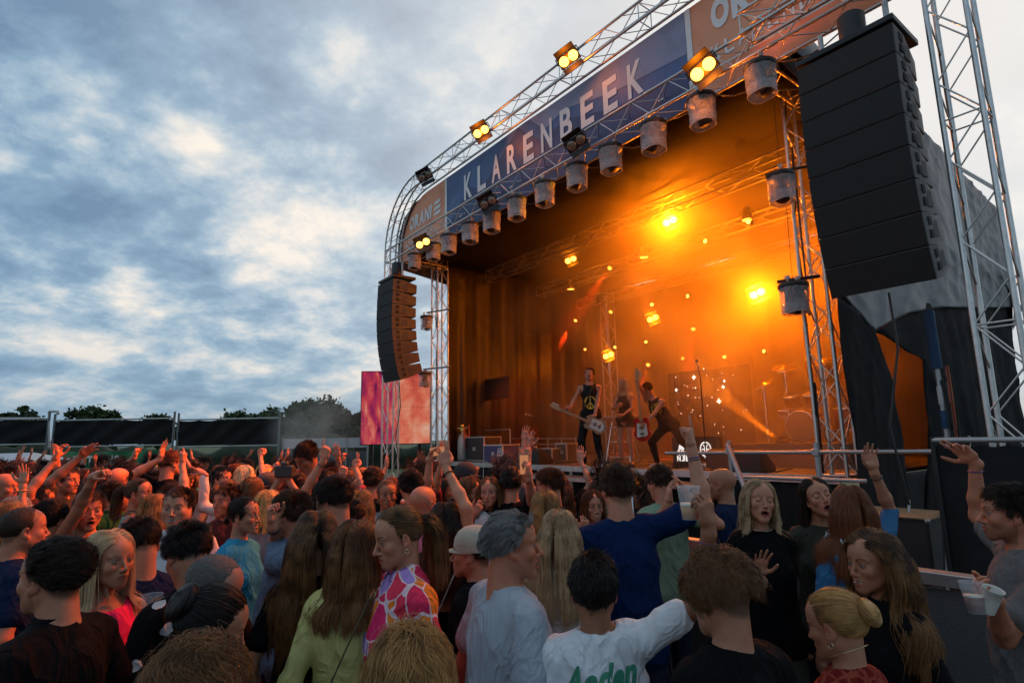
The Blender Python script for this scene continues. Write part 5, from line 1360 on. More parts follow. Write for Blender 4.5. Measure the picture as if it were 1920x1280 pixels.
# black hoarding with pipe rail around the foot of the right arch leg
r_ = empty('hoarding', S(-2.4, -2.05, 0), label='black cloth hoarding hung on a pipe around the right arch leg', cat='barrier')
P0, P1 = S(-1.72, -2.0, 2.0), S(-4.2, -2.0, 2.0)
rod('pipe', P0, P1, .024, M_steel, r_, r_.location, 12)
rod('post', S(-1.72, -2.0, 0), S(-1.72, -2.0, 2.03), .022, M_blackmetal, r_, r_.location, 12)
for k in range(14):
    q = P0+(P1-P0)*(k+.5)/14; mb = MB(); mb.path([q-np.array(r_.location)+np.array(p) for p in ((0, 0, .03), (.02, 0, .035), (.03, 0, 0), (.01, 0, -.05), (0, 0, -.07))], .004, 5); mb.build('hook', M_steel, r_)
vs = []; N = 60
for j in range(9):
    for i in range(N+1):
        q = P0+(P1-P0)*i/N; vs.append(np.array([q[0], q[1], 1.96-j*.243])-np.array(r_.location)+VS*(.02*sin(i*.9)+.03*sin(i*.31+j*.5))*(.3+j*.1)-ZS*(.02*abs(sin(i*pi/N*14)) if j == 0 else 0))
fs = [(j*(N+1)+i, j*(N+1)+i+1, (j+1)*(N+1)+i+1, (j+1)*(N+1)+i) for j in range(8) for i in range(N)]
mb = MB(); mb.add(vs, fs); mb.build('cloth', M_blackcloth, r_, True)
# handrail of the stage stairs
r_ = empty('stair_handrail', S(1.2, -.75, 0), label='scaffold handrail with a thick sloping tube beside the stage steps', cat='handrail')
zr = 1.84
for A_, B_, rr_ in ((S(2.3, -.7, zr-.03), S(-1.35, -.7, zr+.02), .024), (S(1.17, -.7, 0), S(1.17, -.7, zr+.16), .026), (S(-.05, -.7, .4), S(-.05, -.7, zr+.12), .026), (S(1.17, -.74, zr+.10), S(.55, -1.3, 1.22), .034), (S(1.1, -.70, zr-.35), S(-.6, -.7, zr-.33), .024)):
    rod('tube', A_, B_, rr_, M_steel, r_, r_.location, 12)
for q in (S(1.17, -.7, zr), S(-.05, -.7, zr)):
    mb = MB(); mb.box(q-np.array(r_.location), (.09, .09, .09), RS); bevel(mb.build('coupler', M_steel, r_), .012)
for k, (a_, z_, w_) in enumerate(((.9, 1.0, .55), (.9, .70, .55), (.9, .4, .55))):
    mb = MB(); mb.box(S(a_, -.85-.22*k, z_)-np.array(r_.location), (.8, .24, .04), RS); mb.build('step', M_deck, r_)
# front-of-stage clutter at the right: flight case with plywood lid, frames
def flightcase(name, c, d, label, col=(.02, .02, .022), group=None, R=RS, dark=False):
    root = empty(name, np.array(c)-ZS*d[2]/2, label=label, cat='flight case', group=group); h = d[2]
    m = mat('case_%d' % int(sum(col)*1000), col, .5, 0, .2, 10, .1, 60, dirt=.2); o = np.array([0, 0, h/2])
    mb = MB(); mb.box(o, (d[0], d[1], h), R); mb.build('body', m, root)
    mb = MB()
    for sx in (-1, 1):
        for sy in (-1, 1): mb.box(o+R @ np.array([sx*d[0]/2, sy*d[1]/2, 0]), (.03, .03, h+.012), R)
        for sz in (-1, 1): mb.box(o+R @ np.array([sx*d[0]/2, 0, sz*h/2]), (.028, d[1]+.01, .028), R)
    for sy in (-1, 1):
        for sz in (-1, 1): mb.box(o+R @ np.array([0, sy*d[1]/2, sz*h/2]), (d[0]+.01, .0285, .0285), R)
    mb.build('edging', M_blackmetal if dark else M_alu, root)
    for sx in (-1, 1):
        for sy in (-1, 1):
            for sz in (0, 1):
                mb = MB(); mb.lathe([(.001, -.026), (.022, -.02), (.03, 0), (.022, .02), (.001, .026)], R @ np.array([sx*d[0]/2, sy*d[1]/2, 0])+np.array([0, 0, sz*h]), 8); mb.build('ball_corner', M_steel, root, True)
    mb = MB(); mb.box(o+R @ np.array([0, -d[1]/2-.006, 0]), (.14, .016, .10), R); mb.build('latch', M_steel, root)
    return root
q = atz(1672, 962, 1.15); flightcase('work_table', (q[0], q[1], .58), (.95, .8, 1.14), 'tall black case with a bare plywood top at the right of the stage', dark=True)
mb = MB(); mb.box((q[0], q[1], 1.165), (.98, .82, .018), RS); tag(mb.build('plywood_sheet', mat('bare_plywood', (.30, .17, .08), .6, 0, .2, 5)), 'bare plywood sheet lying on the tall black case right of the stage', 'board')
q = atz(1600, 905, 1.5)
# ------------------------------------------------------------------ crowd barriers
def barrier(A, B, label, h=1.18, white=False, group='crowd control barriers'):
    A = np.array(A, float); B = np.array(B, float); A[2] = B[2] = 0; root = empty('crowd_barrier', A, label=label, cat='barrier', group=group)
    d = unit(B-A); n_ = np.cross(d, ZS); L = np.linalg.norm(B-A); R = np.stack([d, n_, ZS], 1); o = A
    m = M_alu if not white else mat('pale_steel', (.55, .55, .55), .45, .4, .1, 12)
    mb = MB(); mb.box(d*L/2+ZS*(h-.02), (L-.01, .12, .035), R); mb.box(d*L/2+ZS*(h-.055)+n_*.055, (L-.01, .01, .06), R); bevel(mb.build('top_tray', m, root), .006)
    mb = MB(); mb.box(d*L/2+ZS*(h-.10)/2, (L-.06, .006, h-.12), R); mb.build('perforated_panel', mat('perforated_sheet', (.13, .13, .135), .5, .6, .2, 90, .6, 150), root)
    for t in (.02, .35, .65, .98) if L > .8 else (.04, .96):
        mb = MB(); mb.box(d*L*t+ZS*h/2-n_*.02, (.04, .04, h-.04), R); mb.build('upright', m, root)
    for z in (.10, h*.5): mb = MB(); mb.box(d*L/2+ZS*z-n_*.02, (L-.05, .035, .035), R); mb.build('cross_bar', m, root)
    return root
bA = atz(1240, 1001, 1.18); bB = atz(1850, 1082, 1.18)
for i in range(3):
    P_ = bA+(bB-bA)*i/3; Q_ = bA+(bB-bA)*(i+1)/3
    barrier(P_, Q_, 'aluminium crowd barrier before the stage, %s' % ('section behind the navy T-shirt', 'section behind the singing women', 'section nearest the man with two cups')[i])
v_ = unit((bA-bB)[:2]); 
for i in range(6):
    P_ = bA+np.array([*v_, 0])*(i*1.05); Q_ = bA+np.array([*v_, 0])*((i+1)*1.05-.02); barrier(P_, Q_, 'aluminium crowd barrier before the stage skirt, %s past the navy T-shirt' % wrd[i])
lA = atz(352, 942, 1.18); lB = atz(415, 938, 1.18)
barrier(lA, lA+unit(lB-lA)*.85, 'pale barrier panel standing alone in the crowd behind the smiling man', white=True)
# ------------------------------------------------------------------ big screen
def screen_mat():
    m = bpy.data.materials.new('screen_picture'); m.use_nodes = True; nt = m.node_tree
    for nd in list(nt.nodes): nt.nodes.remove(nd)
    t = NT(nt); v = t.n('ShaderNodeTexCoord').outputs['Object']
    s_ = t.n('ShaderNodeSeparateXYZ', {0: v})
    n1_ = t.noise(t.n('ShaderNodeMapping', {'Vector': v, 'Rotation': (0, .5, 0), 'Scale': (2.2, 1, .6)}).outputs[0], 1.6, 4, .6, .6).outputs[0]
    n2_ = t.noise(v, 2.1, 5, .65, 1.2).outputs[0]
    wv_ = t.n('ShaderNodeTexWave', {'Vector': t.n('ShaderNodeMapping', {'Vector': v, 'Rotation': (0, .35, 0)}).outputs[0], 'Scale': .9, 'Distortion': 2.5, 'Detail': 3.0}, bands_direction='X').outputs['Fac']
    c1 = t.ramp(t.math('ADD', t.math('MULTIPLY', n1_, .85), t.math('MULTIPLY', wv_, .10)), [(.28, (.10, .01, .06)), (.42, (.42, .03, .12)), (.52, (.70, .06, .10)), (.62, (.95, .22, .16)), (.74, (1, .6, .5))])
    c2 = t.ramp(t.noise(v, 1.1, 6, .6, .3).outputs[0], [(.3, (.55, .05, .06)), (.46, (.90, .17, .10)), (.58, (1, .36, .22)), (.70, (1, .60, .45))])
    right = t.math('MULTIPLY', t.math('SUBTRACT', s_.outputs[0], -.1), 4.0, clamp=True)
    c = t.mix(right, c1, c2)
    bar = t.math('LESS_THAN', t.math('ABSOLUTE', t.math('SUBTRACT', t.math('ADD', s_.outputs[2], t.math('MULTIPLY', n2_, .5)), 1.0)), .05)
    c = t.mix(bar, c, (.9, .10, .12))
    e = t.n('ShaderNodeEmission', {'Color': c, 'Strength': .62}); o = t.n('ShaderNodeOutputMaterial', {'Surface': e.outputs[0]}); return m
YS = 18.5; sc0 = at(676, 833, YS); sc1 = at(806, 833, YS+.3); zt0 = at(676, 697, YS)[2]
root = empty('video_screen', (sc0+sc1)/2*np.array([1, 1, 0]), label='large LED video screen glowing pink and orange beside the stage', cat='screen')
d_ = unit((sc1-sc0)*np.array([1, 1, 0])); nn_ = np.array([d_[1], -d_[0], 0]); W_ = np.linalg.norm((sc1-sc0)[:2]); zb = sc0[2]; RR = np.stack([d_, -nn_, ZS], 1)
ms_ = screen_mat(); nx, nz = 4, 4
for i in range(nx):
    for j in range(nz):
        mb = MB(); c = d_*((i+.5)/nx-.5)*W_+ZS*(zb+(j+.5)/nz*(zt0-zb)); w_, h_ = W_/nx-.004, (zt0-zb)/nz-.004
        mb.add([c+d_*sx*w_/2+ZS*sz*h_/2+nn_*.02 for sx, sz in ((-1, -1), (1, -1), (1, 1), (-1, 1))], [(0, 1, 2, 3)]); mb.build('led_panel', ms_, root)
        
mb = MB(); mb.box(ZS*(zb+zt0)/2-nn_*.05, (W_+.05, .10, zt0-zb+.05), RR); mb.build('screen_housing', M_blackmetal, root)
for sx in (-1, 1):
    mb = MB(); mb.box(d_*sx*W_*.35-nn_*.2+ZS*zb/2, (.1, .1, zb), RR); mb.build('leg', M_blackmetal, root)
# ------------------------------------------------------------------ fence line at the left
M_fcl = mat('black_fence_cloth', (.010, .010, .011), .8, 0, .4, 1.5, .5, 3, spec=.25)
def fence_panel(x0, x1, yt, yb, Y, label):
    a = at(x0, yt, Y); b = at(x1, yt, Y); zb0 = at(x0, yb, Y)[2]; root = empty('screened_fence', (a[0], a[1], 0), label=label, cat='fence', group='black screened fence panels'); off = np.array(root.location)
    a[2] = b[2] = (a[2]+b[2])/2
    rod('top_rail', a, b, .030, M_steel, root, off); rod('bottom_rail', a*[1, 1, 0]+[0, 0, zb0], b*[1, 1, 0]+[0, 0, zb0], .03, M_steel, root, off)
    N = 40; vs = []
    for j in range(9):
        for i in range(N+1):
            q = a+(b-a)*i/N; t = j/8; vs.append(np.array([q[0], q[1]+.04*sin(i*.7+j)+.05*sin(i*.21), (a[2]-.03-.03*abs(sin(i*pi/8)))*(1-t)+(zb0+.05)*t])-off)
    fs = [(j*(N+1)+i, j*(N+1)+i+1, (j+1)*(N+1)+i+1, (j+1)*(N+1)+i) for j in range(8) for i in range(N)]
    mb = MB(); mb.add(vs, fs); mb.build('cloth', M_fcl, root, True)
    for q in (a, b): rod('post', (q[0], q[1], 0), (q[0], q[1], q[2]+.25), .042, mat('dull_post', (.16, .18, .18), .7, .2), root, off)
    return root
YF = 22.0
fence_panel(-260, 92, 788, 839, YF, 'black cloth fence panel at the far left below the lattice beam')
fence_panel(103, 327, 786, 838, YF, 'black cloth fence panel above the green exit banner')
fence_panel(335, 524, 785, 838, YF, 'black cloth fence panel left of the smoke puff')
r_ = empty('gantry_bar', at(70, 770, YF)*[1, 1, 0], label='short steel bar on the fence post beside the green banner', cat='bar'); p_ = at(92, 771, YF); rod('bar', p_, at(110, 771, YF), .04, M_steel, r_, r_.location); rod('upright', p_, at(92, 840, YF), .04, M_steel, r_, r_.location); rod('clamp_stub', at(109, 771, YF), at(109, 777, YF), .05, M_steel, r_, r_.location)
truss('lattice_beam', 'pale lattice beam seen above the far left fence', at(-60, 789, 26), at(76, 789, 26), (0, 1, 0), ZS, .25, .25, .35, .03, .014, joints=0, m=mat('pale_truss', (.55, .55, .55), .5, .2))
# white-railed section with grey mesh, right of the fence
a = at(532, 826, 20.5); b = at(690, 826, 20.5); root = empty('site_fence', (a[0], a[1], 0), label='grey site fence with a broad white top board under the trees', cat='fence'); off = np.array(root.location)
mb = MB(); mb.box((a+b)/2-off+ZS*-.08, (np.linalg.norm(b-a), .05, .34)); mb.build('top_board', mat('white_board', (.50, .52, .53), .6, 0, .1, 3), root)
mb = MB(); mb.box((a+b)/2*[1, 1, 0]-off+ZS*.9, (np.linalg.norm(b-a), .02, 1.7)); mb.build('mesh_cloth', mat('grey_mesh', (.10, .11, .11), .8, 0, .3, 2), root)
for k in range(5):
    q = a+(b-a)*k/4; rod('post', (q[0], q[1]-.04, 0), (q[0], q[1]-.04, q[2]+.1), .03, M_steel, root, off)
# horizontal strips of distant site behind: hedge bank
mb = MB(); rngb = np.random.default_rng(5); xs = np.linspace(-60, 6, 120)
vs = [];
for i, x in enumerate(xs):
    h = 2.0+.5*sin(x*.31)+.3*sin(x*1.7); vs += [(x, 44, 0), (x, 43.4, h*.6), (x, 44.2, h), (x, 45.5, h*.9), (x, 46, 0)]
fs = [(i*5+k, (i+1)*5+k, (i+1)*5+k+1, i*5+k+1) for i in range(len(xs)-1) for k in range(4)]
mb.add(vs, fs); tag(mb.build('distant_bank', mat('dark_bank', (.025, .035, .018), .95, 0, .4, 1.5, .8, 6), None, True), 'low dark hedge bank along the far edge of the field', kind='structure')
# green banner with white letters
a = at(103, 845, 19.0); b = at(300, 842, 19.0); zl = 1.05
root = empty('exit_banner', (a[0], a[1], 0), label='green banner with the white word UITGANG below the black fence', cat='banner'); off = np.array(root.location)
N = 24; vs = []
for j in range(5):
    for i in range(N+1):
        q = a+(b-a)*i/N; vs.append(np.array([q[0], q[1]+.05*sin(i*.8+j), q[2]*(1-j/4)+zl*(j/4)-.05*sin(i*pi/N)*(j == 0)])-off)
mb = MB(); mb.add(vs, [(j*(N+1)+i, j*(N+1)+i+1, (j+1)*(N+1)+i+1, (j+1)*(N+1)+i) for j in range(4) for i in range(N)]); mb.build('sheet', mat('green_pvc', (.015, .16, .05), .5, 0, .2, 2, .3, 4), root, True)
p_ = at(132, 872, 18.86); letters('#UITGANG', p_, unit((b-a)*[1, 1, 0]), ZS, .29, .19, mat('white_print2', (.7, .72, .7), .5), root, off, .12, .05)
for q in (a, b): rod('post', (q[0], q[1]+.05, 0), (q[0], q[1]+.05, q[2]+.05), .03, M_steel, root, off)
# tent
p_ = at(35, 850, 17.0); root = empty('tent', (p_[0]-1.2, 17, 0), label='low white-roofed tent with navy side cloth at the far left', cat='tent')
mb = MB(); mb.add([(-1.6, -1, 1.72), (1.9, -1, 1.72), (1.9, 1.2, 1.72), (-1.6, 1.2, 1.72), (-1.2, .1, 1.92), (1.55, .1, 1.95)], [(0, 1, 5, 4), (1, 2, 5), (2, 3, 4, 5), (3, 0, 4)]); mb.build('roof', mat('white_canvas', (.45, .48, .52), .7, 0, .1, 2), root)
mb = MB(); mb.add([(-1.6, -1, 1.72), (1.9, -1, 1.72), (1.9, -1, .9), (-1.6, -1, .9)], [(0, 1, 2, 3)]); mb.build('side_cloth', mat('navy_canvas', (.012, .02, .06), .7), root)
for x in (-1.55, 1.85): 
    for y in (-.95, 1.15): mb = MB(); mb.tube((x, y, 0), (x, y, 1.72), .03); mb.build('pole', M_steel, root)
# ------------------------------------------------------------------ trees
def tree(x, yt, Y, wpx, label, seed, dens=1.0, trunkz=1.2):
    rg = np.random.default_rng(seed); top = at(x, yt, Y); Hh = top[2]; Rr = wpx/2*Y/FPX; root = empty('tree', (top[0], Y, 0), label=label, cat='tree', group='trees beyond the fence')
    mb = MB(); mb.path([(0, 0, 0), (.1, 0, Hh*.25), (-.05, 0, Hh*.5), (.1, 0, Hh*.8)], [Hh*.035, Hh*.028, Hh*.018, Hh*.006], 8)
    for k in range(9):
        a_ = rg.uniform(0, 6.28); h0 = Hh*rg.uniform(.2, .55); e = np.array([cos(a_)*Rr*.7, sin(a_)*Rr*.7, h0+Hh*rg.uniform(.12, .35)]); mb.path([(0, 0, h0), e*[.5, .5, 1]*.95, e], [Hh*.014, Hh*.009, Hh*.003], 6)
    mb.build('trunk', mat('bark', (.05, .04, .03), .9, 0, .3, 5, .5, 20), root, True)
    # leaf clumps: many small faces around limb tips
    nc = int(46*dens); cz = Hh*.58; C_ = rg.normal(size=(nc, 3)); C_ /= np.linalg.norm(C_, axis=1)[:, None]; C_ *= rg.uniform(.35, .92, nc)[:, None]; C_ = C_*np.array([Rr*.88, Rr*.8, Hh*.38])+np.array([0, 0, cz])
    cr = rg.uniform(.16, .34, nc)*min(Rr, Hh*.5); nl = int(150*dens)
    Pn = (C_[:, None]+rg.normal(size=(nc, nl, 3))*.52*cr[:, None, None]*np.array([1, 1, .75])).reshape(-1, 3)
    Pn = Pn[Pn[:, 2] > Hh*.12]; n_ = len(Pn); sz = Y*.0032*rg.uniform(.6, 1.5, n_)
    a1 = rg.normal(size=(n_, 3)); a1 /= np.linalg.norm(a1, axis=1)[:, None]; a2 = np.cross(a1, rg.normal(size=(n_, 3))); a2 /= np.linalg.norm(a2, axis=1)[:, None]
    V_ = np.stack([Pn+a1*sz[:, None], Pn+a2*sz[:, None]*.6, Pn-a1*sz[:, None], Pn-a2*sz[:, None]*.6], 1).reshape(-1, 3)
    o = meshobj('crown', V_, np.arange(n_*4).reshape(-1, 4), leaf_mat(), root)
    return root
def leaf_mat():
    if 'leaf' in _mc: return _mc['leaf']
    m, t, b = new_mat('leaves'); g = t.n('ShaderNodeNewGeometry'); rn = g.outputs['Random Per Island']
    n_ = t.noise(t.n('ShaderNodeTexCoord').outputs['Object'], .7, 3).outputs[0]
    c = t.mix(t.ramp(n_, [(.35, (0, 0, 0)), (.65, (1, 1, 1))]), t.mix(rn, (.018, .035, .010), (.035, .062, .018)), t.mix(rn, (.035, .065, .018), (.07, .11, .03)))
    t.t.links.new(c, b.inputs['Base Color']); b.inputs['Roughness'].default_value = .7; _mc['leaf'] = m; return m
for i, (x, yt, Y, w, lb) in enumerate(((8, 764, 75, 60, 'dark rounded tree crown at the far left edge'), (50, 755, 75, 62, 'small rounded tree right of the far left one'), (165, 755, 70, 84, 'broad tree over the fence above the green banner'), (208, 762, 72, 66, 'lower tree beside the broad one over the green banner'),
        (130, 776, 80, 34, 'tiny bush-like tree left of the broad one'), (300, 772, 80, 70, 'flat low tree crown just left of the second fence post'), (455, 760, 62, 80, 'low tree at the left end of the big clump'), (498, 750, 60, 84, 'second tree of the big clump'),
        (560, 742, 56, 90, 'tree of the big clump behind the smoke'), (600, 733, 54, 100, 'tallest tree of the big clump'), (648, 752, 50, 70, 'right tree of the big clump'), (672, 748, 42, 40, 'dark tree touching the left edge of the video screen'), (620, 770, 50, 130, 'low bushy tree filling the front of the big clump'), (530, 775, 56, 90, 'low bushy tree at the front left of the big clump'))):
    tree(x, yt, Y, w, lb, 30+i, 1.0 if w > 60 else .7)
# smoke drifting over the field
def smoke_puff():
    m = bpy.data.materials.new('drifting_smoke'); m.use_nodes = True; nt = m.node_tree
    for nd in list(nt.nodes): nt.nodes.remove(nd)
    t = NT(nt); v = t.n('ShaderNodeTexCoord').outputs['Object']; L = t.n('ShaderNodeVectorMath', {0: v}, operation='LENGTH').outputs['Value']
    n_ = t.noise(v, 1.6, 3, .6, .8).outputs[0]
    d = t.math('MULTIPLY', t.math('MULTIPLY', t.math('SUBTRACT', 1.0, L, clamp=True), t.math('SUBTRACT', n_, .36, clamp=True)), 2.6)
    vp = t.n('ShaderNodeVolumePrincipled', {'Color': (.8, .85, .8, 1), 'Density': d}); t.n('ShaderNodeOutputMaterial', {'Volume': vp.outputs[0]})
    bmx = bmesh.new(); bmesh.ops.create_icosphere(bmx, subdivisions=3, radius=1.0); me = bpy.data.meshes.new('smoke'); bmx.to_mesh(me); bmx.free(); me.materials.append(m)
    o = bpy.data.objects.new('smoke', me); COL.objects.link(o); p = at(595, 800, 17.5); o.location = p; o.scale = (1.75, 1.2, 1.35); tag(o, 'pale smoke drifting across the field beside the trees', kind='stuff')
smoke_puff()
# ------------------------------------------------------------------ on the stage
def atdeck(x, y): return atz(x, y, DZ)
M_chrome = mat('chrome', (.7, .7, .7), .15, 1.0, .05)
flightcase('flight_case', atB(905, 845, .9)*[1, 1, 0]+[0, 0, DZ+.32], (.95, .55, .62), 'dark flight case on the deck at the left behind the raised hands')
flightcase('flight_case', atB(940, 856, .55)*[1, 1, 0]+[0, 0, DZ+.21], (.80, .5, .42), 'blue flight case with a small white castle print at the left of the deck', (.03, .04, .14))
p_ = atB(938, 848, .27); root = empty('castle_print', p_, label='white castle emblem on the front of the blue flight case', cat='emblem')
mb = MB()
for k in range(4): mb.box(US*(.11-k*.073)+ZS*.0, (.03, .006, .13), RS)
mb.box(ZS*-.075, (.27, .006, .03), RS); mb.box(ZS*.02, (.25, .006, .02), RS)
for k in range(3): mb.box(US*(.075-k*.075)+ZS*.09, (.035, .006, .05), RS)
mb.build('print', mat('white_print3', (.6, .6, .6), .5), root)
root = empty('panel_frame', atB(920, 850, 1.6)*[1, 1, 0]+[0, 0, DZ], label='dark framed panel standing behind the flight cases', cat='frame'); o_ = np.array(root.location)
p0, p1_ = atB(883, 846, 1.6), atB(957, 848, 1.6); z1 = atB(920, 806, 1.6)[2]
for A_, B_ in ((p0, [p0[0], p0[1], z1]), ([p0[0], p0[1], z1], [p1_[0], p1_[1], z1]), ([p1_[0], p1_[1], z1], p1_)): rod('tube', A_, B_, .018, M_steel, root, o_)
c_ = (p0+p1_)/2; mb = MB(); mb.box([c_[0]-o_[0], c_[1]-o_[1], (z1+p0[2])/2], (np.linalg.norm(p1_-p0), .01, z1-p0[2]), np.stack([unit((p1_-p0)*[1, 1, 0]), np.cross(ZS, unit((p1_-p0)*[1, 1, 0])), ZS], 1)); mb.build('panel', M_tarp, root)
p_ = atB(867, 850, .6); root = empty('gas_bottle', [p_[0], p_[1], DZ], label='pale gas bottle with shiny golden valve and hose beside the left column', cat='gas bottle')
mb = MB(); mb.lathe([(.001, 0), (.13, 0), (.14, .05), (.14, .55), (.10, .68), (.04, .74), (.035, .80), (.001, .80)], (0, 0, 0), 20); mb.build('cylinder', mat('pale_bottle', (.35, .36, .34), .35, .3), root, True)
mb = MB(); mb.box((0, 0, .86), (.10, .10, .12)); mb.tube((-.14, 0, .88), (.14, 0, .9), .04); mb.lathe([(.001, 0), (.09, .01), (.06, .08), (.001, .1)], (0, 0, .92), 14); bevel(mb.build('valve', mat('brass', (.75, .42, .12), .25, 1.0), root), .01)
mb = MB(); mb.path(smooth_path([(.1, -.05, .9), (.2, -.1, .7), (.1, -.16, .4), (.18, -.12, .1)], 5), .015, 6); mb.build('hose', mat('brass_hose', (.4, .06, .02), .4), root, True)
for k, (x, y, w_, h_, lb) in enumerate(((985, 850, .5, .35, 'low dark case behind the phone hand'), (1030, 852, .6, .30, 'low dark case left of the guitarist'), (1062, 850, .4, .42, 'small upright amplifier left of the guitarist'), (1005, 858, .3, .2, 'tiny black box on the deck edge left of the guitarist'))):
    p_ = atB(x, y, 1.4+.3*k); flightcase('equipment_case', [p_[0], p_[1], DZ+h_/2], (w_, .35, h_), lb)
root = empty('rail_stand', atB(1000, 850, 2.6)*[1, 1, 0]+[0, 0, DZ], label='low row of metal rails and stands behind the cases at the left of the deck', cat='stand'); o_ = np.array(root.location)
q0, q1_ = atB(958, 832, 2.6), atB(1080, 833, 2.6)
for z in (0, .16): rod('rail', q0+ZS*z, q1_+ZS*z, .015, M_steel, root, o_)
for k in range(6): q = q0+(q1_-q0)*k/5; rod('post', [q[0], q[1], DZ], q+ZS*.2, .014, M_steel, root, o_)
# wedge monitors
def wedge(x, y, b_, label):
    p_ = atB(x, y, b_); root = empty('monitor_wedge', [p_[0], p_[1], DZ], label=label, cat='monitor speaker', group='stage monitors')
    mb = MB(); mb.prism([(-.22, 0), (.22, 0), (.22, .10), (-.10, .34), (-.22, .30)], US*-.26, VS, ZS, US, .52); bevel(mb.build('cabinet', M_blackmetal, root), .012)
    mb = MB(); c = VS*.065+ZS*.225; R_ = np.stack([US, unit(VS*.32-ZS*.24), unit(VS*.24+ZS*.32)], 1); mb.box(c+unit(VS*.24+ZS*.32)*.006, (.46, .34, .012), R_); mb.build('grille', mat('speaker_grille2', (.03, .03, .03), .6, 0, .3, 90, .5, 200), root)
wedge(1412, 884, .30, 'black monitor wedge at the deck edge left of the handrail'); wedge(1010, 868, .35, 'black monitor wedge left of the guitarist'); wedge(1365, 880, .9, 'black monitor wedge behind the deck edge near the emblem panel')
# keyboard on a shiny frame between the singers
p_ = atdeck(1148, 868)+VS*.35; root = empty('keyboard', [p_[0], p_[1], DZ], label='keyboard on a shiny tube frame between guitarist and blonde singer', cat='keyboard')
mb = MB(); mb.box(ZS*.98, (1.0, .30, .08), RS); bevel(mb.build('case', M_rubber, root), .01)
for k in range(20): mb = MB(); mb.box(US*(-.43+k*.045)+ZS*1.025-VS*.05, (.040, .15, .012), RS); mb.build('key', mat('ivory', (.55, .52, .45), .4), root)
fr = empty('frame', root.location); bpy.data.objects.remove(fr)
for sx in (-1, 1):
    for A_, B_ in ((US*sx*.36-VS*.16+ZS*.02, US*sx*.26+ZS*.95), (US*sx*.36+VS*.16+ZS*.02, US*sx*.26+ZS*.95), (US*sx*.36-VS*.16+ZS*.02, US*sx*.36+VS*.16+ZS*.02)): rod('frame_tube', A_, B_, .018, M_chrome, root)
for z, w_ in ((.45, .31), (.12, .35), (.78, .28)): rod('frame_tube', -US*w_-VS*.08+ZS*z, US*w_-VS*.08+ZS*z, .016, M_chrome, root)
# microphone stands
def mic(x, y, b_, h, label, lean_=(.15, 0)):
    p_ = atB(x, y, b_); root = empty('microphone_stand', [p_[0], p_[1], DZ], label=label, cat='microphone stand', group='microphone stands')
    mb = MB(); mb.lathe([(.001, 0), (.13, 0), (.13, .015), (.02, .03), (.001, .03)], (0, 0, 0), 18); mb.build('base', M_blackmetal, root, True)
    rod('pole', (0, 0, .02), (0, 0, h), .010, M_blackmetal, root); e = np.array([lean_[0]*3, lean_[1]*3, h+.15]); rod('boom', (0, 0, h), e, .008, M_blackmetal, root)
    mb = MB(); dd = unit(e-np.array([0, 0, h])); mb.tube(e, e+dd*.14, .012, .018); mb.lathe([(.001, .15), (.02, .16), (.028, .18), (.022, .205), (.001, .215)], e, 12, frame_dir(dd)); mb.build('microphone', mat('mic_mesh', (.25, .25, .26), .4, .6), root, True)
mic(1325, 868, .35, 1.55, 'tall microphone stand right of the bass player', (0, .02)); mic(1040, 858, 1.8, 1.0, 'microphone on a boom stand left of the guitarist', (-.18, 0))
# black riser flats with star lights and white emblems
def starcloth():
    b_ = 3.0; A_, B_ = atB(1262, 868, b_), atB(1420, 868, b_); root = empty('star_cloth', A_*[1, 1, 0]+[0, 0, DZ], label='black cloth pricked with tiny white star lights behind the bass player', cat='star cloth'); off = np.array(root.location)
    a0, a1_ = aOf(A_), aOf(B_); zt = atB(1340, 690, b_)[2]
    mb = MB(); vs = []
    for j in range(6):
        for i in range(21): vs.append(S(a0+(a1_-a0)*i/20, b_+.04*sin(i*1.3), DZ+(zt-DZ)*j/5)-off)
    mb.add(vs, [(j*21+i, j*21+i+1, (j+1)*21+i+1, (j+1)*21+i) for j in range(5) for i in range(20)]); mb.build('cloth', M_blackcloth, root, True)
    ms = mat('star_led', (1, 1, 1), .3, emit=(1, .85, .75), estr=9.0)
    st = [(1301, 707, 2), (1314, 712, .8), (1267, 707, .7), (1268, 731, 1.4), (1304, 727, .9), (1358, 714, 1.2), (1356, 725, 1.6), (1348, 752, 2), (1319, 691, .7), (1277, 775, .5), (1299, 768, .5), (1336, 711, .6), (1313, 779, .5), (1304, 745, .5), (1290, 741, .6), (1335, 745, .6), (1311, 745, .5), (1326, 760, .5), (1272, 758, .4), (1283, 722, .5)]
    for k in range(34): st.append((rng.uniform(1266, 1412), rng.uniform(692, 812), rng.uniform(.25, .5)))
    for x, y, s_ in st:
        P = atB(x, y, b_-.07)-off; r0 = .012*s_; mb = MB(); pts = []
        for k in range(8):
            rr = (r0*2.6 if k % 2 == 0 else r0*.5) if s_ > .9 else r0; t = k*pi/4; pts.append(P+US*rr*cos(t)+ZS*rr*sin(t))
        mb.add(pts+[P-VS*r0*.5, P+VS*r0*.5], [(k, (k+1) % 8, 8) for k in range(8)]+[((k+1) % 8, k, 9) for k in range(8)]); mb.build('star_light', ms, root)
starcloth()
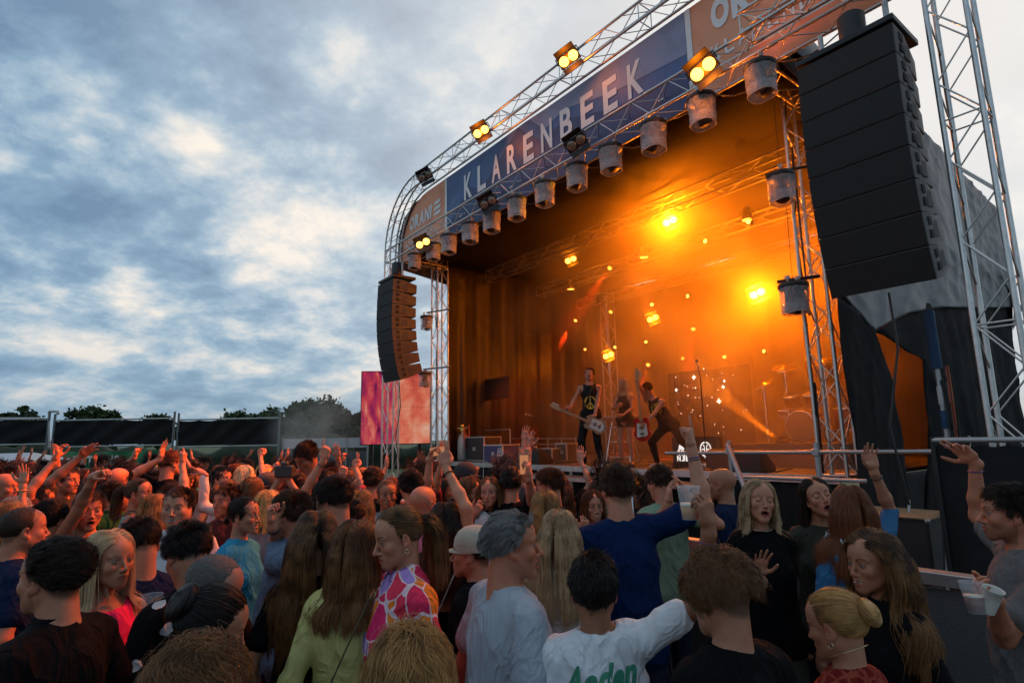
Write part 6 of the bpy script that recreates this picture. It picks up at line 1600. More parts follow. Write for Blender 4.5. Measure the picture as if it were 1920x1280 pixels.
def emblem():
    b_ = 1.1; A_, B_ = atB(1262, 872, b_), atB(1352, 872, b_); root = empty('emblem_panel', A_*[1, 1, 0]+[0, 0, DZ], label='black front panel with a white crown logo and a round white emblem', cat='panel'); off = np.array(root.location)
    a0, a1_ = aOf(A_), aOf(B_); zt = atB(1310, 818, b_)[2]
    mb = MB(); mb.box(S((a0+a1_)/2, b_+.06, (DZ+zt)/2)-off, (abs(a1_-a0), .1, zt-DZ), RS); mb.build('board', M_blackmetal, root)
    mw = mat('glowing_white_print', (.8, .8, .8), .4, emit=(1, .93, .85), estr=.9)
    def px(x, y): return atB(x, y, b_-.004)-off
    mb = MB(); cr = [(1272, 842), (1274, 830), (1278, 837), (1282, 828), (1286, 837), (1290, 829), (1293, 842)]; mb.add([px(*q) for q in cr], [(0, 1, 2), (0, 2, 6), (2, 3, 4), (2, 4, 6), (4, 5, 6)]); mb.build('crown_logo', mw, root)
    s_ = px(1301, 840)-px(1300, 840); k_ = np.linalg.norm(s_)
    letters('ORA', px(1270, 853)+off, -US, ZS, k_*9, k_*7, mw, root, off, .2, .05); letters('NJE', px(1270, 864)+off, -US, ZS, k_*9, k_*7, mw, root, off, .2, .05)
    c = px(1323, 842); mb = MB(); n = 28
    for r0, r1 in ((k_*8.5, k_*10.5), (0.001, k_*3.2)):
        vs = [c+US*r_*cos(2*pi*i/n)+ZS*r_*sin(2*pi*i/n)*1.15 for r_ in (r0, r1) for i in range(n)]; mb.add(vs, [(i, (i+1) % n, n+(i+1) % n, n+i) for i in range(n)])
    for t in np.linspace(0, 2*pi, 7)[:-1]: mb.add([c+US*cos(t+q)*r_+ZS*sin(t+q)*r_*1.15 for r_, q in ((k_*3.6, -.2), (k_*7.2, -.12), (k_*7.2, .12), (k_*3.6, .2))], [(0, 1, 2, 3)])
    mb.build('round_emblem', mw, root)
    letters('FESTIVAL', px(1306, 864)+off, -US, ZS, k_*6, k_*3.6, mw, root, off, .2, .04)
emblem()
for k, (x, yt) in enumerate(((1356, 742), (1369, 700), (1379, 740), (1390, 745), (1416, 790), (1411, 770))):
    p_ = atB(x, 845, 3.4); zt = atB(x, yt, 3.4)[2]; root = empty('light_tube', [p_[0], p_[1], DZ], label='%s upright light tube standing behind the deck monitors' % wrd[k], cat='light tube', group='upright light tubes')
    rod('tube', (0, 0, .05), (0, 0, zt-DZ), .022, mat('tube_white', (.5, .35, .2), .4), root); mb = MB(); mb.box((0, 0, .03), (.16, .16, .05)); mb.build('foot', M_blackmetal, root)
# drum kit on a riser
def drums():
    c = atB(1512, 810, 2.6); c[2] = DZ; 
    mb = MB(); mb.box(c+ZS*.2, (2.2, 1.9, .4), RS); tag(mb.build('drum_riser', M_deck), 'black drum riser at the rear right of the deck', 'riser')
    root = empty('drum_kit', c+ZS*.4, label='dark red drum kit with cymbals on the riser at the right of the stage', cat='drum kit'); mr = mat('drum_shell', (.10, .012, .012), .3, 0, .2, 5); mh = mat('drum_head', (.06, .055, .05), .5); mc_ = mat('cymbal', (.7, .48, .2), .25, 1.0)
    def drum(p, r, h, R, nm):
        mb = MB(); mb.lathe([(r, -h/2), (r*1.0, h/2)], p, 26, R); o = mb.build(nm, mr, root, True); mb = MB(); mb.lathe([(.001, h/2+.002), (r*.97, h/2+.002)], p, 26, R); mb.lathe([(.001, -h/2-.002), (r*.97, -h/2-.002)], p, 26, R); mb.build('head', mh, o)
        mb = MB(); mb.lathe([(r*1.02, h/2-.02), (r*1.04, h/2+.01), (r*.98, h/2+.01)], p, 26, R); mb.lathe([(r*1.02, -h/2+.02), (r*1.04, -h/2-.01), (r*.98, -h/2-.01)], p, 26, R); mb.build('hoop', M_chrome, o, True)
    Rf = frame_dir(-VS); drum(np.array([0, 0, .30]), .28, .42, Rf, 'bass_drum'); drum(US*.2+ZS*.78, .15, .22, frame_dir(unit(-VS*.35+ZS)), 'tom'); drum(-US*.18+ZS*.78, .16, .24, frame_dir(unit(-VS*.35+ZS)), 'tom'); drum(-US*.62+VS*.25+ZS*.4, .20, .40, np.eye(3), 'floor_tom'); drum(US*.5+VS*.35+ZS*.55, .17, .14, np.eye(3), 'snare_drum')
    for k, (o_, z, r) in enumerate(((US*.75, 1.15, .2), (US*.4+VS*.2, 1.45, .22), (-US*.35+VS*.2, 1.5, .24), (-US*.85+VS*.3, 1.2, .25))):
        rod('cymbal_stand', o_+ZS*0, o_+ZS*z, .012, M_chrome, root); R_ = frame_dir(unit(-VS*.5+ZS+US*(.2*(-1)**k))); mb = MB(); mb.lathe([(.001, .03), (.03, .025), (.04, .005), (r, -.01), (r, -.014)], o_+ZS*z, 26, R_); mb.build('cymbal', mc_, root, True)
drums()
# ------------------------------------------------------------------ things people wear or hold
def paint(name, col, r=.5, mt=0.0): return mat(name, col, r, mt, .08, 20)
def x_glasses(col=(.02, .02, .02), up=False, lens=(.05, .06, .08)):
    def f(c):
        T = lambda p: c['ch']+c['Rh'] @ (np.array(p)*c['hs'])
        dz, dy, tl = (.085, -.03, -.55) if up else (.0, 0, 0)
        R = rotx(tl) if up else np.eye(3)
        base = np.array([0, .0, 0]); Q = lambda p: T((R @ np.array(p))+np.array([0, dy-.0, dz]))
        mb = MB(); yy = .104
        for sx in (-1, 1):
            pts = [Q((sx*.033+.022*cos(t), yy-.06*abs(.022*cos(t)+0)*1.0, .0+.017*sin(t))) for t in np.linspace(0, 2*pi, 15)]
            mb.path(pts, .0018, 5); mb.path([Q((sx*.055, yy-.004, .006)), Q((sx*.076, .05, .006)), Q((sx*.080, -.005, .002))], .0018, 5)
        mb.path([Q((-.011, yy, .004)), Q((0, yy+.004, .007)), Q((.011, yy, .004))], .0018, 5)
        fr = mb.build('glasses', paint('glasses_frame_%d' % int(col[2]*100), col, .3), c['root'], True)
        if up or lens is not None:
            for sx in (-1, 1):
                mb = MB(); n = 14; ctr = Q((sx*.033, yy+.001, 0)); vs = [Q((sx*.033+.021*cos(t), yy-.0, .016*sin(t))) for t in np.linspace(0, 2*pi, n+1)[:-1]]
                mb.add(vs+[ctr], [(i, (i+1) % n, n) for i in range(n)]); mb.build('lens', paint('lens_%d' % int(lens[2]*100), lens, .08), fr)
    return f
def x_wrist(k, col, off=0.0, r=.031, w=.0035):
    def f(c):
        a, el, wr, d, n_, _ = c['arms'][k]; fd = unit(wr-el); ctr = wr-fd*(.03+off); e1 = unit(np.cross(fd, [.3, .2, .9])); e2 = np.cross(fd, e1); mb = MB(); r_ = r*c['s']*(.9 if True else 1)
        mb.path([ctr+(e1*cos(t)+e2*sin(t))*r_ for t in np.linspace(0, 2*pi, 17)], w, 5); mb.build('wristband', paint('band_%d' % int(sum(col)*999), col), c['root'], True)
    return f
def x_cap(col, back=False, strap=None):
    def f(c):
        T = lambda p: c['ch']+c['Rh'] @ (np.array(p)*c['hs']); n = 28; vs = []; prof = [(1.0, .012), (1.01, .035), (.96, .070), (.80, .100), (.52, .122), (.2, .131), (.01, .132)]
        for q, z in prof:
            for i in range(n):
                t = 2*pi*i/n; vs.append(T((.089*q*cos(t), -.014+.110*q*sin(t)*(1.0), z+.012*(-sin(t) if z < .03 else 0)*(1 if back else -1)*0)))
        m_ = len(prof); fs = [(j*n+i, j*n+(i+1) % n, (j+1)*n+(i+1) % n, (j+1)*n+i) for j in range(m_-1) for i in range(n)]
        mt = paint('cap_%d' % int(sum(col)*999), col, .85); cap = meshobj('cap', vs, fs, mt, c['root'], True)
        sg = -1 if back else 1; vs = []; 
        for i in range(13):
            t = pi*(i/12); x = .080*cos(t); y0 = sg*(.088*sin(t)*1.0)+(-.014); vs += [T((x, y0, .018)), T((x*1.02, y0+sg*.062*sin(t), .008-.006*abs(x)*10))]
        o = meshobj('brim', vs, [(2*i, 2*i+2, 2*i+3, 2*i+1) for i in range(12)], mt, cap, True); sm = o.modifiers.new('s', 'SOLIDIFY'); sm.thickness = .003
        mb = MB(); mb.lathe([(.001, .135), (.008, .134), (.01, .130)], (0, 0, 0), 8); mb.v = [tuple(T(np.array(v)+np.array([0, -.014, 0]))) for v in mb.v]; mb.build('button', mt, cap)
    return f
def x_strap(k=1, col=(.03, .03, .03), w=.010, m=None, sh=None):
    """bag strap over shoulder k to the opposite hip, round back and front"""
    def f(c):
        s = c['s']; nb, che, wai = c['nb'], c['che'], c['wai']; e = c['infl']+c['fat']*.03
        pts = []
        for t in np.linspace(0, 1, 14):     # back
            x = k*(.085-.24*t)*s; z = (nb[2]+.0)*(1-t)+(wai[2]-.12*s)*t; yb = -(.118+.0*t)*s-e-.012+.10*max(0, .2-t)*2*s; pts.append((x+nb[0]*(1-t), yb+che[1]*(1-t), z))
        fr = [(p[0], -p[1]+.02+2*che[1]*(1-i/13), p[2]) for i, p in enumerate(pts)]
        loop = fr[::-1]+[(k*.09*s+nb[0], nb[1], nb[2]+.045*s)]+pts
        mb = MB(); mb.path(smooth_path(loop, 3), w, 6); mb.build('bag_strap', m or paint('strap_%d' % int(sum(col)*999), col, .6), c['root'], True)
    return f
def x_earring(k=1, col=(.7, .6, .4)):
    def f(c):
        P = c['ch']+c['Rh'] @ (np.array([k*.080, .004, -.045])*c['hs']); mb = MB(); mb.path([P+np.array([0, .008*cos(t), .010*sin(t)-.008]) for t in np.linspace(0, 2*pi, 11)], .0016, 5); mb.build('earring', paint('earring', col, .2, 1.0), c['root'], True)
    return f
def x_necklace(col=(.7, .6, .4), r=.0016, z=0.0):
    def f(c):
        nb = c['nb']; mb = MB(); R_ = .074*c['s']; mb.path([(nb[0]+R_*cos(t), nb[1]+.01+R_*sin(t), nb[2]+.045*c['s']+z-.035*sin(t)) for t in np.linspace(0, 2*pi, 25)], r, 5); mb.build('necklace', paint('necklace', col, .25, 1.0), c['root'], True)
    return f
from mathutils.bvhtree import BVHTree
def x_print(kind, text=None, org=(0, 0), size=.1, col=(.1, .3, .2), back=False, slant=0.0, m=None, target='shirt'):
    """flat print laid on the shirt front or back; org in local x, z"""
    def f(c):
        sh_ = [o for o in c['root'].children if o.name.startswith(target)][0]; me = sh_.data
        tr = BVHTree.FromPolygons([v.co for v in me.vertices], [tuple(p.vertices) for p in me.polygons]); sg = -1 if back else 1
        def drop(x, z):
            h = tr.ray_cast(Vector((x, sg*1.0, z)), Vector((0, -sg, 0)))[0]; y = h.y if h else sg*.12
            return (x, y+sg*.004, z)
        mt = m or paint('print_%d' % int(sum(col)*999), col, .6); mb = MB(); fx = -1 if not back else 1
        if kind == 'text':
            x = 0
            for chx in text:
                v, fs = text_geo(chx, .045, 4); mn, mx = v.min(0), v.max(0); hgt = size*(1.0 if chx.isupper() or chx in 'dlk' else .66); w_ = size*(.62 if chx.isupper() else .50)
                q = (v-mn)/(mx-mn+1e-9); mb.add([drop(org[0]+fx*(x+p[0]*w_+slant*p[1]*hgt), org[1]+p[1]*hgt+x*.12) for p in q], fs); x += w_+size*.05
        elif kind == 'peace':
            def ribbon(P, w):
                P = np.array(P); T_ = np.gradient(P, axis=0); N_ = np.stack([-T_[:, 1], T_[:, 0]], 1); N_ /= np.linalg.norm(N_, axis=1)[:, None]+1e-9; vs = []
                for p, nn_, ww in zip(P, N_, np.broadcast_to(w, (len(P),))): vs += [drop(*(p+nn_*ww)), drop(*(p-nn_*ww))]
                mb.add(vs, [(2*i, 2*i+2, 2*i+3, 2*i+1) for i in range(len(P)-1)])
            t = np.linspace(0, 2*pi, 30); ribbon([(org[0]+size*cos(a), org[1]+size*1.15*sin(a)) for a in t], size*.10*(1+.4*np.sin(t*3)))
            for a in (pi/2, -pi/2, -pi/2-.75, -pi/2+.75): ribbon([(org[0]+size*r_*cos(a), org[1]+size*1.15*r_*sin(a)) for r_ in np.linspace(0, 1, 7)], size*.09)
        elif kind == 'patch':
            rg = np.random.default_rng(4)
            for i in range(60):
                cx, cz = org[0]+rg.uniform(-1, 1)*size, org[1]+rg.uniform(-1, 1)*size*1.2
                if ((cx-org[0])/size)**2+((cz-org[1])/size/1.2)**2 > 1: continue
                a = rg.uniform(0, 3.1); l = size*.22; w_ = size*.06; n = 6; pts = [(cx+l*cos(a)*(j/n-.5)+w_*sin(j*1.4), cz+l*sin(a)*(j/n-.5)+w_*cos(j*1.4)) for j in range(n+1)]
                for j in range(n): (x0, z0), (x1, z1) = pts[j], pts[j+1]; dn = unit(np.array([-(z1-z0), x1-x0]))*size*.035; mb.add([drop(x0+dn[0], z0+dn[1]), drop(x1+dn[0], z1+dn[1]), drop(x1-dn[0], z1-dn[1]), drop(x0-dn[0], z0-dn[1])], [(0, 1, 2, 3)])
        elif kind == 'flash': 
            for q in (((-.5, 0), (.5, .1), (.5, .4), (.1, .45), (-.1, .25), (-.5, .15)),): mb.add([drop(org[0]+fx*x*size, org[1]+z*size) for x, z in q], [tuple(range(len(q)))])
        mb.build('print', mt, sh_)
    return f
M_cup = None
def cup_mat():
    if 'cup' in _mc: return _mc['cup']
    m, t, b = new_mat('clear_plastic'); b.inputs['Base Color'].default_value = (.85, .87, .88, 1); b.inputs['Roughness'].default_value = .12; b.inputs['Alpha'].default_value = .20; _mc['cup'] = m; return m
def cup(P, ax, label, level=.5, col=(.45, .20, .03), s=1.0, m=None):
    root = empty('plastic_cup', P, label=label, cat='cup', group='plastic drinking cups'); R = frame_dir(ax)
    mb = MB(); mb.lathe([(.028*s, -.055*s), (.034*s, .0), (.040*s, .055*s), (.0425*s, .057*s), (.042*s, .060*s), (.0385*s, .056*s)], (0, 0, 0), 24, R); mb.lathe([(.001, -.054*s), (.028*s, -.054*s)], (0, 0, 0), 24, R); mb.build('wall', m or cup_mat(), root, True)
    if level > 0:
        h = -.052+.10*level; r1 = .0275+.011*level; mb = MB(); mb.lathe([(.001, -.051*s), (.0265*s, -.051*s), (r1*s, h*s), (.001, h*s)], (0, 0, 0), 22, R); mb.build('drink', mat('drink_%d' % int(sum(col)*999), col, .15, 0, .05), root, True)
        mb = MB(); mb.lathe([(.001, (h+.008)*s), (r1*s, (h+.008)*s), (r1*s, (h+.001)*s)], (0, 0, 0), 22, R); mb.build('foam', mat('foam', (.65, .6, .5), .7), root, True)
    return root
def phone(P, ax, nrm, label):
    root = empty('phone', P, label=label, cat='phone'); R = np.stack([unit(np.cross(ax, nrm)), unit(ax), unit(nrm)], 1)
    mb = MB(); mb.box((0, 0, 0), (.074, .15, .009), R); bevel(mb.build('body', M_rubber, root), .004); mb = MB(); mb.box(R @ np.array([0, 0, .005]), (.068, .142, .002), R); mb.build('screen', mat('phone_screen', (.02, .02, .03), .1, 0, .1, emit=(.9, .35, .15), estr=.5), root)
    return root
# ------------------------------------------------------------------ placing people by what the photograph shows
PLACED = []
def person(x, yt, Y, yaw, label, z0=0.0, **k):
    Y0 = Y; Y = Y*float(np.interp(Y, [1.0, 3.2, 6.0], [1.24, 1.18, 1.04])) if z0 == 0 else Y
    top = at(x, yt, Y); H = top[2]-z0-{'curly': .035, 'messy': .040, 'long': .012, 'wavy': .02, 'updo': .02, 'top': .03, 'short': .022}.get(k.get('hair', 'short'), .010)
    lean = np.array(k.get('lean', (0, 0, 0)), float); Rw = rotz(pi+radians(yaw)); o = Rw @ np.array([lean[0], lean[1], 0])
    k['loc'] = (top[0]-o[0], top[1]-o[1], z0); k['H'] = H; k['yaw'] = yaw; k['label'] = label
    for s_ in (1, -1):
        a = k.get('arm%+d' % s_)
        if a and 'px' in a: a['w'] = at(a['px'][0], a['px'][1], Y+a.get('dY', 0))
    r, info = build_person(k); PLACED.append((top[0], top[1])); return r, info
def hand_pos(info, k, f=.085, nn=.03):
    a, el, w, d, n_, _ = info['arms'][k]; n_ = unit(n_-unit(d)*(n_ @ unit(d))); return info['loc']+info['Rw'] @ (w+unit(d)*f*info['s']+n_*nn)
UP = (0, 0, 1); CAMD = (0, -1, 0)
BLACK = (.005, .005, .006); NAVY = (.006, .014, .045); WHITE = (.66, .67, .69); GREY = (.27, .29, .33)
A = lambda px, pose='open', d=UP, n=CAMD, dY=0.0, hint=None: dict(px=px, pose=pose, d=d, n=n, dY=dY, **({'hint': hint} if hint else {}))
# ---- nearest rows, left to right
person(40, 948, 2.75, 140, 'heavyset man with cropped receding hair and navy T-shirt at the left edge, seen from behind', hair='buzz', hairc='brown', face=dict(fade=.7, hairc=(.10, .06, .04), jaw=1.1), top=('tee', NAVY), fat=.45, skin='ruddy', seed=1, hairn=1.5)
person(118, 1000, 1.72, 262, 'big dark-haired man in a black polo turned to the left, nearest the left edge', hair='short', hlen=.055, hairc='dark', face=dict(fade=.85, beard=.25, hairc=(.05, .03, .02), nose=1.15), top=('polo', BLACK), fat=.35, skin='fair', lod=0, seed=2, hairn=1.6, hairopt=dict(comb=np.array([.1, -.7, .5])))
_, i_ = person(205, 990, 2.12, 68, 'blonde woman in a bright pink top with sunglasses pushed up, holding a clear cup', sex='f', hair='long', hairc='platinum', tip='platinum', hlen=.30, face=dict(browc=(.25, .16, .1)), top=('tank', (.80, .035, .16)), fat=.35, skin='fair', lod=0, seed=3, extras=[x_glasses((.3, .3, .3), True, (.15, .15, .16))],
               **{'arm-1': A((285, 1170), 'hold', (.5, .2, .8), (-.3, -1, 0), 0.0)})
cup(hand_pos(i_, -1, .07, .055), (0, 0, 1), 'clear cup in the hand of the blonde woman in pink', .0)
person(270, 965, 2.45, 232, 'dark-haired man in a navy T-shirt bowing his head beside the blonde woman in pink', hair='short', hairc='dark', head=(0, 30, 0), face=dict(fade=.6), top=('tee', NAVY), fat=.2, lod=0, seed=4, lean=(0, .05, 0))
person(362, 974, 2.15, 238, 'man with a dark faded haircut looking down, wearing black with white flowers', hair='short', hlen=.055, hairc='black', head=(0, 32, 5), face=dict(fade=.75, hairc=(.05, .03, .025)), top=('tee', BLACK, 'flowers', (.55, .5, .5)), lod=0, seed=5, lean=(0, .06, 0), skin='mid')
person(337, 908, 3.35, 14, 'smiling round-faced man in a white T-shirt facing the camera', hair='short', hairc='dark', face=dict(smile=1, mouth=.35, fat=1.0, jaw=1.12), top=('tee', WHITE), fat=.35, lod=0, seed=6, hlen=.04)
person(168, 915, 3.45, 48, 'singing man in a black tank top with one forearm raised across his brow', hair='short', hairc='brown', face=dict(mouth=.9, jaw=1.05, fade=.5), top=('tank', BLACK), lod=0, seed=7, skin='ruddy', **{'arm+1': A((178, 892), 'grip', (.9, -.1, .15), (0, 0, -1), -.28, (-.6, 0, -.6))})
_, i_ = person(392, 1038, 1.92, 122, 'man with shaved grey hair bending his head, seen from behind', hair='buzz', hairc='salt', hairn=2.2, face=dict(fade=.45, hairc=(.22, .18, .15)), head=(12, 28, 0), top=('tee', BLACK), fat=.1, lod=0, seed=8, lean=(0, .05, 0), skin='ruddy')
person(392, 1092, 1.50, 150, 'woman with a loose dark updo and a thin-strapped black top at the bottom left', sex='f', hair='updo', hairc='black', top=('cami', BLACK), fat=.7, lod=0, seed=9, skin='mid', hairopt=dict(tail=np.array([0, -.09, .05])), head=(25, 20, 0), bunr=.05, shw=.19)
person(368, 1172, 1.04, 176, 'person with streaked brown hair and an olive jacket at the very bottom left', hair='messy', hairc='brown', tip='honey', hlen=.13, top=('long', (.045, .045, .02)), fat=.2, lod=0, seed=10, sex='f', hairn=3.0, hairopt=dict(sr=.0006))
person(455, 930, 3.35, 82, 'smiling woman in a turquoise T-shirt with dark hair tied low', sex='f', hair='bun', hairc='dark', hairopt=dict(tail=np.array([0, -.098, -.035])), bunr=.028, face=dict(smile=1, mouth=.3), top=('tee', (.03, .25, .42)), lod=0, seed=11)
person(502, 918, 3.95, 170, 'person with a blond bob seen from behind, left of the man with glasses', sex='f', hair='bob', hairc='blond', hlen=.12, top=('tee', (.2, .2, .22)), lod=1, seed=12)
person(553, 913, 2.85, 262, 'man with glasses and grey-blue polo holding a fist to his mouth', hair='short', hairc='brown', recede=.0, face=dict(beard=.12, fat=.8, hairc=(.10, .06, .03)), top=('polo', (.11, .16, .23)), fat=.45, lod=0, seed=13, extras=[x_glasses((.02, .015, .015), False, None), x_wrist(-1, (.02, .02, .02), .01, .034, .006)], **{'arm-1': A((512, 985), 'fist', (-.15, .1, 1.0), (.6, 0, 0), -.12, (0, -.2, -1))})
person(592, 953, 2.25, 186, 'woman with very long brown hair in a black T-shirt, seen from behind', sex='f', hair='long', hairc='brown', tip='honey', hlen=.50, top=('tee', BLACK), lod=0, seed=14, fat=.15, head=(-20, 0, 0), hairopt=dict(wave=.004))
person(668, 972, 2.12, 184, 'woman with auburn hair and a lime-yellow jacket with a thin strap, from behind', sex='f', hair='long', hairc='auburn', tip='honey', hlen=.26, top=('long', (.56, .54, .20)), lod=0, seed=15, fat=.25, head=(15, 0, 0), extras=[x_strap(1, (.12, .11, .06), .0035)], hairopt=dict(wave=.006), loose=.026)
person(632, 888, 2.95, 248, 'broad dark-haired man in a white T-shirt looking down to the left', hair='short', hlen=.055, hairc='dark', face=dict(fade=.8, fat=.8, jaw=1.1, nose=1.15, hairc=(.05, .03, .02)), head=(0, 12, 0), top=('tee', WHITE), fat=.5, lod=0, seed=16)
person(756, 945, 2.08, 302, 'woman in a red, orange and lilac floral shirt looking down', sex='f', hair='pony', hairc='dark', tip='honey', hlen=.34, face=dict(nose=1.1), head=(0, 14, 0), top=('shirt', (.7, .05, .1), 'floral'), fat=.15, lod=0, seed=17, hairopt=dict(tail=np.array([0, -.098, .01])), extras=[x_earring(1), x_earring(-1)], hem=.7, loose=.026)
person(768, 1168, 1.36, 180, 'person with wild curly blond hair at the bottom, seen from behind', sex='f', hair='messy', hairc='honey', tip='blond', hlen=.20, hairn=4.0, top=('tee', (.03, .03, .03)), lod=0, seed=18, hairopt=dict(sr=.0008), extras=[x_glasses((.02, .02, .02), True, (.02, .02, .02))])
person(836, 938, 2.75, 182, 'woman with long dark hair and a strapless black top raising a V sign', sex='f', hair='long', hairc='dark', tip='auburn', hlen=.36, top=('strapless', BLACK), lod=0, seed=19, fat=.3, extras=[x_wrist(1, (.02, .02, .02), .0), x_strap(1, (.45, .42, .38), .004)], **{'arm+1': A((838, 880), 'peace', (0, 0, 1), (0, 1, 0), .05)})
person(790, 908, 3.55, 150, 'bald man in a pink shirt seen from behind', hair='bald', face=dict(), top=('polo', (.55, .16, .26)), fat=.3, lod=0, seed=20, skin='ruddy')
person(893, 985, 2.5, 250, 'man in a pale beige cap and black T-shirt beside the grey-haired man', hair='fringe', hairc='brown', face=dict(fade=.6), head=(-10, 0, 0), top=('tee', BLACK), lod=0, seed=21, fat=.2, extras=[x_cap((.40, .37, .28), False)])
person(950, 953, 1.98, 118, 'grey-haired man in a pale grey T-shirt with his mouth open, turned to the right', hair='short', hairc='salt', tip='grey', hlen=.060, hairn=1.6, face=dict(mouth=.75, nose=1.25, beard=.12, hairc=(.2, .2, .19)), top=('tee', (.36, .40, .45)), fat=.8, lod=0, seed=22, skin='ruddy', head=(22, 0, 0), hairopt=dict(sr=.0011, clump=.8, comb=np.array([.1, -.9, -.3])))
person(1048, 953, 2.55, 172, 'woman with long straight ash-blond hair and a white tank top', sex='f', hair='long', hairc='ash', tip='platinum', hlen=.36, top=('tank', WHITE), lod=0, seed=23, skin='tan', head=(12, 0, 0), hairopt=dict(wave=.002, clump=.35))
person(1022, 918, 3.25, 176, 'woman with honey-blond hair and a black top printed with a pale flower', sex='f', hair='long', hairc='honey', tip='blond', hlen=.22, top=('tee', BLACK, 'flowers', (.45, .42, .35)), lod=0, seed=24)
person(1158, 864, 2.72, 186, 'tall man in a dark blue T-shirt with his right arm raised, pointing upward', hair='short', hairc='brown', face=dict(fade=.55, hairc=(.08, .045, .03)), top=('tee', (.004, .018, .070)), lod=0, seed=25, fat=.35, skin='fair', loose=.022, extras=[x_wrist(1, (.01, .03, .15), .0), x_wrist(1, (.01, .015, .05), .012)],
       **{'arm+1': A((1298, 848), 'point', (-.02, 0, 1), (-.7, .5, 0), -.12, (.15, -.2, -.9))})
_, i_ = person(1112, 1033, 1.80, 182, 'black-haired man in a white T-shirt with green script on the back, lifting a beer', hair='short', hairc='black', hairn=1.8, face=dict(beard=.1), top=('tee', (.72, .73, .76)), lod=0, seed=26, fat=.15, skin='tan', loose=.022, hem=.8, head=(8, 0, 0), hairopt=dict(comb=np.array([.0, -.2, -.9]), sr=.0012),
       extras=[x_wrist(1, (.10, .03, .15), .0), x_wrist(1, (.02, .02, .02), .018), x_print('text', 'Aeden', (-.13, 1.255), .085, (.03, .22, .13), True, .25)],
       **{'arm+1': A((1328, 1000), 'hold', (-.1, .1, 1), (-.6, .9, 0), -.12, (.3, .1, -.9)), 'arm-1': None})
cup(hand_pos(i_, 1, .085, .052)+np.array([-.01, 0, .02]), (0, 0, 1), 'cup of beer held high by the man in the white lettered T-shirt', .45)
person(1352, 1022, 1.58, 205, 'man with curly auburn hair and a faded neck, seen from behind at the bottom right', hair='curly', hairc='auburn', tip='light', hlen=.075, hairn=1.7, face=dict(fade=.75, hairc=(.06, .035, .025)), head=(-12, 12, 0), top=('tee', BLACK), fat=.1, lod=0, seed=27, skin='fair', hairopt=dict(sr=.0011, under=.012), wide=1,
       extras=[])
person(1418, 896, 2.95, 356, 'blond woman singing with closed eyes in a black V-neck top and leopard skirt', sex='f', hair='long', hairc='ash', tip='platinum', hlen=.24, face=dict(mouth=.8, closed=1), head=(0, -8, -6), top=('tee', BLACK), wide=1, lod=0, seed=28, extras=[x_necklace()], bottom=('shorts', (.05, .045, .035), .9), hairopt=dict(part=-.01, wave=.006),
       **{'arm-1': A((1422, 1078), 'open', (.25, -.3, 1), (0, -1, .3), -.3, (.5, 0, -.8)), 'arm+1': dict(wl=(.28, .22, 1.02), dl=1, d=(.2, .8, .3), n=(-1, 0, 0), pose='relaxed')})
person(1527, 893, 3.1, 352, 'dark-haired woman with her head thrown back, singing, in an olive vest', sex='f', hair='long', hairc='dark', hlen=.22, face=dict(mouth=1.0, closed=1), head=(0, -16, 12), top=('tee', (.045, .045, .035)), wide=1, lod=0, seed=29)
person(1592, 908, 2.72, 176, 'woman with long red hair and a denim-blue cardigan raising an open hand', sex='f', hair='long', hairc='red', tip='red', hlen=.33, top=('long', (.035, .13, .26)), sleeve=.98, lod=0, seed=30, fat=.2, extras=[x_wrist(1, (.02, .02, .02)), x_strap(-1, (.5, .5, .5), .017, cloth_mat((.6, .6, .6), 'paisley', (.02, .02, .02)))],
       **{'arm+1': A((1640, 886), 'wave', (-.03, 0, 1), (0, -1, 0), .08, (.35, .25, -1))})
person(1637, 988, 2.02, 282, 'smiling woman with long wavy honey-blond hair and a black top, in profile', sex='f', hair='wavy', hairc='brown', tip='honey', hlen=.44, hairn=1.5, face=dict(smile=1, mouth=.25), top=('long', BLACK), lod=0, seed=31, hairopt=dict(wave=.012, part=-.02), head=(0, 4, 0), skin='mid', extras=[])
person(1572, 1103, 1.70, 212, 'woman with a low blond bun and a dark red lace top, seen from behind', sex='f', hair='bun', hairc='honey', tip='blond', bunr=.040, hairopt=dict(tail=np.array([.01, -.100, .028])), top=('tee', (.16, .012, .010), 'paisley', (.28, .05, .03)), wide=1, lod=0, seed=32, head=(-8, 14, 0), skin='fair', extras=[x_necklace((.3, .25, .2), .0012, .02), x_earring(-1)])
_, i_ = person(1893, 900, 2.25, 248, 'man in a grey T-shirt at the right edge with one arm stretched out', hair='short', hairc='dark', face=dict(beard=.45, fade=.8, hairc=(.04, .025, .018)), top=('tee', (.15, .145, .14)), lod=0, seed=33, fat=.15, skin='ruddy', extras=[x_wrist(1, (.10, .03, .15))],
       **{'arm+1': A((1828, 872), 'fan', (-.75, .2, .6), (-.1, -.5, -.8), .36, (0, 0, -1)), 'arm-1': A((1866, 1128), 'hold', (-.9, -.3, .25), (.2, -.6, .8), -.25, (.4, .2, -.9))})
cup(at(1826, 1120, 2.38), (0, .1, 1), 'cup of dark beer held by the man in grey at the right edge', .55, (.16, .04, .02))
cup(at(1857, 1126, 2.36), (.15, -.35, 1), 'empty tilted cup, nearest the right edge', .0, s=.85, m=paint('white_cup', (.6, .58, .52), .4))
person(1238, 868, 3.9, 204, 'man in a sage green T-shirt clapping before the stage', hair='short', hairc='brown', head=(-8, 14, 0), top=('tee', (.22, .30, .20)), lod=1, seed=34, fat=.3, **{'arm+1': A((1292, 930), 'clap', (-.4, 0, 1), (-1, 0, 0), -.1, (.5, -.3, -.8)), 'arm-1': A((1250, 948), 'clap', (.1, 0, 1), (1, 0, 0), -.5)})
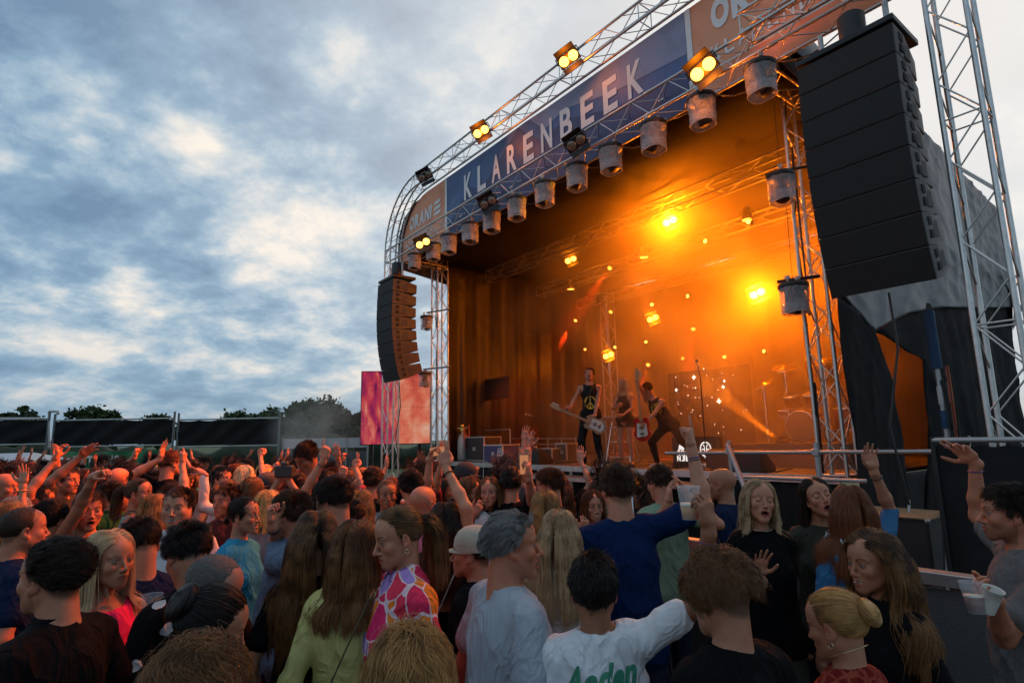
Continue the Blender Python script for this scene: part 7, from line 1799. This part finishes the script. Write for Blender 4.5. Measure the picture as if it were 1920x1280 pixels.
person(1110, 918, 4.1, 8, 'red-haired woman laughing with a hand over her mouth', sex='f', hair='bob', hairc='auburn', tip='red', hlen=.10, face=dict(smile=1), top=('tee', (.05, .05, .05), 'leopard', (.3, .28, .22)), lod=0, seed=35, **{'arm-1': A((1098, 1000), 'relaxed', (-.05, .1, 1), (0, 1, 0), -.16)})
person(1033, 874, 4.2, 262, 'man in a black T-shirt with receding brown hair, in profile before the stage edge', hair='short', hairc='brown', face=dict(), head=(0, 8, 0), top=('tee', BLACK), lod=0, seed=36)
person(918, 892, 4.4, 352, 'girl in a white T-shirt with blue mirrored sunglasses on her long light hair', sex='f', hair='long', hairc='light', tip='honey', hlen=.30, top=('tee', WHITE), lod=0, seed=37, extras=[x_glasses((.5, .5, .6), True, (.03, .10, .6))], hairopt=dict(wave=.002))
person(880, 892, 4.5, 50, 'woman with wavy brown hair in a black top with her hand at her chest', sex='f', hair='wavy', hairc='auburn', tip='honey', hlen=.25, head=(0, 10, 0), top=('tee', BLACK), lod=0, seed=38, **{'arm-1': A((888, 968), 'relaxed', (.5, 0, .7), (0, 1, 0), -.25)})
person(872, 866, 5.0, 60, 'man in a dark cap right of the raised V-sign hand', hair='fringe', hairc='brown', top=('tee', BLACK), lod=1, seed=39, extras=[x_cap((.02, .02, .022), False)])
_, i_ = person(958, 872, 4.4, 178, 'dark-haired man in black holding a phone up toward the stage', hair='short', hairc='dark', top=('tee', BLACK), lod=1, seed=40, face=dict(fade=.5), **{'arm+1': A((991, 897), 'grip', (.02, 0, 1), (-.9, .3, 0), -.5, (.2, 0, -.9))})
phone(hand_pos(i_, 1, .07, .03)+np.array([0, 0, .03]), (0, 0, 1), (-.3, -1, 0), 'phone held up by the dark-haired man in front of the deck')
_, i_ = person(772, 877, 4.2, 205, 'man with a dark swept-back undercut and black shirt filming with a phone', hair='short', hlen=.055, hairc='dark', hairn=1.5, face=dict(fade=.6), top=('tee', BLACK), lod=0, seed=41, **{'arm+1': A((806, 862), 'grip', (.75, .1, .55), (.1, -.6, -.5), .25, (0, .3, -.9))})
phone(hand_pos(i_, 1, .085, .03)+np.array([0, 0, .02]), (1, .1, .1), (0, -1, 0), 'phone held sideways by the man with the undercut')
person(725, 896, 4.5, 22, 'woman with braided light brown hair and an earring looking to the right', sex='f', hair='updo', hairc='light', top=('tee', (.05, .06, .07), 'leopard', (.35, .38, .4)), lod=0, seed=42, extras=[x_earring(1)], skin='mid')
person(676, 916, 3.9, 178, 'woman with straight blond hair seen from behind, right of the man in white', sex='f', hair='long', hairc='honey', tip='blond', hlen=.22, top=('tee', (.3, .25, .2)), lod=0, seed=43)
person(700, 872, 5.0, 172, 'broad man with short brown hair in a black T-shirt, seen from behind below the screen', hair='short', hairc='brown', top=('tee', BLACK), lod=1, seed=44, fat=.4, face=dict(fade=.5))
person(578, 826, 5.2, 330, 'tall man in a black T-shirt looking down over the crowd before the smoke', hair='short', hlen=.055, hairc='black', hairn=1.4, head=(0, 34, 0), face=dict(fade=.8), top=('tee', BLACK), lod=0, seed=45, fat=.35, lean=(0, .08, 0), skin='tan')
person(612, 880, 4.6, 175, 'dark-haired man in black pointing up with one finger beside the tall man', hair='short', hairc='dark', top=('tee', BLACK), lod=1, seed=46, **{'arm-1': A((605, 865), 'point', (.05, 0, 1), (0, 1, 0), -.25), 'extras': [x_wrist(-1, (.03, .02, .02))]})
person(650, 905, 5.3, 178, 'person in a patterned red shirt pointing up with one finger', hair='short', hairc='brown', top=('shirt', (.35, .06, .08), 'flowers', (.6, .5, .5)), lod=1, seed=47, **{'arm-1': A((641, 897), 'point', (-.1, 0, 1), (0, 1, 0), -.2), 'arm+1': A((668, 880), 'peace', (.05, 0, 1), (0, 1, 0), .2)})
person(527, 871, 5.8, 355, 'red-haired girl in a blue top facing the camera', sex='f', hair='long', hairc='red', hlen=.2, top=('tee', (.03, .05, .25)), lod=1, seed=48)
_, i_ = person(560, 885, 4.9, 182, 'man holding a camera up with both hands left of the tall man', hair='short', hairc='dark', top=('tee', (.03, .03, .03)), lod=1, seed=49, **{'arm-1': A((520, 905), 'grip', (.3, .1, .9), (.3, -.5, .2), -.3), 'arm+1': A((545, 905), 'grip', (-.2, 0, 1), (-.5, -.5, 0), -.3)})
p_ = hand_pos(i_, -1, .07, .03); r_ = empty('camera_body', p_, label='black camera held up among the heads left of the tall man', cat='camera')
mb = MB(); mb.box((.03, 0, .03), (.15, .08, .10)); mb.box((.03, 0, .09), (.06, .06, .04)); bevel(mb.build('housing', M_rubber, r_), .012); mb = MB(); mb.tube((.03, .03, .03), (.03, .17, .03), .036, n=16); mb.build('lens', M_blackmetal, r_, True)
person(472, 893, 4.7, 168, 'woman with brown highlighted hair and a white ribbed sleeve pointing to the left', sex='f', hair='long', hairc='light', tip='honey', hlen=.2, top=('long', (.62, .58, .55)), lod=0, seed=50, **{'arm-1': A((383, 893), 'point', (-.9, .1, .35), (0, 0, -1), .0, (0, 0, -1))})
person(322, 905, 4.6, 178, 'person with a fist raised on a bare arm behind the smiling man', hair='short', hairc='brown', top=('tee', (.1, .1, .1)), lod=1, seed=51, **{'arm+1': A((342, 872), 'fist', (.2, 0, 1), (-1, 0, 0), .0)})
person(318, 842, 6.2, 150, 'tall man in a black jersey with a small yellow mark on the back', hair='short', hairc='auburn', top=('tee', BLACK), lod=1, seed=52, fat=.25, extras=[x_print('flash', None, (.04, 1.32), .09, (.6, .5, .02), True)], **{'arm-1': A((297, 862), 'open', (-.1, 0, 1), (1, 0, 0), -.1)})
person(221, 875, 5.9, 165, 'bald man seen from behind under the green banner', hair='bald', top=('tee', (.1, .03, .02)), lod=1, seed=53, fat=.3, skin='ruddy')
person(212, 898, 4.7, 250, 'man with short dark hair and a dark green collar beside the singing man', hair='short', hairc='dark', face=dict(fade=.7), top=('polo', (.01, .07, .03)), lod=0, seed=54)
person(258, 896, 4.4, 110, 'woman with dark tied hair in a pale teal tank top, face turned to the stage', sex='f', hair='pony', hairc='dark', tip='light', hlen=.3, head=(18, 0, 0), top=('tank', (.25, .38, .36)), lod=0, seed=55, skin='ruddy', extras=[x_strap(1, (.02, .02, .02), .005)])
person(290, 924, 3.9, 176, 'woman with straight blond hair left of the smiling man', sex='f', hair='long', hairc='honey', tip='blond', hlen=.26, top=('tee', (.25, .2, .17)), lod=0, seed=56)
person(122, 871, 5.1, 92, 'man in profile with both arms lifted above the crowd at the left', hair='short', hairc='brown', top=('tee', (.03, .03, .03)), lod=0, seed=57, skin='ruddy', **{'arm+1': A((148, 858), 'wave', (.75, 0, .6), (0, -.5, -1), -.25), 'arm-1': A((106, 862), 'relaxed', (.3, 0, 1), (1, 0, 0), .25)})
person(72, 905, 4.5, 120, 'person in dark clothes with a long arm stretched up and curled fingers at the left', hair='short', hairc='dark', top=('tee', (.05, .02, .02)), lod=1, seed=58, skin='ruddy', **{'arm+1': A((98, 868), 'relaxed', (.2, 0, 1), (-.6, -.4, 0), -.1)})
person(28, 930, 4.0, 176, 'person with greyish hair and an open raised hand with a bracelet at the far left', sex='f', hair='bob', hairc='grey', hlen=.06, top=('tee', (.5, .48, .46)), lod=0, seed=59, **{'arm+1': A((43, 912), 'open', (-.05, 0, 1), (0, -1, 0), -.2), 'extras': [x_wrist(1, (.6, .3, .1))]})
person(95, 933, 3.35, 172, 'black-haired person in black behind the heavyset man', hair='short', hairc='black', hairn=1.5, top=('tee', BLACK), lod=0, seed=60)
person(18, 938, 3.2, 186, 'blond woman with a headband beside the left edge of the frame', sex='f', hair='long', hairc='light', tip='blond', hlen=.2, top=('tee', (.1, .09, .08)), lod=0, seed=61)
person(8, 885, 4.9, 90, 'bald man in profile at the far left edge', hair='bald', top=('tee', (.2, .18, .17)), lod=1, seed=62, skin='ruddy')
person(415, 872, 6.3, 70, 'dark-haired man in a pale jacket facing right in the middle of the far crowd', hair='short', hairc='dark', top=('shirt', (.35, .33, .3)), lod=1, seed=63)
person(446, 903, 5.3, 182, 'woman with loose auburn hair and bare shoulders behind the pale barrier', sex='f', hair='wavy', hairc='auburn', hlen=.25, top=('cami', (.2, .03, .02)), lod=1, seed=64, skin='ruddy')
person(440, 868, 6.6, 160, 'man with short ginger hair in black, left of the blond child-like head', hair='short', hairc='auburn', top=('tee', BLACK), lod=1, seed=65, skin='ruddy')
person(458, 872, 6.4, 175, 'person with pale blond hair lifting one arm far back', sex='f', hair='bob', hairc='platinum', hlen=.05, top=('tee', (.5, .45, .42)), lod=1, seed=66, **{'arm+1': A((489, 858), 'fist', (0, 0, 1), (0, 1, 0), .0)})
person(500, 885, 5.2, 178, 'man in a white T-shirt and dark cap, behind the blond bob', hair='fringe', hairc='brown', top=('tee', (.6, .55, .5)), lod=1, seed=67, extras=[x_cap((.04, .04, .045), True)])
person(660, 930, 3.5, 182, 'person with dark hair in a dark red T-shirt behind the broad man', hair='short', hairc='dark', top=('tee', (.12, .02, .02)), lod=1, seed=68)
person(430, 905, 4.3, 340, 'young man with dark fringe facing the camera behind the pointing sleeve', hair='short', hairc='dark', top=('tee', (.08, .02, .02)), lod=1, seed=69, skin='ruddy')
# ------------------------------------------------------------------ the far rows: a few builds copied, each its own person
def copy_tree(o, parent=None):
    c = o.copy(); COL.objects.link(c)
    if parent: c.parent = parent; c.matrix_parent_inverse = o.matrix_parent_inverse.copy()
    for ch in list(o.children): copy_tree(ch, c)
    return c
def far_crowd():
    rg = np.random.default_rng(21)
    hs_ = [('short dark hair', 'short', 'dark', 'm'), ('short brown hair', 'short', 'brown', 'm'), ('long blond hair', 'long', 'blond', 'f'), ('long dark hair', 'long', 'dark', 'f'), ('auburn wavy hair', 'wavy', 'auburn', 'f'), ('a bald head', 'bald', 'brown', 'm'), ('a blond bob', 'bob', 'honey', 'f'), ('black cropped hair', 'buzz', 'black', 'm'), ('a ponytail', 'pony', 'brown', 'f')]
    poses = [('arms down', {}), ('one arm raised', {'arm+1': dict(wl=(.22, .12, 1.98), pose='open', d=(.1, .1, 1), n=(0, 1, 0), dl=1)}), ('one fist up', {'arm-1': dict(wl=(-.20, .16, 1.86), pose='fist', d=(0, .1, 1), n=(0, 1, 0), dl=1)}), ('both arms up', {'arm+1': dict(wl=(.28, .15, 1.88), pose='wave', d=(.1, .1, 1), n=(0, 1, 0), dl=1), 'arm-1': dict(wl=(-.26, .12, 1.92), pose='open', d=(-.1, .1, 1), n=(0, 1, 0), dl=1)})]
    tops = [('black', BLACK), ('white', (.62, .6, .58)), ('navy', NAVY), ('dark red', (.14, .02, .02)), ('grey', (.16, .16, .17)), ('olive', (.06, .06, .03)), ('blue', (.03, .07, .22)), ('pink', (.5, .12, .18)), ('tan', (.28, .2, .13)), ('teal', (.03, .14, .15))]
    tm = {n: cloth_mat(c) for n, c in tops}
    pool = {}
    def get(h, p):
        if (h, p) not in pool:
            nm, st, hc, sx = hs_[h]; sp = dict(loc=(0, 0, 0), H=1.76 if sx == 'm' else 1.67, yaw=0, sex=sx, hair=st, hairc=hc, lod=2, label='x', seed=200+h*5+p, hlen=.22, top=('tee', (.1, .1, .1)), skin=('ruddy', 'fair', 'mid')[h % 3], face=dict(mouth=.5*(h % 2)))
            sp.update(poses[p][1]); r, _ = build_person(sp); pool[h, p] = [r, False]
        return pool[h, p]
    def zone(x):
        for lim, nm in ((70, 'under the far left fence'), (150, 'near the white tent'), (235, 'below the green banner'), (310, 'right of the green banner'), (380, 'by the second fence post'), (450, 'left of the yellow strip'), (530, 'by the third fence post'), (610, 'before the drifting smoke'), (680, 'left of the video screen'), (780, 'under the video screen'), (880, 'by the left stage column'), (1000, 'before the blue flight case'), (1150, 'below the guitarist'), (1400, 'below the bass player')):
            if x < lim: return nm
        return 'near the stage steps'
    used = set(); pts = list(PLACED); out = []
    bdir = unit((bA-bB)[:2]); bn = np.array([bdir[1], -bdir[0]]);
    if (CAM[:2]-bA[:2]) @ bn < 0: bn = -bn
    tries = 0
    while len(out) < 150 and tries < 9000:
        tries += 1; Y = 4.2+11.5*rg.uniform()**.75; X = Y*rg.uniform(-1.05, .42)
        if (np.array([X, Y])-bA[:2]) @ bn < .35: continue
        md = .50 if Y > 6 else .42
        if min(hypot(X-a, Y-b) for a, b in pts) < md: continue
        if Y < 5.2 and rg.uniform() < .3: continue
        z = 1.75; P = np.array([X, Y, z])-CAM; zz = P @ _F; px = 960+FPX*(P @ _R)/zz
        if px < -80 or px > 1500: continue
        if abs(px-385) < 30 and Y < 9 and Y > 4: continue
        for _ in range(30):
            h = int(rg.choice(9, p=(.2, .19, .11, .12, .08, .05, .07, .09, .09))); p = int(rg.choice(4, p=(.79, .10, .06, .05))); t = int(rg.choice(len(tops), p=(.3, .1, .14, .09, .1, .06, .07, .04, .05, .05)))
            if px > 1120 and p: p = 0
            row = 'front' if Y < 6.5 else 'middle' if Y < 10.5 else 'rear'
            lab = '%s, %s top, %s, %s row %s' % (hs_[h][0], tops[t][0], poses[p][0], row, zone(px))
            if lab not in used: break
        used.add(lab); pts.append((X, Y))
        ent = get(h, p)
        if not ent[1]: o = ent[0]; ent[1] = True
        else: o = copy_tree(ent[0])
        o.location = (X, Y, 0)
        to = np.array([3.0, 11.0])-np.array([X, Y]); base = math.degrees(atan2(to[0], -to[1])); yw = base+rg.normal()*28 if rg.uniform() < .8 else rg.uniform(0, 360)
        o.rotation_euler = (0, 0, pi+radians(yw)); k = rg.uniform(.955, 1.045); o.scale = (k, k, k)
        tag(o, lab, 'person', 'people in the far rows of the crowd')
        for ch in o.children:
            if ch.name.startswith('shirt'):
                ch.material_slots[0].link = 'OBJECT'; ch.material_slots[0].material = tm[tops[t][0]]
        out.append(o)
    for (h, p), (r, u_) in pool.items():
        if not u_:
            for c in list(r.children_recursive)+[r]: bpy.data.objects.remove(c)
far_crowd()
# ------------------------------------------------------------------ the band
def guitar(P, nd, fn, label, body_col, s=1.0, bass=False, cat='guitar'):
    """P body centre, nd neck direction, fn front normal"""
    nd = unit(nd); fn = unit(np.array(fn)-nd*(np.array(fn) @ nd)); sd = np.cross(nd, fn); root = empty('electric_bass' if bass else 'electric_guitar', P, label=label, cat=cat)
    t = np.linspace(0, 2*pi, 33)[:-1]; poly = []
    for a in t:
        x = .165*cos(a); y = .205*sin(a); x *= 1-.28*np.exp(-((y-.02)/.055)**2)
        if y > .12: x *= 1.12; y += .05*(abs(x) > .07)
        poly.append((x*s, y*s))
    mb = MB(); mb.prism(poly, -fn*.02, sd, nd, fn, .04*s); bevel(mb.build('body', mat('guitar_%d' % int(sum(body_col)*999), body_col, .2, 0, .1, 6), root), .006)
    L = (.62 if not bass else .78)*s; mn = mat('maple', (.45, .27, .12), .4, 0, .15, 8)
    Rg = np.stack([sd, nd, fn], 1); mb = MB(); mb.box(nd*(.15*s+L/2)+fn*.024, (.050*s, L, .022*s), Rg); bevel(mb.build('neck', mn, root), .004)
    mb = MB(); mb.prism([(-.03, 0), (.03, 0), (.045, .06), (.04, .19), (-.01, .21), (-.035, .08)], nd*(.15*s+L)+fn*.012, sd*s, nd*s, fn, .018); mb.build('headstock', mn, root)
    for k in range(4 if bass else 6):
        q = nd*(.15*s+L+.045*s+.025*k*s)+sd*.052*s+fn*.02; mb = MB(); mb.tube(q, q+sd*.022, .006, n=6); mb.build('tuning_peg', M_chrome, root)
        x = (-.016+.032*k/((3 if bass else 5)))*s; rod('string', -nd*.12*s+sd*x+fn*.045, nd*(.15*s+L)+sd*x+fn*.040, .0012, M_chrome, root, (0, 0, 0), 5)
    mb = MB(); mb.prism([(-.10, -.12), (.02, -.14), (.10, -.08), (.085, .12), (-.08, .13)], fn*.021, sd*s, nd*s, fn, .003); mb.build('pickguard', mat('pickguard', (.6, .58, .5) if not bass else (.03, .03, .03), .3), root)
    for y in (-.06, .04): mb = MB(); mb.box(nd*y*s+fn*.03, (.08*s, .022*s, .014), Rg); mb.build('pickup', M_rubber, root)
    mb = MB(); mb.box(-nd*.12*s+fn*.03, (.085*s, .03*s, .014), Rg); mb.build('bridge', M_chrome, root)
    return root
WSH = (.65, .62, .58)
def band():
    f = atz(1109, 877, DZ); Yb = f[1]+.05
    hand1 = at(1066, 771, Yb-.30); hand2 = at(1113, 791, Yb-.26)
    _, i1 = person(1104, 688, Yb, 352, 'guitarist in a black sleeveless shirt with a yellow peace sign on the stage', z0=DZ, hair='short', hairc='brown', face=dict(mouth=.7, beard=.2), head=(0, -12, -4), top=('tank', (.02, .018, .018)), lod=0, seed=81, skin='fair', shoe=WSH, bottom=('jeans', (.02, .02, .022)), hem=.86,
           extras=[x_print('peace', None, (0, 1.24), .10, (.75, .45, .02)), x_strap(-1, (.02, .02, .02), .014)], legs={'knee+1': (.20, .10, .52), 'ankle+1': (.17, .02, .085), 'knee-1': (-.10, .06, .52), 'ankle-1': (-.17, -.10, .085)},
           **{'arm+1': dict(w=hand1, pose='grip', d=(-.3, -.6, .5), n=(.3, .3, 1), hint=(.6, -.2, -.8)), 'arm-1': dict(w=hand2, pose='relaxed', d=(-1, -.2, -.2), n=(0, .9, 0), hint=(-.8, -.5, -.5))})
    bd = at(1118, 797, Yb-.22); nk = unit(at(1050, 768, Yb-.34)-bd); guitar(bd, nk, (0, -1, .1), 'pale electric guitar held by the guitarist with the peace-sign shirt', (.35, .20, .10))
    Yc = Yb+.12
    person(1168, 708, Yc, 325, 'blonde woman singer in a black corset and shorts with wavy hair on the stage', z0=DZ, sex='f', hair='wavy', hairc='blond', tip='platinum', hlen=.32, head=(25, -6, 0), face=dict(mouth=.4), top=('cami', (.015, .013, .014)), lod=0, seed=82, skin='fair', bottom=('shorts', (.015, .013, .014), .22), shoe=(.02, .02, .02), hem=.88,
           legs={'knee+1': (.10, .03, .50), 'ankle+1': (.13, -.02, .085)}, **{'arm+1': A((1156, 762), 'relaxed', (.6, -.3, .5), (0, 1, 0), -.22, (.7, -.4, -.6)), 'arm-1': A((1168, 778), 'grip', (-.8, -.2, .2), (0, 1, 0), -.25, (-.7, -.5, -.6))})
    Yd = Yb-.15; ft = atz(1252, 876, DZ); Yd = ft[1]
    hn = at(1196, 718, Yd-.45); hl = at(1206, 800, Yd-.40)
    person(1214, 716, Yd-.12, 318, 'bass player in a black tank leaning over with his legs wide apart on the stage', z0=DZ, s=1.0, hair='short', hairc='dark', head=(10, 38, 0), top=('tank', (.014, .013, .014)), lod=0, seed=83, skin='fair', shoe=WSH, bottom=('jeans', (.012, .012, .014)), hem=.72, lean=(.26, .26, 0), extras=[x_print('patch', None, (.12, 1.06), .10, (.55, .5, .03))],
           legs={'knee+1': (.22, .30, .47), 'ankle+1': (.24, .10, .085), 'knee-1': (-.22, .02, .48), 'ankle-1': (-.42, -.42, .085), 'foot-1': (-.5, .8, 0)}, **{'arm+1': dict(w=hn, pose='grip', d=(-.3, -.2, .6), n=(.3, .9, 0), hint=(.2, -.1, 1)), 'arm-1': dict(w=hl, pose='relaxed', d=(-.8, -.3, -.4), n=(-.2, .9, 0), hint=(-.8, -.4, -.2))})
    bd = at(1204, 806, Yd-.34); nk = unit(at(1194, 700, Yd-.50)-bd); guitar(bd, nk, (-.4, -1, .1), 'glossy red electric bass held upright by the leaning bass player', (.45, .012, .012), 1.0, True, 'bass guitar')
band()
